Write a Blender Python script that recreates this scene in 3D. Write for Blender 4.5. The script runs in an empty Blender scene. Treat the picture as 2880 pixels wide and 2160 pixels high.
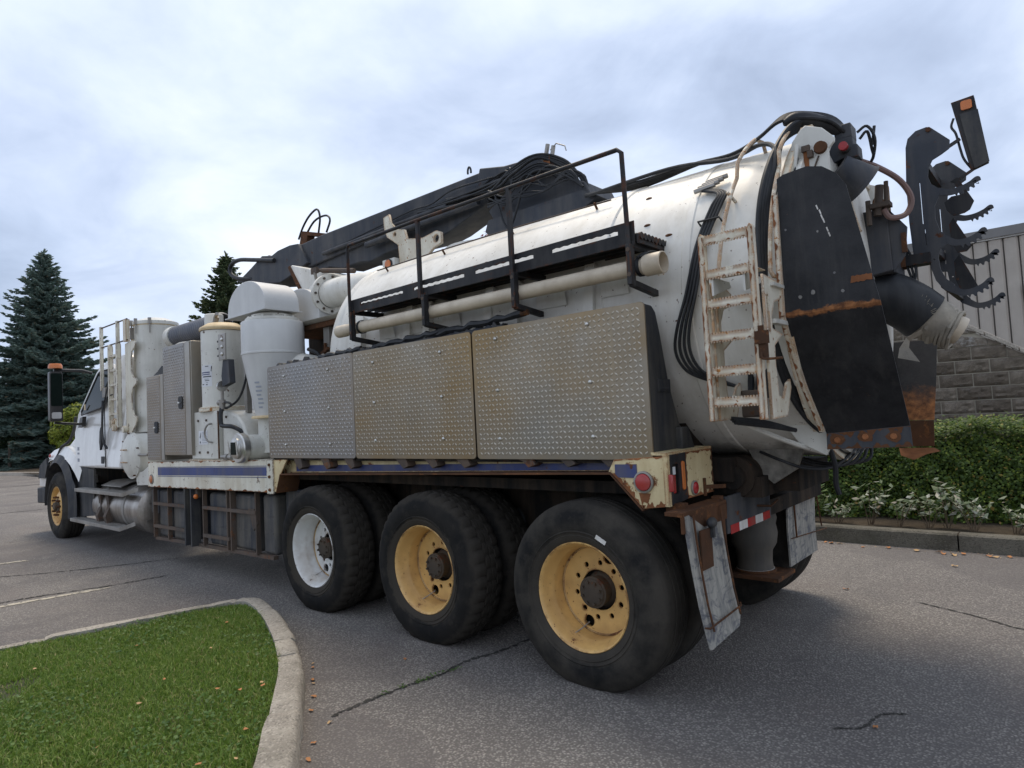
import bpy, bmesh, math, random
import numpy as np
from mathutils import Vector, Matrix, Euler
random.seed(7); rng = np.random.default_rng(7)
PI = math.pi; rad = math.radians
SC = bpy.context.scene
COL = SC.collection

# ---------------------------------------------------------------- camera
cam_d = bpy.data.cameras.new('camera'); cam = bpy.data.objects.new('camera', cam_d); COL.objects.link(cam)
cam_d.sensor_width = 36.0; cam_d.lens = 22.795; cam_d.clip_start = 0.05; cam_d.clip_end = 2000
def cam_matrix(loc, yaw, pitch, roll):
    f = Vector((math.sin(yaw)*math.cos(pitch), math.cos(yaw)*math.cos(pitch), math.sin(pitch)))
    r = Vector((math.cos(yaw), -math.sin(yaw), 0)); u = r.cross(f)
    c, s = math.cos(roll), math.sin(roll)
    r, u = c*r+s*u, -s*r+c*u
    m = Matrix((r, u, -f)).transposed().to_4x4(); m.translation = loc
    return m
cam.matrix_world = cam_matrix(Vector((2.173, -3.009, 1.523)), rad(-40.956), rad(2.935), rad(-2.956))
SC.camera = cam

# ---------------------------------------------------------------- sky and light
SUN_EL, SUN_AZ = rad(66), rad(-50)        # the sun stands behind the truck, veiled by cloud
W = bpy.data.worlds.new('World'); SC.world = W; W.use_nodes = True
nt = W.node_tree; N = nt.nodes; L = nt.links; N.clear()
def wn(t, **k):
    n = N.new(t)
    for a, b in k.items(): setattr(n, a, b)
    return n
out = wn('ShaderNodeOutputWorld'); bg = wn('ShaderNodeBackground'); bg.inputs['Strength'].default_value = 0.083
sky = wn('ShaderNodeTexSky', sky_type='NISHITA', sun_disc=False, sun_elevation=SUN_EL, sun_rotation=SUN_AZ)
tc = wn('ShaderNodeTexCoord'); sp = wn('ShaderNodeSeparateXYZ'); L.new(tc.outputs['Generated'], sp.inputs[0])
den = wn('ShaderNodeMath', operation='MULTIPLY_ADD'); L.new(sp.outputs['Z'], den.inputs[0]); den.inputs[1].default_value = 1.0; den.inputs[2].default_value = 0.30
den2 = wn('ShaderNodeMath', operation='MAXIMUM'); L.new(den.outputs[0], den2.inputs[0]); den2.inputs[1].default_value = 0.12
cx = wn('ShaderNodeMath', operation='DIVIDE'); L.new(sp.outputs['X'], cx.inputs[0]); L.new(den2.outputs[0], cx.inputs[1])
cy = wn('ShaderNodeMath', operation='DIVIDE'); L.new(sp.outputs['Y'], cy.inputs[0]); L.new(den2.outputs[0], cy.inputs[1])
cv = wn('ShaderNodeCombineXYZ'); L.new(cx.outputs[0], cv.inputs[0]); L.new(cy.outputs[0], cv.inputs[1])
def wnoise(scale, detail, rough, off, dist=0.0):
    mp = wn('ShaderNodeMapping'); mp.inputs['Location'].default_value = off; L.new(cv.outputs[0], mp.inputs[0])
    n = wn('ShaderNodeTexNoise'); n.inputs['Scale'].default_value = scale; n.inputs['Detail'].default_value = detail
    n.inputs['Roughness'].default_value = rough; n.inputs['Distortion'].default_value = dist
    L.new(mp.outputs[0], n.inputs['Vector']); return n
def wramp(src, stops):
    r = wn('ShaderNodeValToRGB'); cr = r.color_ramp
    while len(cr.elements) < len(stops): cr.elements.new(0.5)
    for e, (p, c) in zip(cr.elements, stops): e.position = p; e.color = (*c, 1)
    L.new(src, r.inputs[0]); return r
n1 = wnoise(0.85, 6, 0.48, (3.1, 1.7, 0), 0.35)      # broad cloud masses
n2 = wnoise(2.6, 8, 0.58, (9.4, 4.2, 0), 0.5)       # billows
mixn = wn('ShaderNodeMix', data_type='FLOAT'); mixn.inputs[0].default_value = 0.26
L.new(n1.outputs['Fac'], mixn.inputs[2]); L.new(n2.outputs['Fac'], mixn.inputs[3])
CLOUD = wramp(mixn.outputs[0], [(0.37, (3.3, 3.9, 5.15)), (0.44, (4.35, 5.1, 6.6)), (0.51, (5.7, 6.45, 7.9)), (0.60, (7.5, 8.0, 8.8))])
cover = wramp(n1.outputs['Fac'], [(0.30, (0.80,)*3), (0.52, (0.97,)*3)])
mx = wn('ShaderNodeMix', data_type='RGBA'); L.new(cover.outputs[0], mx.inputs[0])
L.new(sky.outputs[0], mx.inputs[6]); L.new(CLOUD.outputs[0], mx.inputs[7])
L.new(mx.outputs[2], bg.inputs['Color']); L.new(bg.outputs[0], out.inputs[0])

sun_d = bpy.data.lights.new('sun', 'SUN'); sun_d.energy = 1.5; sun_d.angle = rad(22); sun_d.color = (1, 0.86, 0.68)
sun = bpy.data.objects.new('sun', sun_d); COL.objects.link(sun)
sd = Vector((math.sin(SUN_AZ)*math.cos(SUN_EL), math.cos(SUN_AZ)*math.cos(SUN_EL), math.sin(SUN_EL)))
sun.rotation_euler = sd.to_track_quat('Z', 'Y').to_euler(); sun.location = (5, 15, 25)
SC.view_settings.view_transform = 'Standard'; SC.view_settings.look = 'None'
SC.view_settings.exposure = 0.80; SC.view_settings.gamma = 1.0
SC.render.engine = 'CYCLES'; SC.cycles.use_denoising = True; SC.cycles.max_bounces = 6
SC.cycles.diffuse_bounces = 3; SC.cycles.glossy_bounces = 3; SC.cycles.transmission_bounces = 4; SC.cycles.transparent_max_bounces = 6

# ---------------------------------------------------------------- materials
def srgb(r, g, b):
    f = lambda v: (v/255/12.92) if v/255 <= 0.04045 else ((v/255+0.055)/1.055)**2.4
    return (f(r), f(g), f(b))
MATS = {}
class NT:
    def __init__(s, name):
        s.m = bpy.data.materials.new(name); s.m.use_nodes = True; s.t = s.m.node_tree; s.t.nodes.clear()
        s.out = s.n('ShaderNodeOutputMaterial'); s.b = s.n('ShaderNodeBsdfPrincipled'); s.l(s.b.outputs[0], s.out.inputs[0])
        s.tc = s.n('ShaderNodeTexCoord').outputs['Object']; MATS[name] = s.m
    def n(s, t, **k):
        x = s.t.nodes.new(t)
        for a, b in k.items(): setattr(x, a, b)
        return x
    def l(s, a, b): s.t.links.new(a, b)
    def mapv(s, sc, loc=(0,0,0), src=None):
        m = s.n('ShaderNodeMapping'); m.inputs['Scale'].default_value = sc; m.inputs['Location'].default_value = loc
        s.l(src or s.tc, m.inputs[0]); return m.outputs[0]
    def noise(s, scale, detail=4, rough=0.5, vec=None, dist=0.0):
        x = s.n('ShaderNodeTexNoise'); x.inputs['Scale'].default_value = scale; x.inputs['Detail'].default_value = detail
        x.inputs['Roughness'].default_value = rough; x.inputs['Distortion'].default_value = dist
        s.l(vec or s.tc, x.inputs['Vector']); return x.outputs['Fac']
    def voro(s, scale, feature='F1', vec=None, out='Distance', rnd=1.0):
        x = s.n('ShaderNodeTexVoronoi', feature=feature); x.inputs['Scale'].default_value = scale
        x.inputs['Randomness'].default_value = rnd
        s.l(vec or s.tc, x.inputs['Vector']); return x.outputs[out]
    def ramp(s, src, stops, interp='LINEAR'):
        r = s.n('ShaderNodeValToRGB'); cr = r.color_ramp; cr.interpolation = interp
        while len(cr.elements) < len(stops): cr.elements.new(0.5)
        for e, (p, c) in zip(cr.elements, stops):
            e.position = p; e.color = (c, c, c, 1) if isinstance(c, (int, float)) else (*c, 1)
        s.l(src, r.inputs[0]); return r.outputs[0]
    def mix(s, f, a, b, bt='MIX'):
        m = s.n('ShaderNodeMix', data_type='RGBA', blend_type=bt)
        for i, v in ((0, f), (6, a), (7, b)):
            if hasattr(v, 'is_output') or hasattr(v, 'links'): s.l(v, m.inputs[i])
            elif i == 0: m.inputs[0].default_value = v
            else: m.inputs[i].default_value = (*v, 1)
        return m.outputs[2]
    def math(s, op, a, b=0.0, c=None):
        m = s.n('ShaderNodeMath', operation=op)
        for i, v in enumerate((a, b) if c is None else (a, b, c)):
            if hasattr(v, 'links'): s.l(v, m.inputs[i])
            else: m.inputs[i].default_value = v
        return m.outputs[0]
    def bump(s, h, strength=0.3, dist=0.01):
        x = s.n('ShaderNodeBump'); x.inputs['Strength'].default_value = strength; x.inputs['Distance'].default_value = dist
        s.l(h, x.inputs['Height']); s.l(x.outputs[0], s.b.inputs['Normal']); return x
    def set(s, **k):
        nm = dict(col='Base Color', rough='Roughness', metal='Metallic', spec='Specular IOR Level', alpha='Alpha', coat='Coat Weight',
                  trans='Transmission Weight', sss='Subsurface Weight', ior='IOR')
        for a, v in k.items():
            i = s.b.inputs[nm[a]]
            if hasattr(v, 'links'): s.l(v, i)
            elif isinstance(v, tuple): i.default_value = (*v, 1)
            else: i.default_value = v
        return s.m
RUST1, RUST2 = (0.16, 0.055, 0.018), (0.045, 0.02, 0.012)
def paint(name, col, rough=0.45, metal=0.0, var=0.12, dirt=0.25, dirtcol=(0.16, 0.14, 0.11), rust=0.0, edge=0.0, spots=0.0,
          streak=True, bump=0.05, rscale=7.0, off=(0, 0, 0), coat=0.0, spec=0.5, grease=False, rustcols=(RUST1, RUST2)):
    """weathered coat of paint: broad tone change, runs of dirt, rust patches, rusted edges, chips"""
    t = NT(name); v = t.mapv((1, 1, 1), off)
    a = tuple(c*(1-var) for c in col); b = tuple(min(1, c*(1+var*0.6)) for c in col)
    c = t.mix(t.ramp(t.noise(1.7, 5, 0.6, v), [(0.35, 0.0), (0.65, 1.0)]), a, b)
    r = rough
    if dirt:
        sv = t.mapv((5, 5, 0.55) if streak else (3, 3, 3), off)
        d = t.math('MULTIPLY', t.ramp(t.noise(1.6, 7, 0.65, sv), [(0.43, 0.0), (0.68, 1.0)]), dirt)
        d2 = t.math('MULTIPLY', t.ramp(t.noise(2.3, 6, 0.7, v), [(0.48, 0.0), (0.70, 1.0)]), dirt*0.8)
        c = t.mix(d, c, dirtcol); c = t.mix(d2, c, dirtcol)
    if grease:
        sx = t.n('ShaderNodeSeparateXYZ'); t.l(t.tc, sx.inputs[0])
        gz = t.math('MULTIPLY_ADD', t.noise(5, 8, 0.7, v), 0.9, t.math('MULTIPLY_ADD', sx.outputs['Z'], -2.6, 3.05))
        gx = t.ramp(sx.outputs['X'], [(0.30, 0.0), (0.55, 1.0)])
        c = t.mix(t.math('MULTIPLY', t.math('MULTIPLY', t.ramp(gz, [(0.05, 0.0), (0.40, 1.0)]), gx), 0.93), c, (0.016, 0.013, 0.010))
    mask = None
    if rust:
        lo = 0.655-0.24*rust
        mask = t.ramp(t.noise(rscale, 9, 0.72, v), [(lo, 0.0), (lo+0.05, 1.0)])
    if edge:
        bv = t.n('ShaderNodeBevel', samples=3); bv.inputs['Radius'].default_value = 0.02
        ge = t.n('ShaderNodeNewGeometry'); dt = t.n('ShaderNodeVectorMath', operation='DOT_PRODUCT')
        t.l(bv.outputs[0], dt.inputs[0]); t.l(ge.outputs['Normal'], dt.inputs[1])
        e = t.ramp(t.math('SUBTRACT', 1.0, dt.outputs['Value']), [(0.004, 0.0), (0.06, 1.0)])
        lo = 0.58-0.20*edge
        e = t.math('MULTIPLY', e, t.ramp(t.noise(11, 8, 0.7, v), [(lo, 0.0), (lo+0.08, 1.0)]))
        mask = e if mask is None else t.math('MAXIMUM', mask, e)
    if spots:
        sp_ = t.ramp(t.noise(38, 3, 0.6, v), [(0.70-0.06*spots, 0.0), (0.725-0.06*spots, 1.0)])
        mask = sp_ if mask is None else t.math('MAXIMUM', mask, sp_)
    if mask is not None:
        rc = t.mix(t.ramp(t.noise(24, 5, 0.65, v), [(0.35, 0.0), (0.7, 1.0)]), rustcols[1], rustcols[0])
        c = t.mix(mask, c, rc); r = t.ramp(mask, [(0, rough), (1, 0.9)])
        if metal: t.set(metal=t.ramp(mask, [(0, metal), (1, 0.0)]))
    elif metal: t.set(metal=metal)
    if bump:
        h = t.noise(60, 4, 0.6, v)
        if mask is not None: h = t.math('MULTIPLY_ADD', mask, -0.6, h)
        t.bump(h, bump, 0.004)
    return t.set(col=c, rough=r, coat=coat, spec=spec)

WHITE = (0.70, 0.70, 0.68)
paint('white_tank', (0.74, 0.72, 0.66), 0.5, dirt=0.3, dirtcol=(0.36, 0.31, 0.22), spots=0.22, bump=0.02, grease=True)
paint('white_machine', (0.64, 0.63, 0.575), 0.4, dirt=0.3, dirtcol=(0.30, 0.28, 0.23), spots=0.2, rust=0.08, bump=0.02, off=(3, 1, 5))
paint('white_galv', (0.57, 0.57, 0.555), 0.5, dirt=0.2, dirtcol=(0.36, 0.36, 0.36), bump=0.02, off=(7, 2, 1))
paint('white_cab', (0.74, 0.73, 0.70), 0.28, dirt=0.22, dirtcol=(0.34, 0.31, 0.28), bump=0.0, off=(2, 8, 1), coat=0.4)
paint('white_rusty', (0.72, 0.68, 0.56), 0.5, dirt=0.5, dirtcol=(0.33, 0.24, 0.12), rust=0.14, edge=0.9, spots=0.7, bump=0.12, off=(1, 5, 2), rustcols=((0.50, 0.22, 0.05), (0.15, 0.055, 0.02)))
paint('cream_rusty', (0.68, 0.57, 0.33), 0.5, dirt=0.45, dirtcol=(0.34, 0.21, 0.08), rust=0.36, edge=1.0, spots=0.5, bump=0.12, off=(4, 4, 9), rustcols=((0.36, 0.13, 0.03), (0.10, 0.035, 0.015)))
paint('white_rail', (0.72, 0.69, 0.58), 0.45, dirt=0.45, dirtcol=(0.38, 0.29, 0.16), rust=0.2, edge=0.7, spots=0.3, bump=0.08, off=(9, 4, 2))
paint('rust_heavy', (0.125, 0.058, 0.030), 0.9, var=0.4, dirt=0.7, dirtcol=(0.05, 0.032, 0.022), rust=0.45, rscale=14, bump=0.5, streak=False, spec=0.2, rustcols=((0.24, 0.10, 0.04), (0.10, 0.045, 0.02)))
paint('rust_orange', (0.30, 0.125, 0.055), 0.9, var=0.4, dirt=0.8, dirtcol=(0.12, 0.05, 0.025), bump=0.3, streak=False, spec=0.2)
paint('black_steel', (0.016, 0.0165, 0.019), 0.55, spec=0.25, var=0.3, dirt=0.45, dirtcol=(0.075, 0.07, 0.065), rust=0.08, edge=0.35, bump=0.1)
paint('black_boom', (0.038, 0.043, 0.053), 0.6, spec=0.3, var=0.3, dirt=0.6, dirtcol=(0.10, 0.095, 0.09), rust=0.12, bump=0.12, off=(5, 3, 1))  # black lifted to blue-grey, lens flare taken into the paint colour
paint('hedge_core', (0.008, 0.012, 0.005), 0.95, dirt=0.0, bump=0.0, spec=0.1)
paint('black_plastic', (0.026, 0.029, 0.036), 0.6, spec=0.25, var=0.25, dirt=0.5, dirtcol=(0.13, 0.12, 0.10), bump=0.05)
paint('poly_tank', (0.038, 0.044, 0.056), 0.6, spec=0.25, var=0.3, dirt=0.7, dirtcol=(0.16, 0.145, 0.12), bump=0.1, off=(1, 1, 7))
paint('frame_dark', (0.014, 0.0135, 0.013), 0.8, spec=0.15, var=0.3, dirt=0.7, dirtcol=(0.07, 0.05, 0.035), rust=0.15, bump=0.2)
paint('cage_rusty', (0.075, 0.06, 0.05), 0.8, var=0.3, dirt=0.7, dirtcol=(0.13, 0.085, 0.055), rust=0.35, bump=0.25, rustcols=((0.22, 0.09, 0.04), (0.07, 0.035, 0.02)))
paint('rubber_hose', (0.014, 0.0155, 0.018), 0.5, spec=0.3, var=0.3, dirt=0.4, dirtcol=(0.07, 0.07, 0.07), bump=0.05)
paint('grey_duct', (0.115, 0.125, 0.15), 0.55, var=0.2, dirt=0.4, dirtcol=(0.20, 0.19, 0.18), bump=0.05)
paint('red_hose', (0.22, 0.13, 0.11), 0.6, var=0.2, dirt=0.5, dirtcol=(0.12, 0.10, 0.09), bump=0.05)
paint('rim_cream', (0.70, 0.44, 0.155), 0.45, var=0.12, dirt=0.5, dirtcol=(0.40, 0.22, 0.08), rust=0.10, edge=0.5, spots=0.4, streak=False, bump=0.06, rustcols=((0.24, 0.09, 0.03), (0.08, 0.03, 0.015)))
paint('rim_white', (0.72, 0.72, 0.70), 0.4, var=0.08, dirt=0.4, dirtcol=(0.32, 0.24, 0.16), rust=0.07, edge=0.3, streak=False, bump=0.03)
paint('hub_dirty', (0.065, 0.05, 0.036), 0.85, var=0.3, dirt=0.5, dirtcol=(0.11, 0.075, 0.045), rust=0.25, bump=0.4, streak=False)
paint('steel_bright', (0.62, 0.61, 0.58), 0.32, metal=0.85, var=0.15, dirt=0.35, dirtcol=(0.25, 0.22, 0.18), bump=0.03)
paint('steel_dull', (0.36, 0.345, 0.32), 0.5, metal=0.6, var=0.2, dirt=0.5, dirtcol=(0.16, 0.13, 0.10), rust=0.05, bump=0.1)
paint('alu_tank', (0.42, 0.395, 0.365), 0.36, metal=0.8, var=0.25, dirt=0.75, dirtcol=(0.14, 0.11, 0.085), bump=0.05)
paint('blue_stripe', (0.022, 0.042, 0.17), 0.45, var=0.2, dirt=0.55, dirtcol=(0.11, 0.10, 0.10), rust=0.06, bump=0.03)
paint('beige_tube', (0.60, 0.52, 0.40), 0.5, var=0.12, dirt=0.5, dirtcol=(0.30, 0.235, 0.165), bump=0.06, streak=False)
paint('flap_grey', (0.27, 0.26, 0.235), 0.75, var=0.35, dirt=0.95, dirtcol=(0.075, 0.078, 0.092), bump=0.15)
paint('rim_rusty', (0.52, 0.35, 0.16), 0.6, var=0.3, dirt=0.7, dirtcol=(0.2, 0.1, 0.04), rust=0.5, streak=False, bump=0.2, rustcols=((0.22, 0.085, 0.03), (0.08, 0.035, 0.018)))
paint('spring_rubber', (0.085, 0.078, 0.068), 0.8, var=0.3, dirt=0.6, dirtcol=(0.15, 0.125, 0.095), bump=0.1)
paint('torn_cloth', (0.40, 0.36, 0.29), 0.9, var=0.35, dirt=0.6, dirtcol=(0.12, 0.11, 0.095), bump=0.5, streak=False)
paint('lens_red', (0.40, 0.018, 0.022), 0.25, var=0.2, dirt=0.25, bump=0.0)
paint('lens_amber', (0.62, 0.17, 0.03), 0.3, var=0.2, dirt=0.3, bump=0.0)
paint('decal_white', (0.66, 0.67, 0.69), 0.5, dirt=0.2, dirtcol=(0.4, 0.4, 0.38), bump=0.0)
paint('decal_dark', (0.05, 0.055, 0.07), 0.6, dirt=0.2, bump=0.0)
paint('decal_faded', (0.34, 0.37, 0.43), 0.6, dirt=0.3, bump=0.0)
paint('mirror_back', (0.015, 0.015, 0.017), 0.4, dirt=0.2, bump=0.0)
paint('reflective_white', (0.70, 0.68, 0.64), 0.5, dirt=0.5, bump=0.0)
paint('greasy_white', (0.42, 0.39, 0.33), 0.55, var=0.3, dirt=0.95, dirtcol=(0.03, 0.026, 0.02), rust=0.1, streak=False, bump=0.1)
paint('seal_tan', (0.70, 0.55, 0.33), 0.6, dirt=0.4, dirtcol=(0.4, 0.27, 0.12), rust=0.08, bump=0.1)

def diamond_mat(name, tint, stain, off):
    t = NT(name); v = t.mapv((1, 1, 1), off)
    c = t.mix(t.ramp(t.noise(1.3, 5, 0.6, v), [(0.35, 0.0), (0.68, 1.0)]), tuple(x*0.82 for x in tint), tint)
    st = t.ramp(t.noise(0.85, 6, 0.62, t.mapv((1.0, 1, 1.2), off)), [(0.36, 0.0), (0.62, 1.0)])
    c = t.mix(t.math('MULTIPLY', st, stain), c, (0.25, 0.17, 0.078))
    run = t.ramp(t.noise(2.0, 6, 0.6, t.mapv((7, 7, 0.35), off)), [(0.58, 0.0), (0.80, 1.0)])
    c = t.mix(t.math('MULTIPLY', run, 0.45), c, (0.33, 0.27, 0.18))
    t.bump(t.noise(90, 3, 0.5, v), 0.05, 0.002)
    return t.set(col=c, metal=t.ramp(st, [(0, 0.88), (1, 0.62)]), rough=t.ramp(t.noise(3, 5, 0.6, v), [(0.3, 0.30), (0.75, 0.5)]))
diamond_mat('diamond_plate', (0.285, 0.262, 0.222), 0.95, (0, 0, 0))
diamond_mat('diamond_grey', (0.27, 0.26, 0.25), 0.6, (4, 2, 1))
diamond_mat('cabinet_steel', (0.36, 0.345, 0.315), 0.5, (8, 2, 1))

diamond_mat('lug_worn_glint', (0.55, 0.505, 0.43), 0.35, (0, 0, 0))  # raised lugs in brighter metal: highlight painted in, partly polish from wear
diamond_mat('lug_worn_glint_grey', (0.46, 0.445, 0.43), 0.2, (4, 2, 1))
def tyre_mat(name, dark, mid, dust, amt):
    t = NT(name); sep = t.n('ShaderNodeSeparateXYZ'); t.l(t.tc, sep.inputs[0])
    c = t.mix(t.ramp(t.noise(3.0, 8, 0.66), [(0.40, 0.0), (0.60, 1.0)]), dark, mid)
    rr = t.math('SQRT', t.math('ADD', t.math('MULTIPLY', sep.outputs['X'], sep.outputs['X']), t.math('MULTIPLY', sep.outputs['Z'], sep.outputs['Z'])))
    q = t.math('MULTIPLY_ADD', t.noise(4.5, 8, 0.68), 0.16, t.math('SUBTRACT', rr, 0.08))       # dust caked round the rim, edge eaten by rain
    ring = t.ramp(q, [(0.355, 1.0), (0.372, 0.0)]); shoulder = t.ramp(q, [(0.475, 0.0), (0.50, 1.0)])
    c = t.mix(t.math('MULTIPLY', ring, amt), c, dust); c = t.mix(t.math('MULTIPLY', shoulder, amt*0.6), c, dust)
    c = t.mix(t.ramp(t.noise(11, 7, 0.72), [(0.54, 0.0), (0.74, 0.5)]), c, dust)
    rib = t.n('ShaderNodeTexWave', wave_type='RINGS', rings_direction='Y'); rib.inputs['Scale'].default_value = 26; rib.inputs['Distortion'].default_value = 0.3; t.l(t.tc, rib.inputs['Vector'])
    t.bump(t.math('MULTIPLY_ADD', rib.outputs['Fac'], 0.35, t.noise(70, 4, 0.6)), 0.2, 0.004)
    return t.set(col=c, rough=0.85, spec=0.15)
tyre_mat('tyre_rubber', (0.011, 0.011, 0.011), (0.022, 0.020, 0.018), (0.060, 0.051, 0.040), 0.7)
tyre_mat('tyre_dusty', (0.013, 0.013, 0.013), (0.048, 0.043, 0.036), (0.062, 0.054, 0.044), 0.5)
def burnt_mats():
    # black skirt whose fold has rusted through along one line, and the far panel rusted bare over its lower part
    for name, z0, z1, lo in (('black_skirt', 1.934, 1.972, False), ('skirt_burnt', 1.44, 1.62, True)):
        t = NT(name); sep = t.n('ShaderNodeSeparateXYZ'); t.l(t.tc, sep.inputs[0])
        base = t.mix(t.ramp(t.noise(3.5, 7, 0.65), [(0.40, 0.0), (0.66, 1.0)]), (0.010, 0.0105, 0.0125), (0.030, 0.030, 0.032))
        base = t.mix(t.math('MULTIPLY', t.ramp(t.noise(2.0, 7, 0.7, t.mapv((6, 6, 0.8))), [(0.52, 0.0), (0.72, 1.0)]), 0.5), base, (0.055, 0.052, 0.048))
        rustc = t.mix(t.ramp(t.noise(22, 7, 0.7), [(0.36, 0.0), (0.66, 1.0)]), (0.10, 0.042, 0.020), (0.34, 0.145, 0.055))
        nz = t.math('MULTIPLY_ADD', t.noise(9, 8, 0.75), 0.09 if not lo else 0.35, -0.045 if not lo else -0.175); zz = t.math('ADD', sep.outputs['Z'], nz)
        if lo: m = t.ramp(t.math('MULTIPLY_ADD', zz, -1.0/(z1-z0), z1/(z1-z0)), [(0.1, 0.0), (0.9, 1.0)])
        else:
            m = t.ramp(t.math('ABSOLUTE', t.math('SUBTRACT', zz, (z0+z1)/2)), [(0.010, 1.0), (0.016, 0.0)])
            sc_ = t.ramp(t.noise(5, 9, 0.75, t.mapv((1, 1, 1), (2, 7, 3))), [(0.66, 0.0), (0.68, 1.0)]); m = t.math('MAXIMUM', m, sc_)
        t.bump(t.math('MULTIPLY_ADD', m, 0.8, t.noise(45, 5, 0.6)), 0.3, 0.004)
        t.set(col=t.mix(m, base, rustc), rough=t.ramp(m, [(0, 0.55), (1, 0.92)]), spec=0.3)
burnt_mats()
def flap_mat():
    t = NT('flap_scuffed')
    a = t.ramp(t.noise(3.0, 8, 0.7, t.mapv((9, 9, 0.9))), [(0.40, 0.0), (0.60, 1.0)]); b = t.ramp(t.noise(4.0, 7, 0.72, t.mapv((1.2, 1.2, 2.6), (3, 1, 7)), 1.5), [(0.50, 0.0), (0.60, 1.0)])
    c = t.mix(a, (0.20, 0.195, 0.18), (0.36, 0.34, 0.295)); c = t.mix(t.math('MULTIPLY', b, 0.8), c, (0.085, 0.09, 0.108))
    t.bump(t.noise(40, 5, 0.6), 0.25, 0.004); return t.set(col=c, rough=0.8)
flap_mat()
def glass_mat():
    t = NT('cab_glass'); return t.set(col=(0.008, 0.014, 0.012), rough=0.12, spec=0.06, coat=0.0)
glass_mat()
def lamp_clear():
    t = NT('lens_clear'); return t.set(col=(0.7, 0.7, 0.7), rough=0.15)
lamp_clear()

def asphalt():
    t = NT('asphalt')
    st = t.n('ShaderNodeTexVoronoi', feature='F1'); st.inputs['Scale'].default_value = 78; t.l(t.tc, st.inputs['Vector'])
    sep = t.n('ShaderNodeSeparateColor'); t.l(st.outputs['Color'], sep.inputs[0])
    stone = t.ramp(sep.outputs[0], [(0.0, (0.14, 0.128, 0.116)), (0.30, (0.225, 0.207, 0.186)), (0.62, (0.30, 0.277, 0.247)), (0.88, (0.37, 0.342, 0.305)), (1.0, (0.44, 0.405, 0.36))])
    binder = t.ramp(st.outputs['Distance'], [(0.30, 0.0), (0.62, 1.0)])
    c = t.mix(binder, stone, (0.085, 0.076, 0.070))
    big = t.ramp(t.noise(0.42, 6, 0.6, dist=0.4), [(0.36, 0.0), (0.66, 1.0)])
    c = t.mix(big, t.mix(0.45, c, (0.125, 0.114, 0.110)), t.mix(0.25, c, (0.35, 0.325, 0.29)))
    stain = t.ramp(t.noise(0.9, 7, 0.62, t.mapv((1, 1, 1), (11, 4, 0)), 0.8), [(0.54, 0.0), (0.72, 1.0)])
    c = t.mix(t.math('MULTIPLY', stain, 0.55), c, (0.085, 0.076, 0.076))
    rosy = t.ramp(t.noise(1.4, 4, 0.6, t.mapv((1, 1, 1), (3, 14, 0))), [(0.55, 0.0), (0.8, 1.0)])
    c = t.mix(t.math('MULTIPLY', rosy, 0.3), c, (0.19, 0.145, 0.125))
    tar = t.ramp(t.noise(0.33, 8, 0.6, t.mapv((1, 1, 1), (21, 33, 0)), 1.2), [(0.555, 0.0), (0.575, 1.0)])      # sealed patches with an edge
    c = t.mix(t.math('MULTIPLY', tar, 0.42), c, (0.105, 0.095, 0.092))
    trk = t.ramp(t.noise(1.0, 6, 0.6, t.mapv((0.10, 1.1, 1), (4, 9, 0))), [(0.52, 0.0), (0.66, 1.0)])               # worn tracks along the lane
    c = t.mix(t.math('MULTIPLY', trk, 0.35), c, (0.115, 0.103, 0.098))
    h = t.math('MULTIPLY_ADD', binder, -1.0, t.noise(30, 4, 0.6))
    t.bump(h, 0.75, 0.006)
    return t.set(col=c, rough=t.ramp(stain, [(0, 0.86), (1, 0.7)]), spec=0.35)
asphalt()
def concrete(name, a, b, moss=0.2):
    t = NT(name)
    c = t.mix(t.ramp(t.noise(3.2, 8, 0.68), [(0.36, 0.0), (0.64, 1.0)]), a, b)
    vo = t.n('ShaderNodeTexVoronoi'); vo.inputs['Scale'].default_value = 95; t.l(t.tc, vo.inputs['Vector'])
    sep = t.n('ShaderNodeSeparateColor'); t.l(vo.outputs['Color'], sep.inputs[0])
    c = t.mix(t.ramp(sep.outputs[0], [(0.70, 0.0), (1.0, 0.5)]), c, tuple(min(1, x*1.25) for x in b))
    c = t.mix(t.ramp(sep.outputs[1], [(0.72, 0.0), (1.0, 0.55)]), c, tuple(x*0.45 for x in a))
    c = t.mix(t.math('MULTIPLY', t.ramp(t.noise(1.7, 7, 0.7, t.mapv((1, 1, 1), (5, 2, 8))), [(0.52, 0.0), (0.74, 1.0)]), moss), c, (0.085, 0.082, 0.055))
    t.bump(t.math('MULTIPLY_ADD', vo.outputs['Distance'], -0.7, t.noise(26, 6, 0.7)), 0.6, 0.008)
    return t.set(col=c, rough=0.92, spec=0.2)
concrete('kerb_concrete', (0.25, 0.228, 0.195), (0.39, 0.36, 0.31), 0.45)
concrete('kerb_dark', (0.085, 0.078, 0.062), (0.15, 0.138, 0.112), 0.6)
concrete('coping_concrete', (0.36, 0.32, 0.27), (0.50, 0.45, 0.385), 0.1)
concrete('soil', (0.035, 0.027, 0.019), (0.075, 0.058, 0.04), 0.3)
def line_paint(name, colr, wear):
    t = NT(name)
    f = t.ramp(t.noise(16, 8, 0.75), [(wear, 0.0), (wear+0.06, 1.0)])
    c = t.mix(f, (0.085, 0.08, 0.078), colr); t.bump(t.noise(60, 5, 0.7), 0.6, 0.006)
    return t.set(col=c, rough=0.88)
line_paint('line_faded', (0.42, 0.38, 0.30), 0.42)
line_paint('crack_fill', (0.028, 0.026, 0.022), 0.36)
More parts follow.
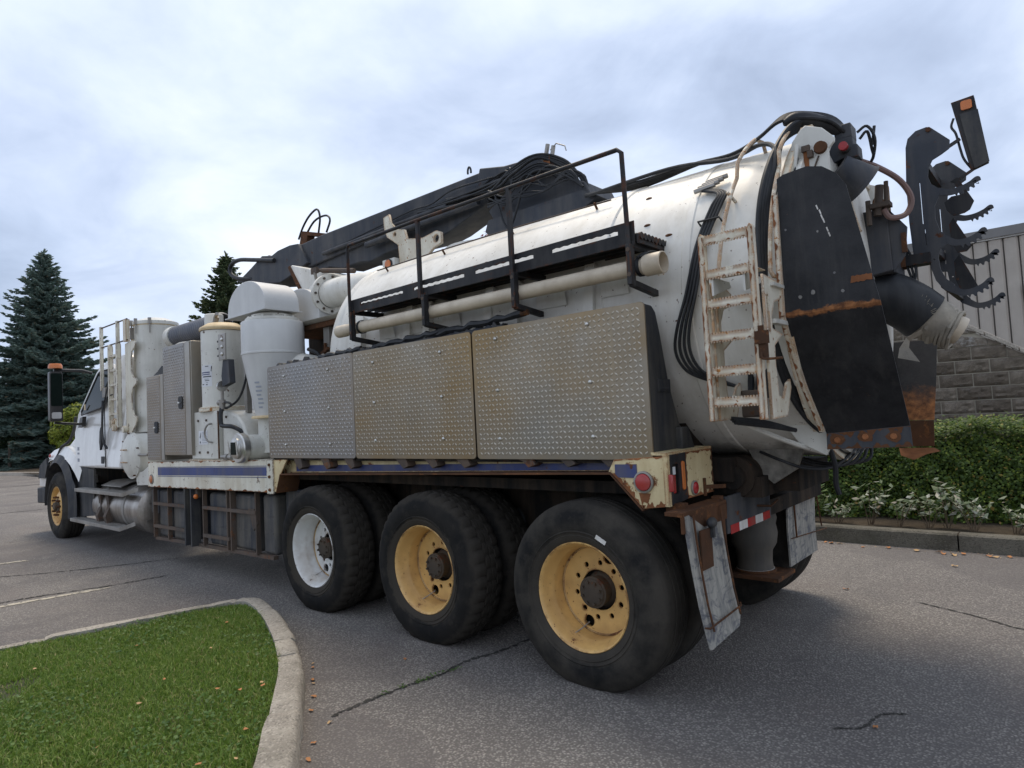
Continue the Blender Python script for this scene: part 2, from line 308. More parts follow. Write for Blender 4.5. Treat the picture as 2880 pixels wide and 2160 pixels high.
def block_mat():
    t = NT('split_block')
    oi = t.n('ShaderNodeObjectInfo').outputs['Random']
    base = t.ramp(oi, [(0.0, (0.155, 0.125, 0.096)), (0.5, (0.215, 0.178, 0.138)), (1.0, (0.28, 0.235, 0.185))])
    c = t.mix(t.ramp(t.noise(9, 8, 0.7), [(0.38, 0.0), (0.66, 1.0)]), t.mix(0.6, base, (0.075, 0.062, 0.050)), base)
    eff = t.ramp(t.noise(1.5, 8, 0.72, t.mapv((1, 1, 1.4))), [(0.50, 0.0), (0.62, 1.0)])
    eff = t.math('MULTIPLY', eff, t.ramp(t.noise(14, 6, 0.75), [(0.42, 0.0), (0.62, 1.0)]))
    c = t.mix(t.math('MULTIPLY', eff, 0.75), c, (0.55, 0.54, 0.52))
    t.bump(t.noise(17, 8, 0.72), 1.0, 0.03)
    return t.set(col=c, rough=0.92, spec=0.2)
block_mat()
paint('mortar', (0.42, 0.38, 0.31), 0.95, dirt=0.4, bump=0.2, streak=False)
paint('siding_tan', (0.44, 0.395, 0.34), 0.5, var=0.10, dirt=0.3, dirtcol=(0.34, 0.29, 0.24), bump=0.0)
paint('siding_joint', (0.20, 0.185, 0.17), 0.6, var=0.1, dirt=0.2, bump=0.0)
paint('fascia_grey', (0.17, 0.165, 0.16), 0.5, var=0.1, dirt=0.2, bump=0.0)
paint('flashing', (0.55, 0.54, 0.52), 0.4, var=0.1, dirt=0.2, bump=0.0)
paint('meter_glass', (0.45, 0.55, 0.60), 0.1, var=0.1, dirt=0.1, bump=0.0)
def leafy(name, stops, rough=0.55, spec=0.35, trans=0.35):
    t = NT(name)
    r = t.n('ShaderNodeNewGeometry').outputs['Random Per Island']
    c = t.ramp(r, stops)
    t.set(col=c, rough=rough, spec=spec)
    if trans:
        tr = t.n('ShaderNodeBsdfTranslucent'); t.l(c, tr.inputs['Color'])
        ms = t.n('ShaderNodeMixShader'); ms.inputs[0].default_value = trans
        t.l(t.b.outputs[0], ms.inputs[1]); t.l(tr.outputs[0], ms.inputs[2]); t.l(ms.outputs[0], t.out.inputs[0])
    return t.m
leafy('grass_blade', [(0, (0.075, 0.140, 0.020)), (0.40, (0.130, 0.225, 0.032)), (0.74, (0.195, 0.295, 0.050)), (0.92, (0.29, 0.345, 0.10)), (1, (0.44, 0.36, 0.18))])
leafy('clover_leaf', [(0, (0.045, 0.105, 0.018)), (0.6, (0.075, 0.15, 0.025)), (1, (0.12, 0.20, 0.04))])
leafy('hedge_leaf', [(0, (0.030, 0.058, 0.010)), (0.5, (0.062, 0.112, 0.016)), (0.86, (0.115, 0.175, 0.022)), (0.97, (0.20, 0.25, 0.03)), (1, (0.30, 0.20, 0.05))])
leafy('pale_leaf', [(0, (0.07, 0.11, 0.045)), (0.35, (0.15, 0.20, 0.10)), (0.7, (0.30, 0.33, 0.24)), (0.93, (0.52, 0.53, 0.45)), (1, (0.32, 0.18, 0.09))])
leafy('bright_leaf', [(0, (0.10, 0.17, 0.05)), (0.6, (0.20, 0.27, 0.09)), (1, (0.33, 0.36, 0.15))])
leafy('needle_blue', [(0, (0.095, 0.145, 0.120)), (0.5, (0.155, 0.222, 0.190)), (0.9, (0.22, 0.29, 0.255)), (1, (0.28, 0.22, 0.14))], 0.7, 0.2, 0.4)  # needle tones raised so that distance haze sits in the colour
leafy('needle_green', [(0, (0.055, 0.085, 0.045)), (0.6, (0.095, 0.135, 0.065)), (1, (0.17, 0.18, 0.085))], 0.7, 0.2, 0.4)
leafy('yellow_leaf', [(0, (0.11, 0.15, 0.018)), (0.6, (0.21, 0.26, 0.03)), (1, (0.34, 0.36, 0.06))])
leafy('red_leaf', [(0, (0.10, 0.022, 0.02)), (0.6, (0.19, 0.045, 0.03)), (1, (0.30, 0.10, 0.05))])
leafy('dark_leaf', [(0, (0.012, 0.024, 0.010)), (0.7, (0.030, 0.050, 0.018)), (1, (0.055, 0.080, 0.03))])
paint('bark', (0.075, 0.055, 0.04), 0.9, var=0.3, dirt=0.5, bump=0.5)
paint('twig', (0.13, 0.09, 0.055), 0.9, var=0.3, dirt=0.3, bump=0.2)
paint('fallen_leaf', (0.42, 0.17, 0.05), 0.7, var=0.4, dirt=0.3, dirtcol=(0.2, 0.09, 0.03), streak=False, bump=0.1)
paint('fallen_leaf_pale', (0.46, 0.29, 0.13), 0.7, var=0.4, dirt=0.3, streak=False, bump=0.1)
paint('turf_soil', (0.045, 0.055, 0.02), 0.95, var=0.4, dirt=0.4, dirtcol=(0.05, 0.035, 0.02), bump=0.5, streak=False)

# ---------------------------------------------------------------- mesh helpers
def spl(pts, k=6, closed=False):
    """Catmull-Rom through the points"""
    P = [Vector(p) for p in pts]; n = len(P); o = []
    if n < 3: return P
    rngk = range(n) if closed else range(n-1)
    for i in rngk:
        p1, p2 = P[i], P[(i+1) % n]
        p0 = P[i-1] if (i > 0 or closed) else p1+(p1-p2)
        p3 = P[(i+2) % n] if (i+2 < n or closed) else p2+(p2-p1)
        for j in range(k):
            t = j/k
            o.append(0.5*((2*p1)+(p2-p0)*t+(2*p0-5*p1+4*p2-p3)*t*t+(3*p1-p0-3*p2+p3)*t**3))
    if not closed: o.append(P[-1])
    return o
class MB:
    def __init__(s): s.v = []; s.f = []
    def add(s, vs, fs, m=None):
        b = len(s.v)
        for p in vs:
            p = Vector(p); s.v.append(m @ p if m else p)
        s.f += [tuple(b+i for i in q) for q in fs]; return s
    def box(s, x0, x1, y0, y1, z0, z1, m=None):
        return s.add([(x0,y0,z0),(x1,y0,z0),(x1,y1,z0),(x0,y1,z0),(x0,y0,z1),(x1,y0,z1),(x1,y1,z1),(x0,y1,z1)],
                     [(0,3,2,1),(4,5,6,7),(0,1,5,4),(1,2,6,5),(2,3,7,6),(3,0,4,7)], m)
    def bar(s, a, b, w, h=None, up=(0,0,1)):
        """square bar from a to b"""
        a, b = Vector(a), Vector(b); h = h or w; d = (b-a).normalized(); u = Vector(up)
        if abs(d.dot(u)) > 0.95: u = Vector((1,0,0))
        r = d.cross(u).normalized(); u = r.cross(d).normalized()
        vs = [p+r*(i*w/2)+u*(j*h/2) for p in (a, b) for i, j in ((-1,-1),(1,-1),(1,1),(-1,1))]
        return s.add(vs, [(0,1,2,3),(7,6,5,4),(0,4,5,1),(1,5,6,2),(2,6,7,3),(3,7,4,0)])
    def tube(s, pts, r, n=10, closed=False, cap=True):
        P = [Vector(p) for p in pts]; m = len(P)
        R = r if isinstance(r, (list, tuple)) else [r]*m
        base = len(s.v); t0 = (P[1]-P[0]).normalized()
        u = Vector((0,0,1)) if abs(t0.z) < 0.9 else Vector((1,0,0)); u = (u-t0*u.dot(t0)).normalized()
        for i in range(m):
            if closed: t = (P[(i+1) % m]-P[i-1]).normalized()
            else: t = (P[min(i+1, m-1)]-P[max(i-1, 0)]).normalized()
            u = (u-t*u.dot(t))
            u = u.normalized() if u.length > 1e-6 else Vector((1,0,0)); w = t.cross(u)
            for j in range(n):
                a = 2*PI*j/n; s.v.append(P[i]+(u*math.cos(a)+w*math.sin(a))*R[i])
        for i in range(m if closed else m-1):
            i2 = (i+1) % m
            for j in range(n):
                k = (j+1) % n; s.f.append((base+i*n+j, base+i*n+k, base+i2*n+k, base+i2*n+j))
        if cap and not closed:
            s.f.append(tuple(base+j for j in reversed(range(n)))); s.f.append(tuple(base+(m-1)*n+j for j in range(n)))
        return s
    def cyl(s, a, b, r0, r1=None, n=20, cap=True):
        return s.tube([a, b], [r0, r0 if r1 is None else r1], n, cap=cap)
    def lathe(s, prof, o=(0,0,0), axis='z', n=40, a0=0.0, a1=2*PI, closed_prof=False):
        """prof: (radius, height along axis)"""
        full = abs(a1-a0-2*PI) < 1e-6; steps = n if full else n+1; base = len(s.v); o = Vector(o); k = len(prof)
        for i in range(steps):
            a = a0+(a1-a0)*i/n; c, q = math.cos(a), math.sin(a)
            for r, h in prof:
                s.v.append(o+{'z': Vector((r*c, r*q, h)), 'y': Vector((r*c, h, r*q)), 'x': Vector((h, r*c, r*q))}[axis])
        for i in range(n):
            i2 = (i+1) % steps
            for j in range(k if closed_prof else k-1):
                j2 = (j+1) % k
                s.f.append((base+i*k+j, base+i2*k+j, base+i2*k+j2, base+i*k+j2))
        return s
    def prism(s, poly, axis, a, b):
        """polygon in the two other axes, extruded from a to b along axis"""
        mk = {'x': lambda p, t: (t, p[0], p[1]), 'y': lambda p, t: (p[0], t, p[1]), 'z': lambda p, t: (p[0], p[1], t)}[axis]
        n = len(poly); vs = [mk(p, a) for p in poly]+[mk(p, b) for p in poly]
        return s.add(vs, [tuple(range(n)), tuple(reversed(range(n, 2*n)))]+[((i+1) % n, i, n+i, n+(i+1) % n) for i in range(n)])
    def sheet(s, strip_a, strip_b, th=0.0, nrm=None):
        """ruled sheet between two polylines"""
        n = len(strip_a); A = [Vector(p) for p in strip_a]; B = [Vector(p) for p in strip_b]
        s.add(A+B, [(i, i+1, n+i+1, n+i) for i in range(n-1)])
        if th:
            o = Vector(nrm)*th
            s.add([p+o for p in A+B], [(n+i, n+i+1, i+1, i) for i in range(n-1)])
            for X in (A, B):
                s.add(X+[p+o for p in X], [(i, n+i, n+i+1, i+1) for i in range(n-1)])
            for i in (0, n-1): s.add([A[i], B[i], B[i]+o, A[i]+o], [(0, 1, 2, 3)])
        return s
    def sphere(s, c, r, n=12, m=8, sc=(1,1,1)):
        c = Vector(c); base = len(s.v)
        for i in range(m+1):
            for j in range(n):
                a, b = PI*i/m, 2*PI*j/n
                s.v.append(c+Vector((r*sc[0]*math.sin(a)*math.cos(b), r*sc[1]*math.sin(a)*math.sin(b), r*sc[2]*math.cos(a))))
        for i in range(m):
            for j in range(n):
                k = (j+1) % n; s.f.append((base+i*n+j, base+(i+1)*n+j, base+(i+1)*n+k, base+i*n+k))
        return s
    def mesh(s, name, smooth=True, ang=38):
        me = bpy.data.meshes.new(name); me.from_pydata([tuple(p) for p in s.v], [], s.f)
        bm = bmesh.new(); bm.from_mesh(me)
        bmesh.ops.remove_doubles(bm, verts=bm.verts, dist=1e-5)
        bmesh.ops.recalc_face_normals(bm, faces=bm.faces)
        if smooth:
            lim = rad(ang)
            for f in bm.faces: f.smooth = True
            for e in bm.edges: e.smooth = len(e.link_faces) == 2 and e.calc_face_angle(0) < lim
        bm.to_mesh(me); bm.free(); return me
    def build(s, name, mat, parent=None, smooth=True, ang=38, bevel=0.0, seg=2):
        return link(name, s.mesh(name, smooth, ang), mat, parent, bevel, seg)
BASES = {}
def link(name, me, mat, parent=None, bevel=0.0, seg=2):
    o = bpy.data.objects.new(name, me); COL.objects.link(o)
    if mat and not me.materials: me.materials.append(MATS[mat])
    if parent is not None: attach(o, parent)
    if bevel:
        b = o.modifiers.new('bevel', 'BEVEL'); b.width = bevel; b.segments = seg; b.limit_method = 'ANGLE'; b.angle_limit = rad(35)
    return o
def attach(o, parent):
    o.parent = parent
    if parent.name in BASES: o.matrix_parent_inverse = Matrix.Translation(-Vector(BASES[parent.name]))
def tag(o, label, cat, group=None, kind=None):
    if label: o['label'] = label
    if cat: o['category'] = cat
    if group: o['group'] = group
    if kind: o['kind'] = kind
    return o
def thing(name, label, cat, base, group=None):
    """Empty at the thing's base; its parts are given in world coordinates"""
    o = bpy.data.objects.new(name, None); COL.objects.link(o); o.location = base; o.empty_display_size = 0.2
    BASES[o.name] = tuple(base); return tag(o, label, cat, group)
def struct(o): o['kind'] = 'structure'; return o
def plate(outer, holes, th, mat, name, parent, axis='y', at=0.0, bevel=0.0):
    """flat plate with holes cut through it: outline and holes as 2-D point lists"""
    cu = bpy.data.curves.new(name, 'CURVE'); cu.dimensions = '2D'; cu.fill_mode = 'BOTH'; cu.extrude = th/2; cu.bevel_depth = bevel; cu.bevel_resolution = 1
    for pl in [outer]+list(holes):
        s = cu.splines.new('POLY'); s.points.add(len(pl)-1); s.use_cyclic_u = True
        for q, p in zip(s.points, pl): q.co = (p[0], p[1], 0, 1)
    tmp = bpy.data.objects.new('tmp', cu); COL.objects.link(tmp)
    dg = bpy.context.evaluated_depsgraph_get(); me = bpy.data.meshes.new_from_object(tmp.evaluated_get(dg))
    bpy.data.objects.remove(tmp); bpy.data.curves.remove(cu)
    n = len(me.vertices); co = np.empty(n*3, np.float32); me.vertices.foreach_get('co', co); co = co.reshape(-1, 3)
    w = {'y': np.stack([co[:,0], co[:,2]+at, co[:,1]], 1), 'x': np.stack([co[:,2]+at, co[:,0], co[:,1]], 1), 'z': np.stack([co[:,0], co[:,1], co[:,2]+at], 1)}[axis]
    me.vertices.foreach_set('co', w.astype(np.float32).ravel()); me.update()
    bm = bmesh.new(); bm.from_mesh(me); bmesh.ops.remove_doubles(bm, verts=bm.verts, dist=1e-5); bmesh.ops.recalc_face_normals(bm, faces=bm.faces); bm.to_mesh(me); bm.free()
    return link(name, me, mat, parent)
def circ(cx_, cz, r, n=20, a0=0): return [(cx_+r*math.cos(a0+2*PI*i/n), cz+r*math.sin(a0+2*PI*i/n)) for i in range(n)]
def rrect(x0, x1, z0, z1, r, n=4):
    o = []
    for cx_, cz, a in ((x1-r, z0+r, -PI/2), (x1-r, z1-r, 0), (x0+r, z1-r, PI/2), (x0+r, z0+r, PI)):
        o += [(cx_+r*math.cos(a+PI/2*i/n), cz+r*math.sin(a+PI/2*i/n)) for i in range(n+1)]
    return o
def raw(name, V, F, mat, parent=None, smooth=False):
    """fast mesh from numpy arrays; F is (n,3) or (n,4)"""
    me = bpy.data.meshes.new(name); V = np.asarray(V, np.float32); F = np.asarray(F, np.int32); k = F.shape[1]
    me.vertices.add(len(V)); me.vertices.foreach_set('co', V.ravel())
    me.loops.add(F.size); me.loops.foreach_set('vertex_index', F.ravel())
    me.polygons.add(len(F)); me.polygons.foreach_set('loop_start', np.arange(0, F.size, k, dtype=np.int32))
    me.polygons.foreach_set('loop_total', np.full(len(F), k, np.int32))
    me.update(calc_edges=True)
    if smooth: me.polygons.foreach_set('use_smooth', np.ones(len(F), bool))
    return link(name, me, mat, parent)
# ================================================================ the truck
T = thing('vacuum_truck', 'white hydro excavation truck with rusty tank body, diamond plate tool boxes and three rear axles', 'truck', (-4.5, 1.25, 0))
YC = 1.25; TR = 0.95; TZ = 2.145           # debris tank axis and radius
def part(name, mb, mat, parent=None, **k): return mb.build(name, mat, parent or T, **k)
def sub(e, parent):                         # an empty part of the truck
    o = bpy.data.objects.new(e, None); COL.objects.link(o); attach(o, parent); o.empty_display_size = 0.1; return o

# ---- wheels -----------------------------------------------------
def tyre_mesh(lug=True):
    prof = [(0.296, 0.012), (0.305, -0.004), (0.325, -0.016), (0.345, -0.022), (0.348, -0.018), (0.362, -0.022), (0.366, -0.027), (0.372, -0.023), (0.40, -0.030), (0.44, -0.026), (0.475, -0.012), (0.502, 0.004),
            (0.520, 0.016), (0.529, 0.040), (0.532, 0.078), (0.520, 0.081), (0.520, 0.090), (0.533, 0.093), (0.533, 0.125), (0.521, 0.128), (0.521, 0.136), (0.533, 0.139),
            (0.533, 0.171), (0.520, 0.174), (0.520, 0.183), (0.532, 0.186), (0.529, 0.224), (0.520, 0.248), (0.502, 0.260), (0.475, 0.276), (0.44, 0.290), (0.40, 0.294), (0.34, 0.282), (0.296, 0.25)]
    n = 152; V = []; F = []; k = len(prof)
    for i in range(n):
        a = 2*PI*i/n; g = i % 4 == 0
        for j, (r, d) in enumerate(prof):
            if lug and g and (12 <= j <= 14 or 25 <= j <= 27): r -= 0.014
            if lug and (i+2) % 4 == 0 and 17 <= j <= 22: r -= 0.011
            z = r*math.sin(a); x = r*math.cos(a)
            if z < -0.495:
                over = -0.495-z; z = -0.497
                if d < 0.05: d -= over*0.35
                elif d > 0.2: d += over*0.35
            V.append((x, d, z))
    for i in range(n):
        for j in range(k-1):
            i2 = (i+1) % n; F.append((i*k+j, i*k+j+1, i2*k+j+1, i2*k+j))
    m = MB(); m.v = [Vector(p) for p in V]; m.f = F
    return m.mesh('tyre', ang=42)
TYRE = tyre_mesh(); TYRE_RIB = tyre_mesh(False); TYRE_RIB.materials.append(MATS['tyre_dusty'])
def rim_barrel():
    return MB().lathe([(0.296, 0.014), (0.304, 0.004), (0.307, -0.004), (0.302, -0.010), (0.294, -0.004), (0.288, 0.012), (0.280, 0.030), (0.274, 0.062), (0.264, 0.078),
                       (0.259, 0.095), (0.259, 0.200), (0.27, 0.25), (0.296, 0.25)], axis='y', n=72).mesh('rim', ang=50)
RIM = rim_barrel()
def fin(o, loc=(0,0,0), rz=0): o.location = loc; o.rotation_euler = (0, 0, rz); return o
def wheel(x, yf, side, mat, style, label=None, full=True):
    w = sub('wheel', T); w.location = (x, yf, 0.497); w.rotation_euler = (0, 0 if side > 0 else PI, 0)
    w.rotation_euler = (0, 0, 0 if side > 0 else PI)
    if label: w['label'] = label
    ty = link('tyre', TYRE_RIB if (x > -0.5 or style == 'steer') else TYRE, 'tyre_rubber', w)
    me = RIM if mat == 'rim_cream' else RIM.copy(); me.materials.clear(); me.materials.append(MATS[mat]); link('rim', me, mat, w)
    if not full:
        MB().lathe([(0.0, 0.13), (0.1, 0.13), (0.12, 0.15), (0.262, 0.17)], axis='y', n=32).build('wheel_disc', 'frame_dark', w); return w
    if style == 'dual':
        holes = [circ(0, 0, 0.118, 28)]+[circ(0.158*math.cos(2*PI*i/10+0.2), 0.158*math.sin(2*PI*i/10+0.2), 0.0175, 12) for i in range(10)]
        holes += [circ(0.208*math.cos(a), 0.203*math.sin(a), 0.036, 18) for a in (rad(-112), rad(68))]
        d = plate(circ(0, 0, 0.2585, 56), holes, 0.012, mat, 'wheel_disc', w, 'y', 0.178, 0.002)
        MB().lathe([(0.2575, 0.165), (0.2505, 0.1635), (0.246, 0.171)], axis='y', n=56).build('weld_seam', 'rim_rusty', d)
        hb = MB().lathe([(0.0, 0.090), (0.045, 0.090), (0.074, 0.097), (0.080, 0.105), (0.090, 0.107), (0.090, 0.125), (0.082, 0.130), (0.082, 0.18), (0.10, 0.20), (0.118, 0.25)], axis='y', n=36).build('hub', 'hub_dirty', w)
        for i in range(8):
            a = 2*PI*i/8+0.3; MB().cyl((0.062*math.cos(a), 0.100, 0.062*math.sin(a)), (0.062*math.cos(a), 0.078, 0.062*math.sin(a)), 0.0085, n=6).build('hub_bolt', 'hub_dirty', hb)
        MB().tube([(-0.078, 0.17, -0.195), (-0.096, 0.11, -0.222), (-0.12, 0.075, -0.242)], 0.004, 6).build('valve_stem', 'steel_dull', w)
        MB().lathe([(0.0, 0.245), (0.2, 0.245), (0.262, 0.24)], axis='y', n=32).build('brake_drum', 'frame_dark', w)
    elif style == 'steer':
        holes = [circ(0.19*math.cos(2*PI*i/10), 0.19*math.sin(2*PI*i/10), 0.020, 12) for i in range(10)]
        MB().lathe([(0.262, 0.07), (0.25, 0.06), (0.215, 0.038), (0.18, 0.018), (0.165, 0.01), (0.11, 0.01)], axis='y', n=48).build('wheel_disc', mat, w)
        hb = MB().lathe([(0, -0.05), (0.05, -0.05), (0.062, -0.04), (0.066, -0.012), (0.10, -0.005), (0.11, 0.012)], axis='y', n=30).build('hub', 'hub_dirty', w)
        for i in range(10):
            a = 2*PI*i/10; MB().cyl((0.142*math.cos(a), 0.01, 0.142*math.sin(a)), (0.142*math.cos(a), -0.042, 0.142*math.sin(a)), 0.017, 0.014, n=6).build('lug_nut', 'rust_heavy', hb)
    return w
AX = [(0.0, 'rim_cream', 'rear wheel with cream dish rim and dusty sidewall'), (-1.342, 'rim_cream', 'middle wheel with cream dish rim'), (-2.739, 'rim_white', 'forward wheel of the three with clean white rim')]
for x, m, lb in AX:
    w = wheel(x, 0.0, 1, m, 'dual', lb)
    wheel(x, 0.34, 1, m, 'dual', None, False)
    wheel(x, 2.50, -1, 'hub_dirty', 'dual', None, False); wheel(x, 2.16, -1, 'hub_dirty', 'dual', None, False)
    part('axle', MB().cyl((x, 0.2, 0.497), (x, 2.3, 0.497), 0.075, n=16).sphere((x, 1.25, 0.5), 0.21, 16, 10), 'frame_dark')
    for yy in (0.80, 1.70):
        part('air_spring', MB().lathe([(0.09, 0.50), (0.12, 0.56), (0.13, 0.62), (0.12, 0.68), (0.13, 0.72), (0.12, 0.78), (0.09, 0.84)], (x+0.25, yy, 0), n=20), 'rubber_hose')
wheel(-10.046, 0.0, 1, 'rim_cream', 'steer', 'front steer wheel with ten rusty lug nuts')
wheel(-10.046, 2.50, -1, 'rim_cream', 'steer', None, False)
part('axle', MB().cyl((-10.046, 0.15, 0.48), (-10.046, 2.35, 0.48), 0.06, n=12), 'frame_dark')
# wheel-balance sticker on the rear sidewall
part('sidewall_sticker', MB().box(-0.035, 0.035, -0.001, 0.001, -0.012, 0.012, Matrix.Translation((0.165, -0.0295, 0.497+0.335)) @ Matrix.Rotation(rad(28), 4, 'Y')), 'reflective_white')

# ---- chassis ----------------------------------------------------
for yy in (0.80, 1.62): part('chassis_rail', MB().box(-11.0, 0.42, yy, yy+0.08, 0.76, 1.04), 'frame_dark')
for x in (-6.5, -4.0, -2.0, -0.7, 0.36): part('cross_member', MB().box(x-0.06, x+0.06, 0.88, 1.62, 0.80, 1.0), 'frame_dark')
part('deck_floor', MB().box(-6.42, 0.50, 0.24, 2.30, 1.05, 1.12), 'frame_dark')
part('mud_shield', MB().box(-3.38, 0.30, 0.72, 0.735, 0.55, 1.05), 'frame_dark')

# ---- deck rails and rear corner -----------------------------------
part('deck_rail', MB().prism([(-6.44, 0.905), (-6.425, 1.207), (-3.475, 1.247), (-3.47, 0.945)], 'y', 0.05, 0.16), 'white_rail', bevel=0.006)
st = part('blue_stripe', MB().prism([(-6.12, 1.052), (-6.12, 1.140), (-3.545, 1.178), (-3.545, 1.098)], 'y', 0.0465, 0.052), 'blue_stripe')
for dz in (-0.014, 0.092): MB().prism([(-6.12, 1.052+dz), (-6.12, 1.058+dz), (-3.545, 1.099+dz), (-3.545, 1.093+dz)], 'y', 0.0468, 0.052).build('stripe_line', 'blue_stripe', st)
jp = part('joint_plate', MB().prism([(-3.545, 0.93), (-3.545, 1.248), (-3.43, 1.250), (-3.43, 0.932)], 'y', 0.040, 0.055), 'white_rail', bevel=0.003)
for z in (0.97, 1.09, 1.20): MB().cyl((-3.487, 0.041, z), (-3.487, 0.026, z), 0.016, 0.013, 6).build('bolt', 'rust_heavy', jp)
part('side_panel', MB().prism([(-3.43, 0.955), (-3.43, 1.245), (0.20, 1.262), (0.20, 1.192), (-3.31, 1.122), (-3.385, 0.953)], 'y', 0.150, 0.160), 'cream_rusty')
part('corner_panel', MB().prism([(0.19, 1.195), (0.23, 1.262), (0.548, 1.281), (0.545, 1.020), (0.395, 1.002), (0.205, 1.192)], 'y', 0.052, 0.062), 'cream_rusty')
part('side_panel', MB().prism([(-3.43, 0.955), (-3.43, 1.245), (-3.20, 1.247), (-3.31, 1.122), (-3.385, 0.953)], 'y', 0.052, 0.062), 'cream_rusty')
st2 = part('blue_stripe', MB().prism([(-3.20, 1.135), (-3.20, 1.190), (0.20, 1.236), (0.20, 1.196)], 'y', 0.144, 0.150), 'blue_stripe')
part('arch_lip', MB().sheet([(-3.385, 0.040, 0.953), (-3.31, 0.040, 1.120), (0.205, 0.040, 1.190), (0.395, 0.040, 1.000)], [(-3.385, 0.26, 0.953), (-3.31, 0.26, 1.120), (0.205, 0.26, 1.190), (0.395, 0.26, 1.000)], 0.010, (0, 0, -1)), 'rust_heavy')
part('blue_stripe', MB().prism([(0.235, 1.185), (0.235, 1.236), (0.37, 1.238), (0.37, 1.165), (0.255, 1.165)], 'y', 0.047, 0.052), 'blue_stripe')
for x in (-3.05, -2.62, -2.28, -1.62, -1.30, -0.98, -0.42, -0.12, 0.16):
    zb = 1.150+0.0185*(x+3.0)
    part('box_bracket', MB().prism([(x-0.07, 1.262), (x+0.05, 1.262), (x+0.075, zb+0.03), (x+0.02, zb+0.01), (x-0.03, zb+0.05)], 'y', 0.070, 0.150), 'cage_rusty', bevel=0.003)
for x, z, m, nm in ((0.409, 1.144, 'lens_red', 'marker_lamp'), (-6.318, 1.001, 'lens_amber', 'marker_lamp')):
    h = part('lamp_bezel', MB().lathe([(0.058, 0.052), (0.058, 0.040), (0.048, 0.038), (0.046, 0.048)], (x, 0, z), 'y', 28), 'steel_dull')
    MB().lathe([(0.046, 0.046), (0.044, 0.034), (0.03, 0.028), (0.0, 0.026)], (x, 0, z), 'y', 24).build(nm, m, h)
part('rust_run', MB().prism([(0.375, 1.085), (0.445, 1.085), (0.425, 1.03), (0.40, 1.04), (0.39, 1.02)], 'y', 0.0495, 0.0515), 'rust_orange')
# rear face of the deck: light plate, cream panel, lamps
X0 = 0.548
rear = part('rear_panel', MB().box(X0-0.012, X0, 0.262, 0.60, 1.036, 1.285), 'cream_rusty')
part('corner_post', MB().box(X0-0.02, X0+0.006, 0.046, 0.072, 1.02, 1.283), 'cream_rusty')
lp = plate([(0.072, 1.022), (0.262, 1.036), (0.262, 1.285), (0.072, 1.283)], [rrect(0.105, 0.175, 1.075, 1.235, 0.012), rrect(0.205, 0.243, 1.085, 1.245, 0.018, 5)], 0.012, 'black_steel', 'light_plate', T, 'x', X0-0.004, 0.001)
part('light_box', MB().box(X0-0.10, X0-0.012, 0.075, 0.26, 1.03, 1.28), 'frame_dark')
tl = part('tail_lamp', MB().box(X0-0.05, X0-0.002, 0.108, 0.148, 1.078, 1.175), 'lens_red', bevel=0.006)
MB().box(X0-0.05, X0-0.003, 0.110, 0.148, 1.178, 1.218).build('reverse_lens', 'lens_clear', tl)
part('side_marker', MB().box(X0-0.012, X0+0.028, 0.048, 0.072, 1.095, 1.185), 'lens_red', bevel=0.008)
part('turn_lamp', MB().prism(rrect(0.207, 0.241, 1.088, 1.242, 0.016, 5), 'x', X0-0.02, X0+0.008), 'lens_amber', bevel=0.003)
rl = part('lamp_bezel', MB().lathe([(0.040, X0), (0.040, X0+0.010), (0.034, X0+0.012)], (0, 0.345, 1.085), 'x', 24), 'steel_dull')
MB().lathe([(0.034, X0+0.004), (0.032, X0+0.014), (0.02, X0+0.018), (0.0, X0+0.019)], (0, 0.345, 1.085), 'x', 20).build('marker_lamp', 'lens_red', rl)
part('grab_stub', MB().bar((X0, 0.47, 1.075), (X0+0.012, 0.47, 1.075), 0.018, 0.10).bar((X0, 0.47, 1.075), (X0+0.02, 0.70, 1.055), 0.022), 'rust_heavy')
part('deck_top_edge', MB().prism([(X0, 1.283), (0.46, 1.285), (0.46, 1.30), (X0, 1.298)], 'y', 0.05, 0.60), 'cream_rusty')
# right rear corner, seen past the tank
part('rear_panel', MB().box(0.44, 0.452, 1.72, 2.20, 0.99, 1.22), 'cream_rusty'); part('light_plate', MB().box(0.436, 0.456, 2.20, 2.44, 0.985, 1.22), 'black_steel')
part('side_panel', MB().box(-3.4, 0.44, 2.44, 2.452, 1.12, 1.28), 'cream_rusty')
part('marker_lamp', MB().cyl((0.452, 2.06, 1.08), (0.468, 2.06, 1.08), 0.036, n=18), 'lens_red')

# ---- bumper, flap hangers, mud flaps ------------------------------
part('flap_hanger', MB().box(0.56, 0.66, -0.03, 0.50, 0.985, 1.005).box(0.645, 0.66, -0.03, 0.50, 0.90, 0.985).box(0.50, 0.60, 0.10, 0.16, 0.985, 1.03), 'rust_heavy', bevel=0.002)
fl = MB(); prof = [(0.662, 0.985, -0.012), (0.672, 0.86, -0.004), (0.69, 0.70, 0.0), (0.71, 0.55, 0.004), (0.735, 0.42, 0.006), (0.752, 0.345, 0.008)]
A = [(x, y, z) for x, z, y in prof]; B = [(x-0.02, 0.455+y*0.6, z+0.012) for x, z, y in prof]
B[-1] = (B[-1][0], 0.40, B[-1][2]-0.004); B.insert(-1, (B[-2][0]+0.004, 0.45, 0.40)); A.insert(-1, (0.742, 0.007, 0.39))
fl.sheet(A, B, 0.014, (-1, 0, 0))
fp = part('mud_flap', fl, 'flap_scuffed'); fp['label'] = 'scuffed grey mud flap swung back behind the near rear wheel'
for yy in (0.055, 0.385): MB().tube([(x+0.012, yy, z) for x, z, q in prof[:5]], 0.006, 6).build('flap_rod', 'rust_heavy', fp)
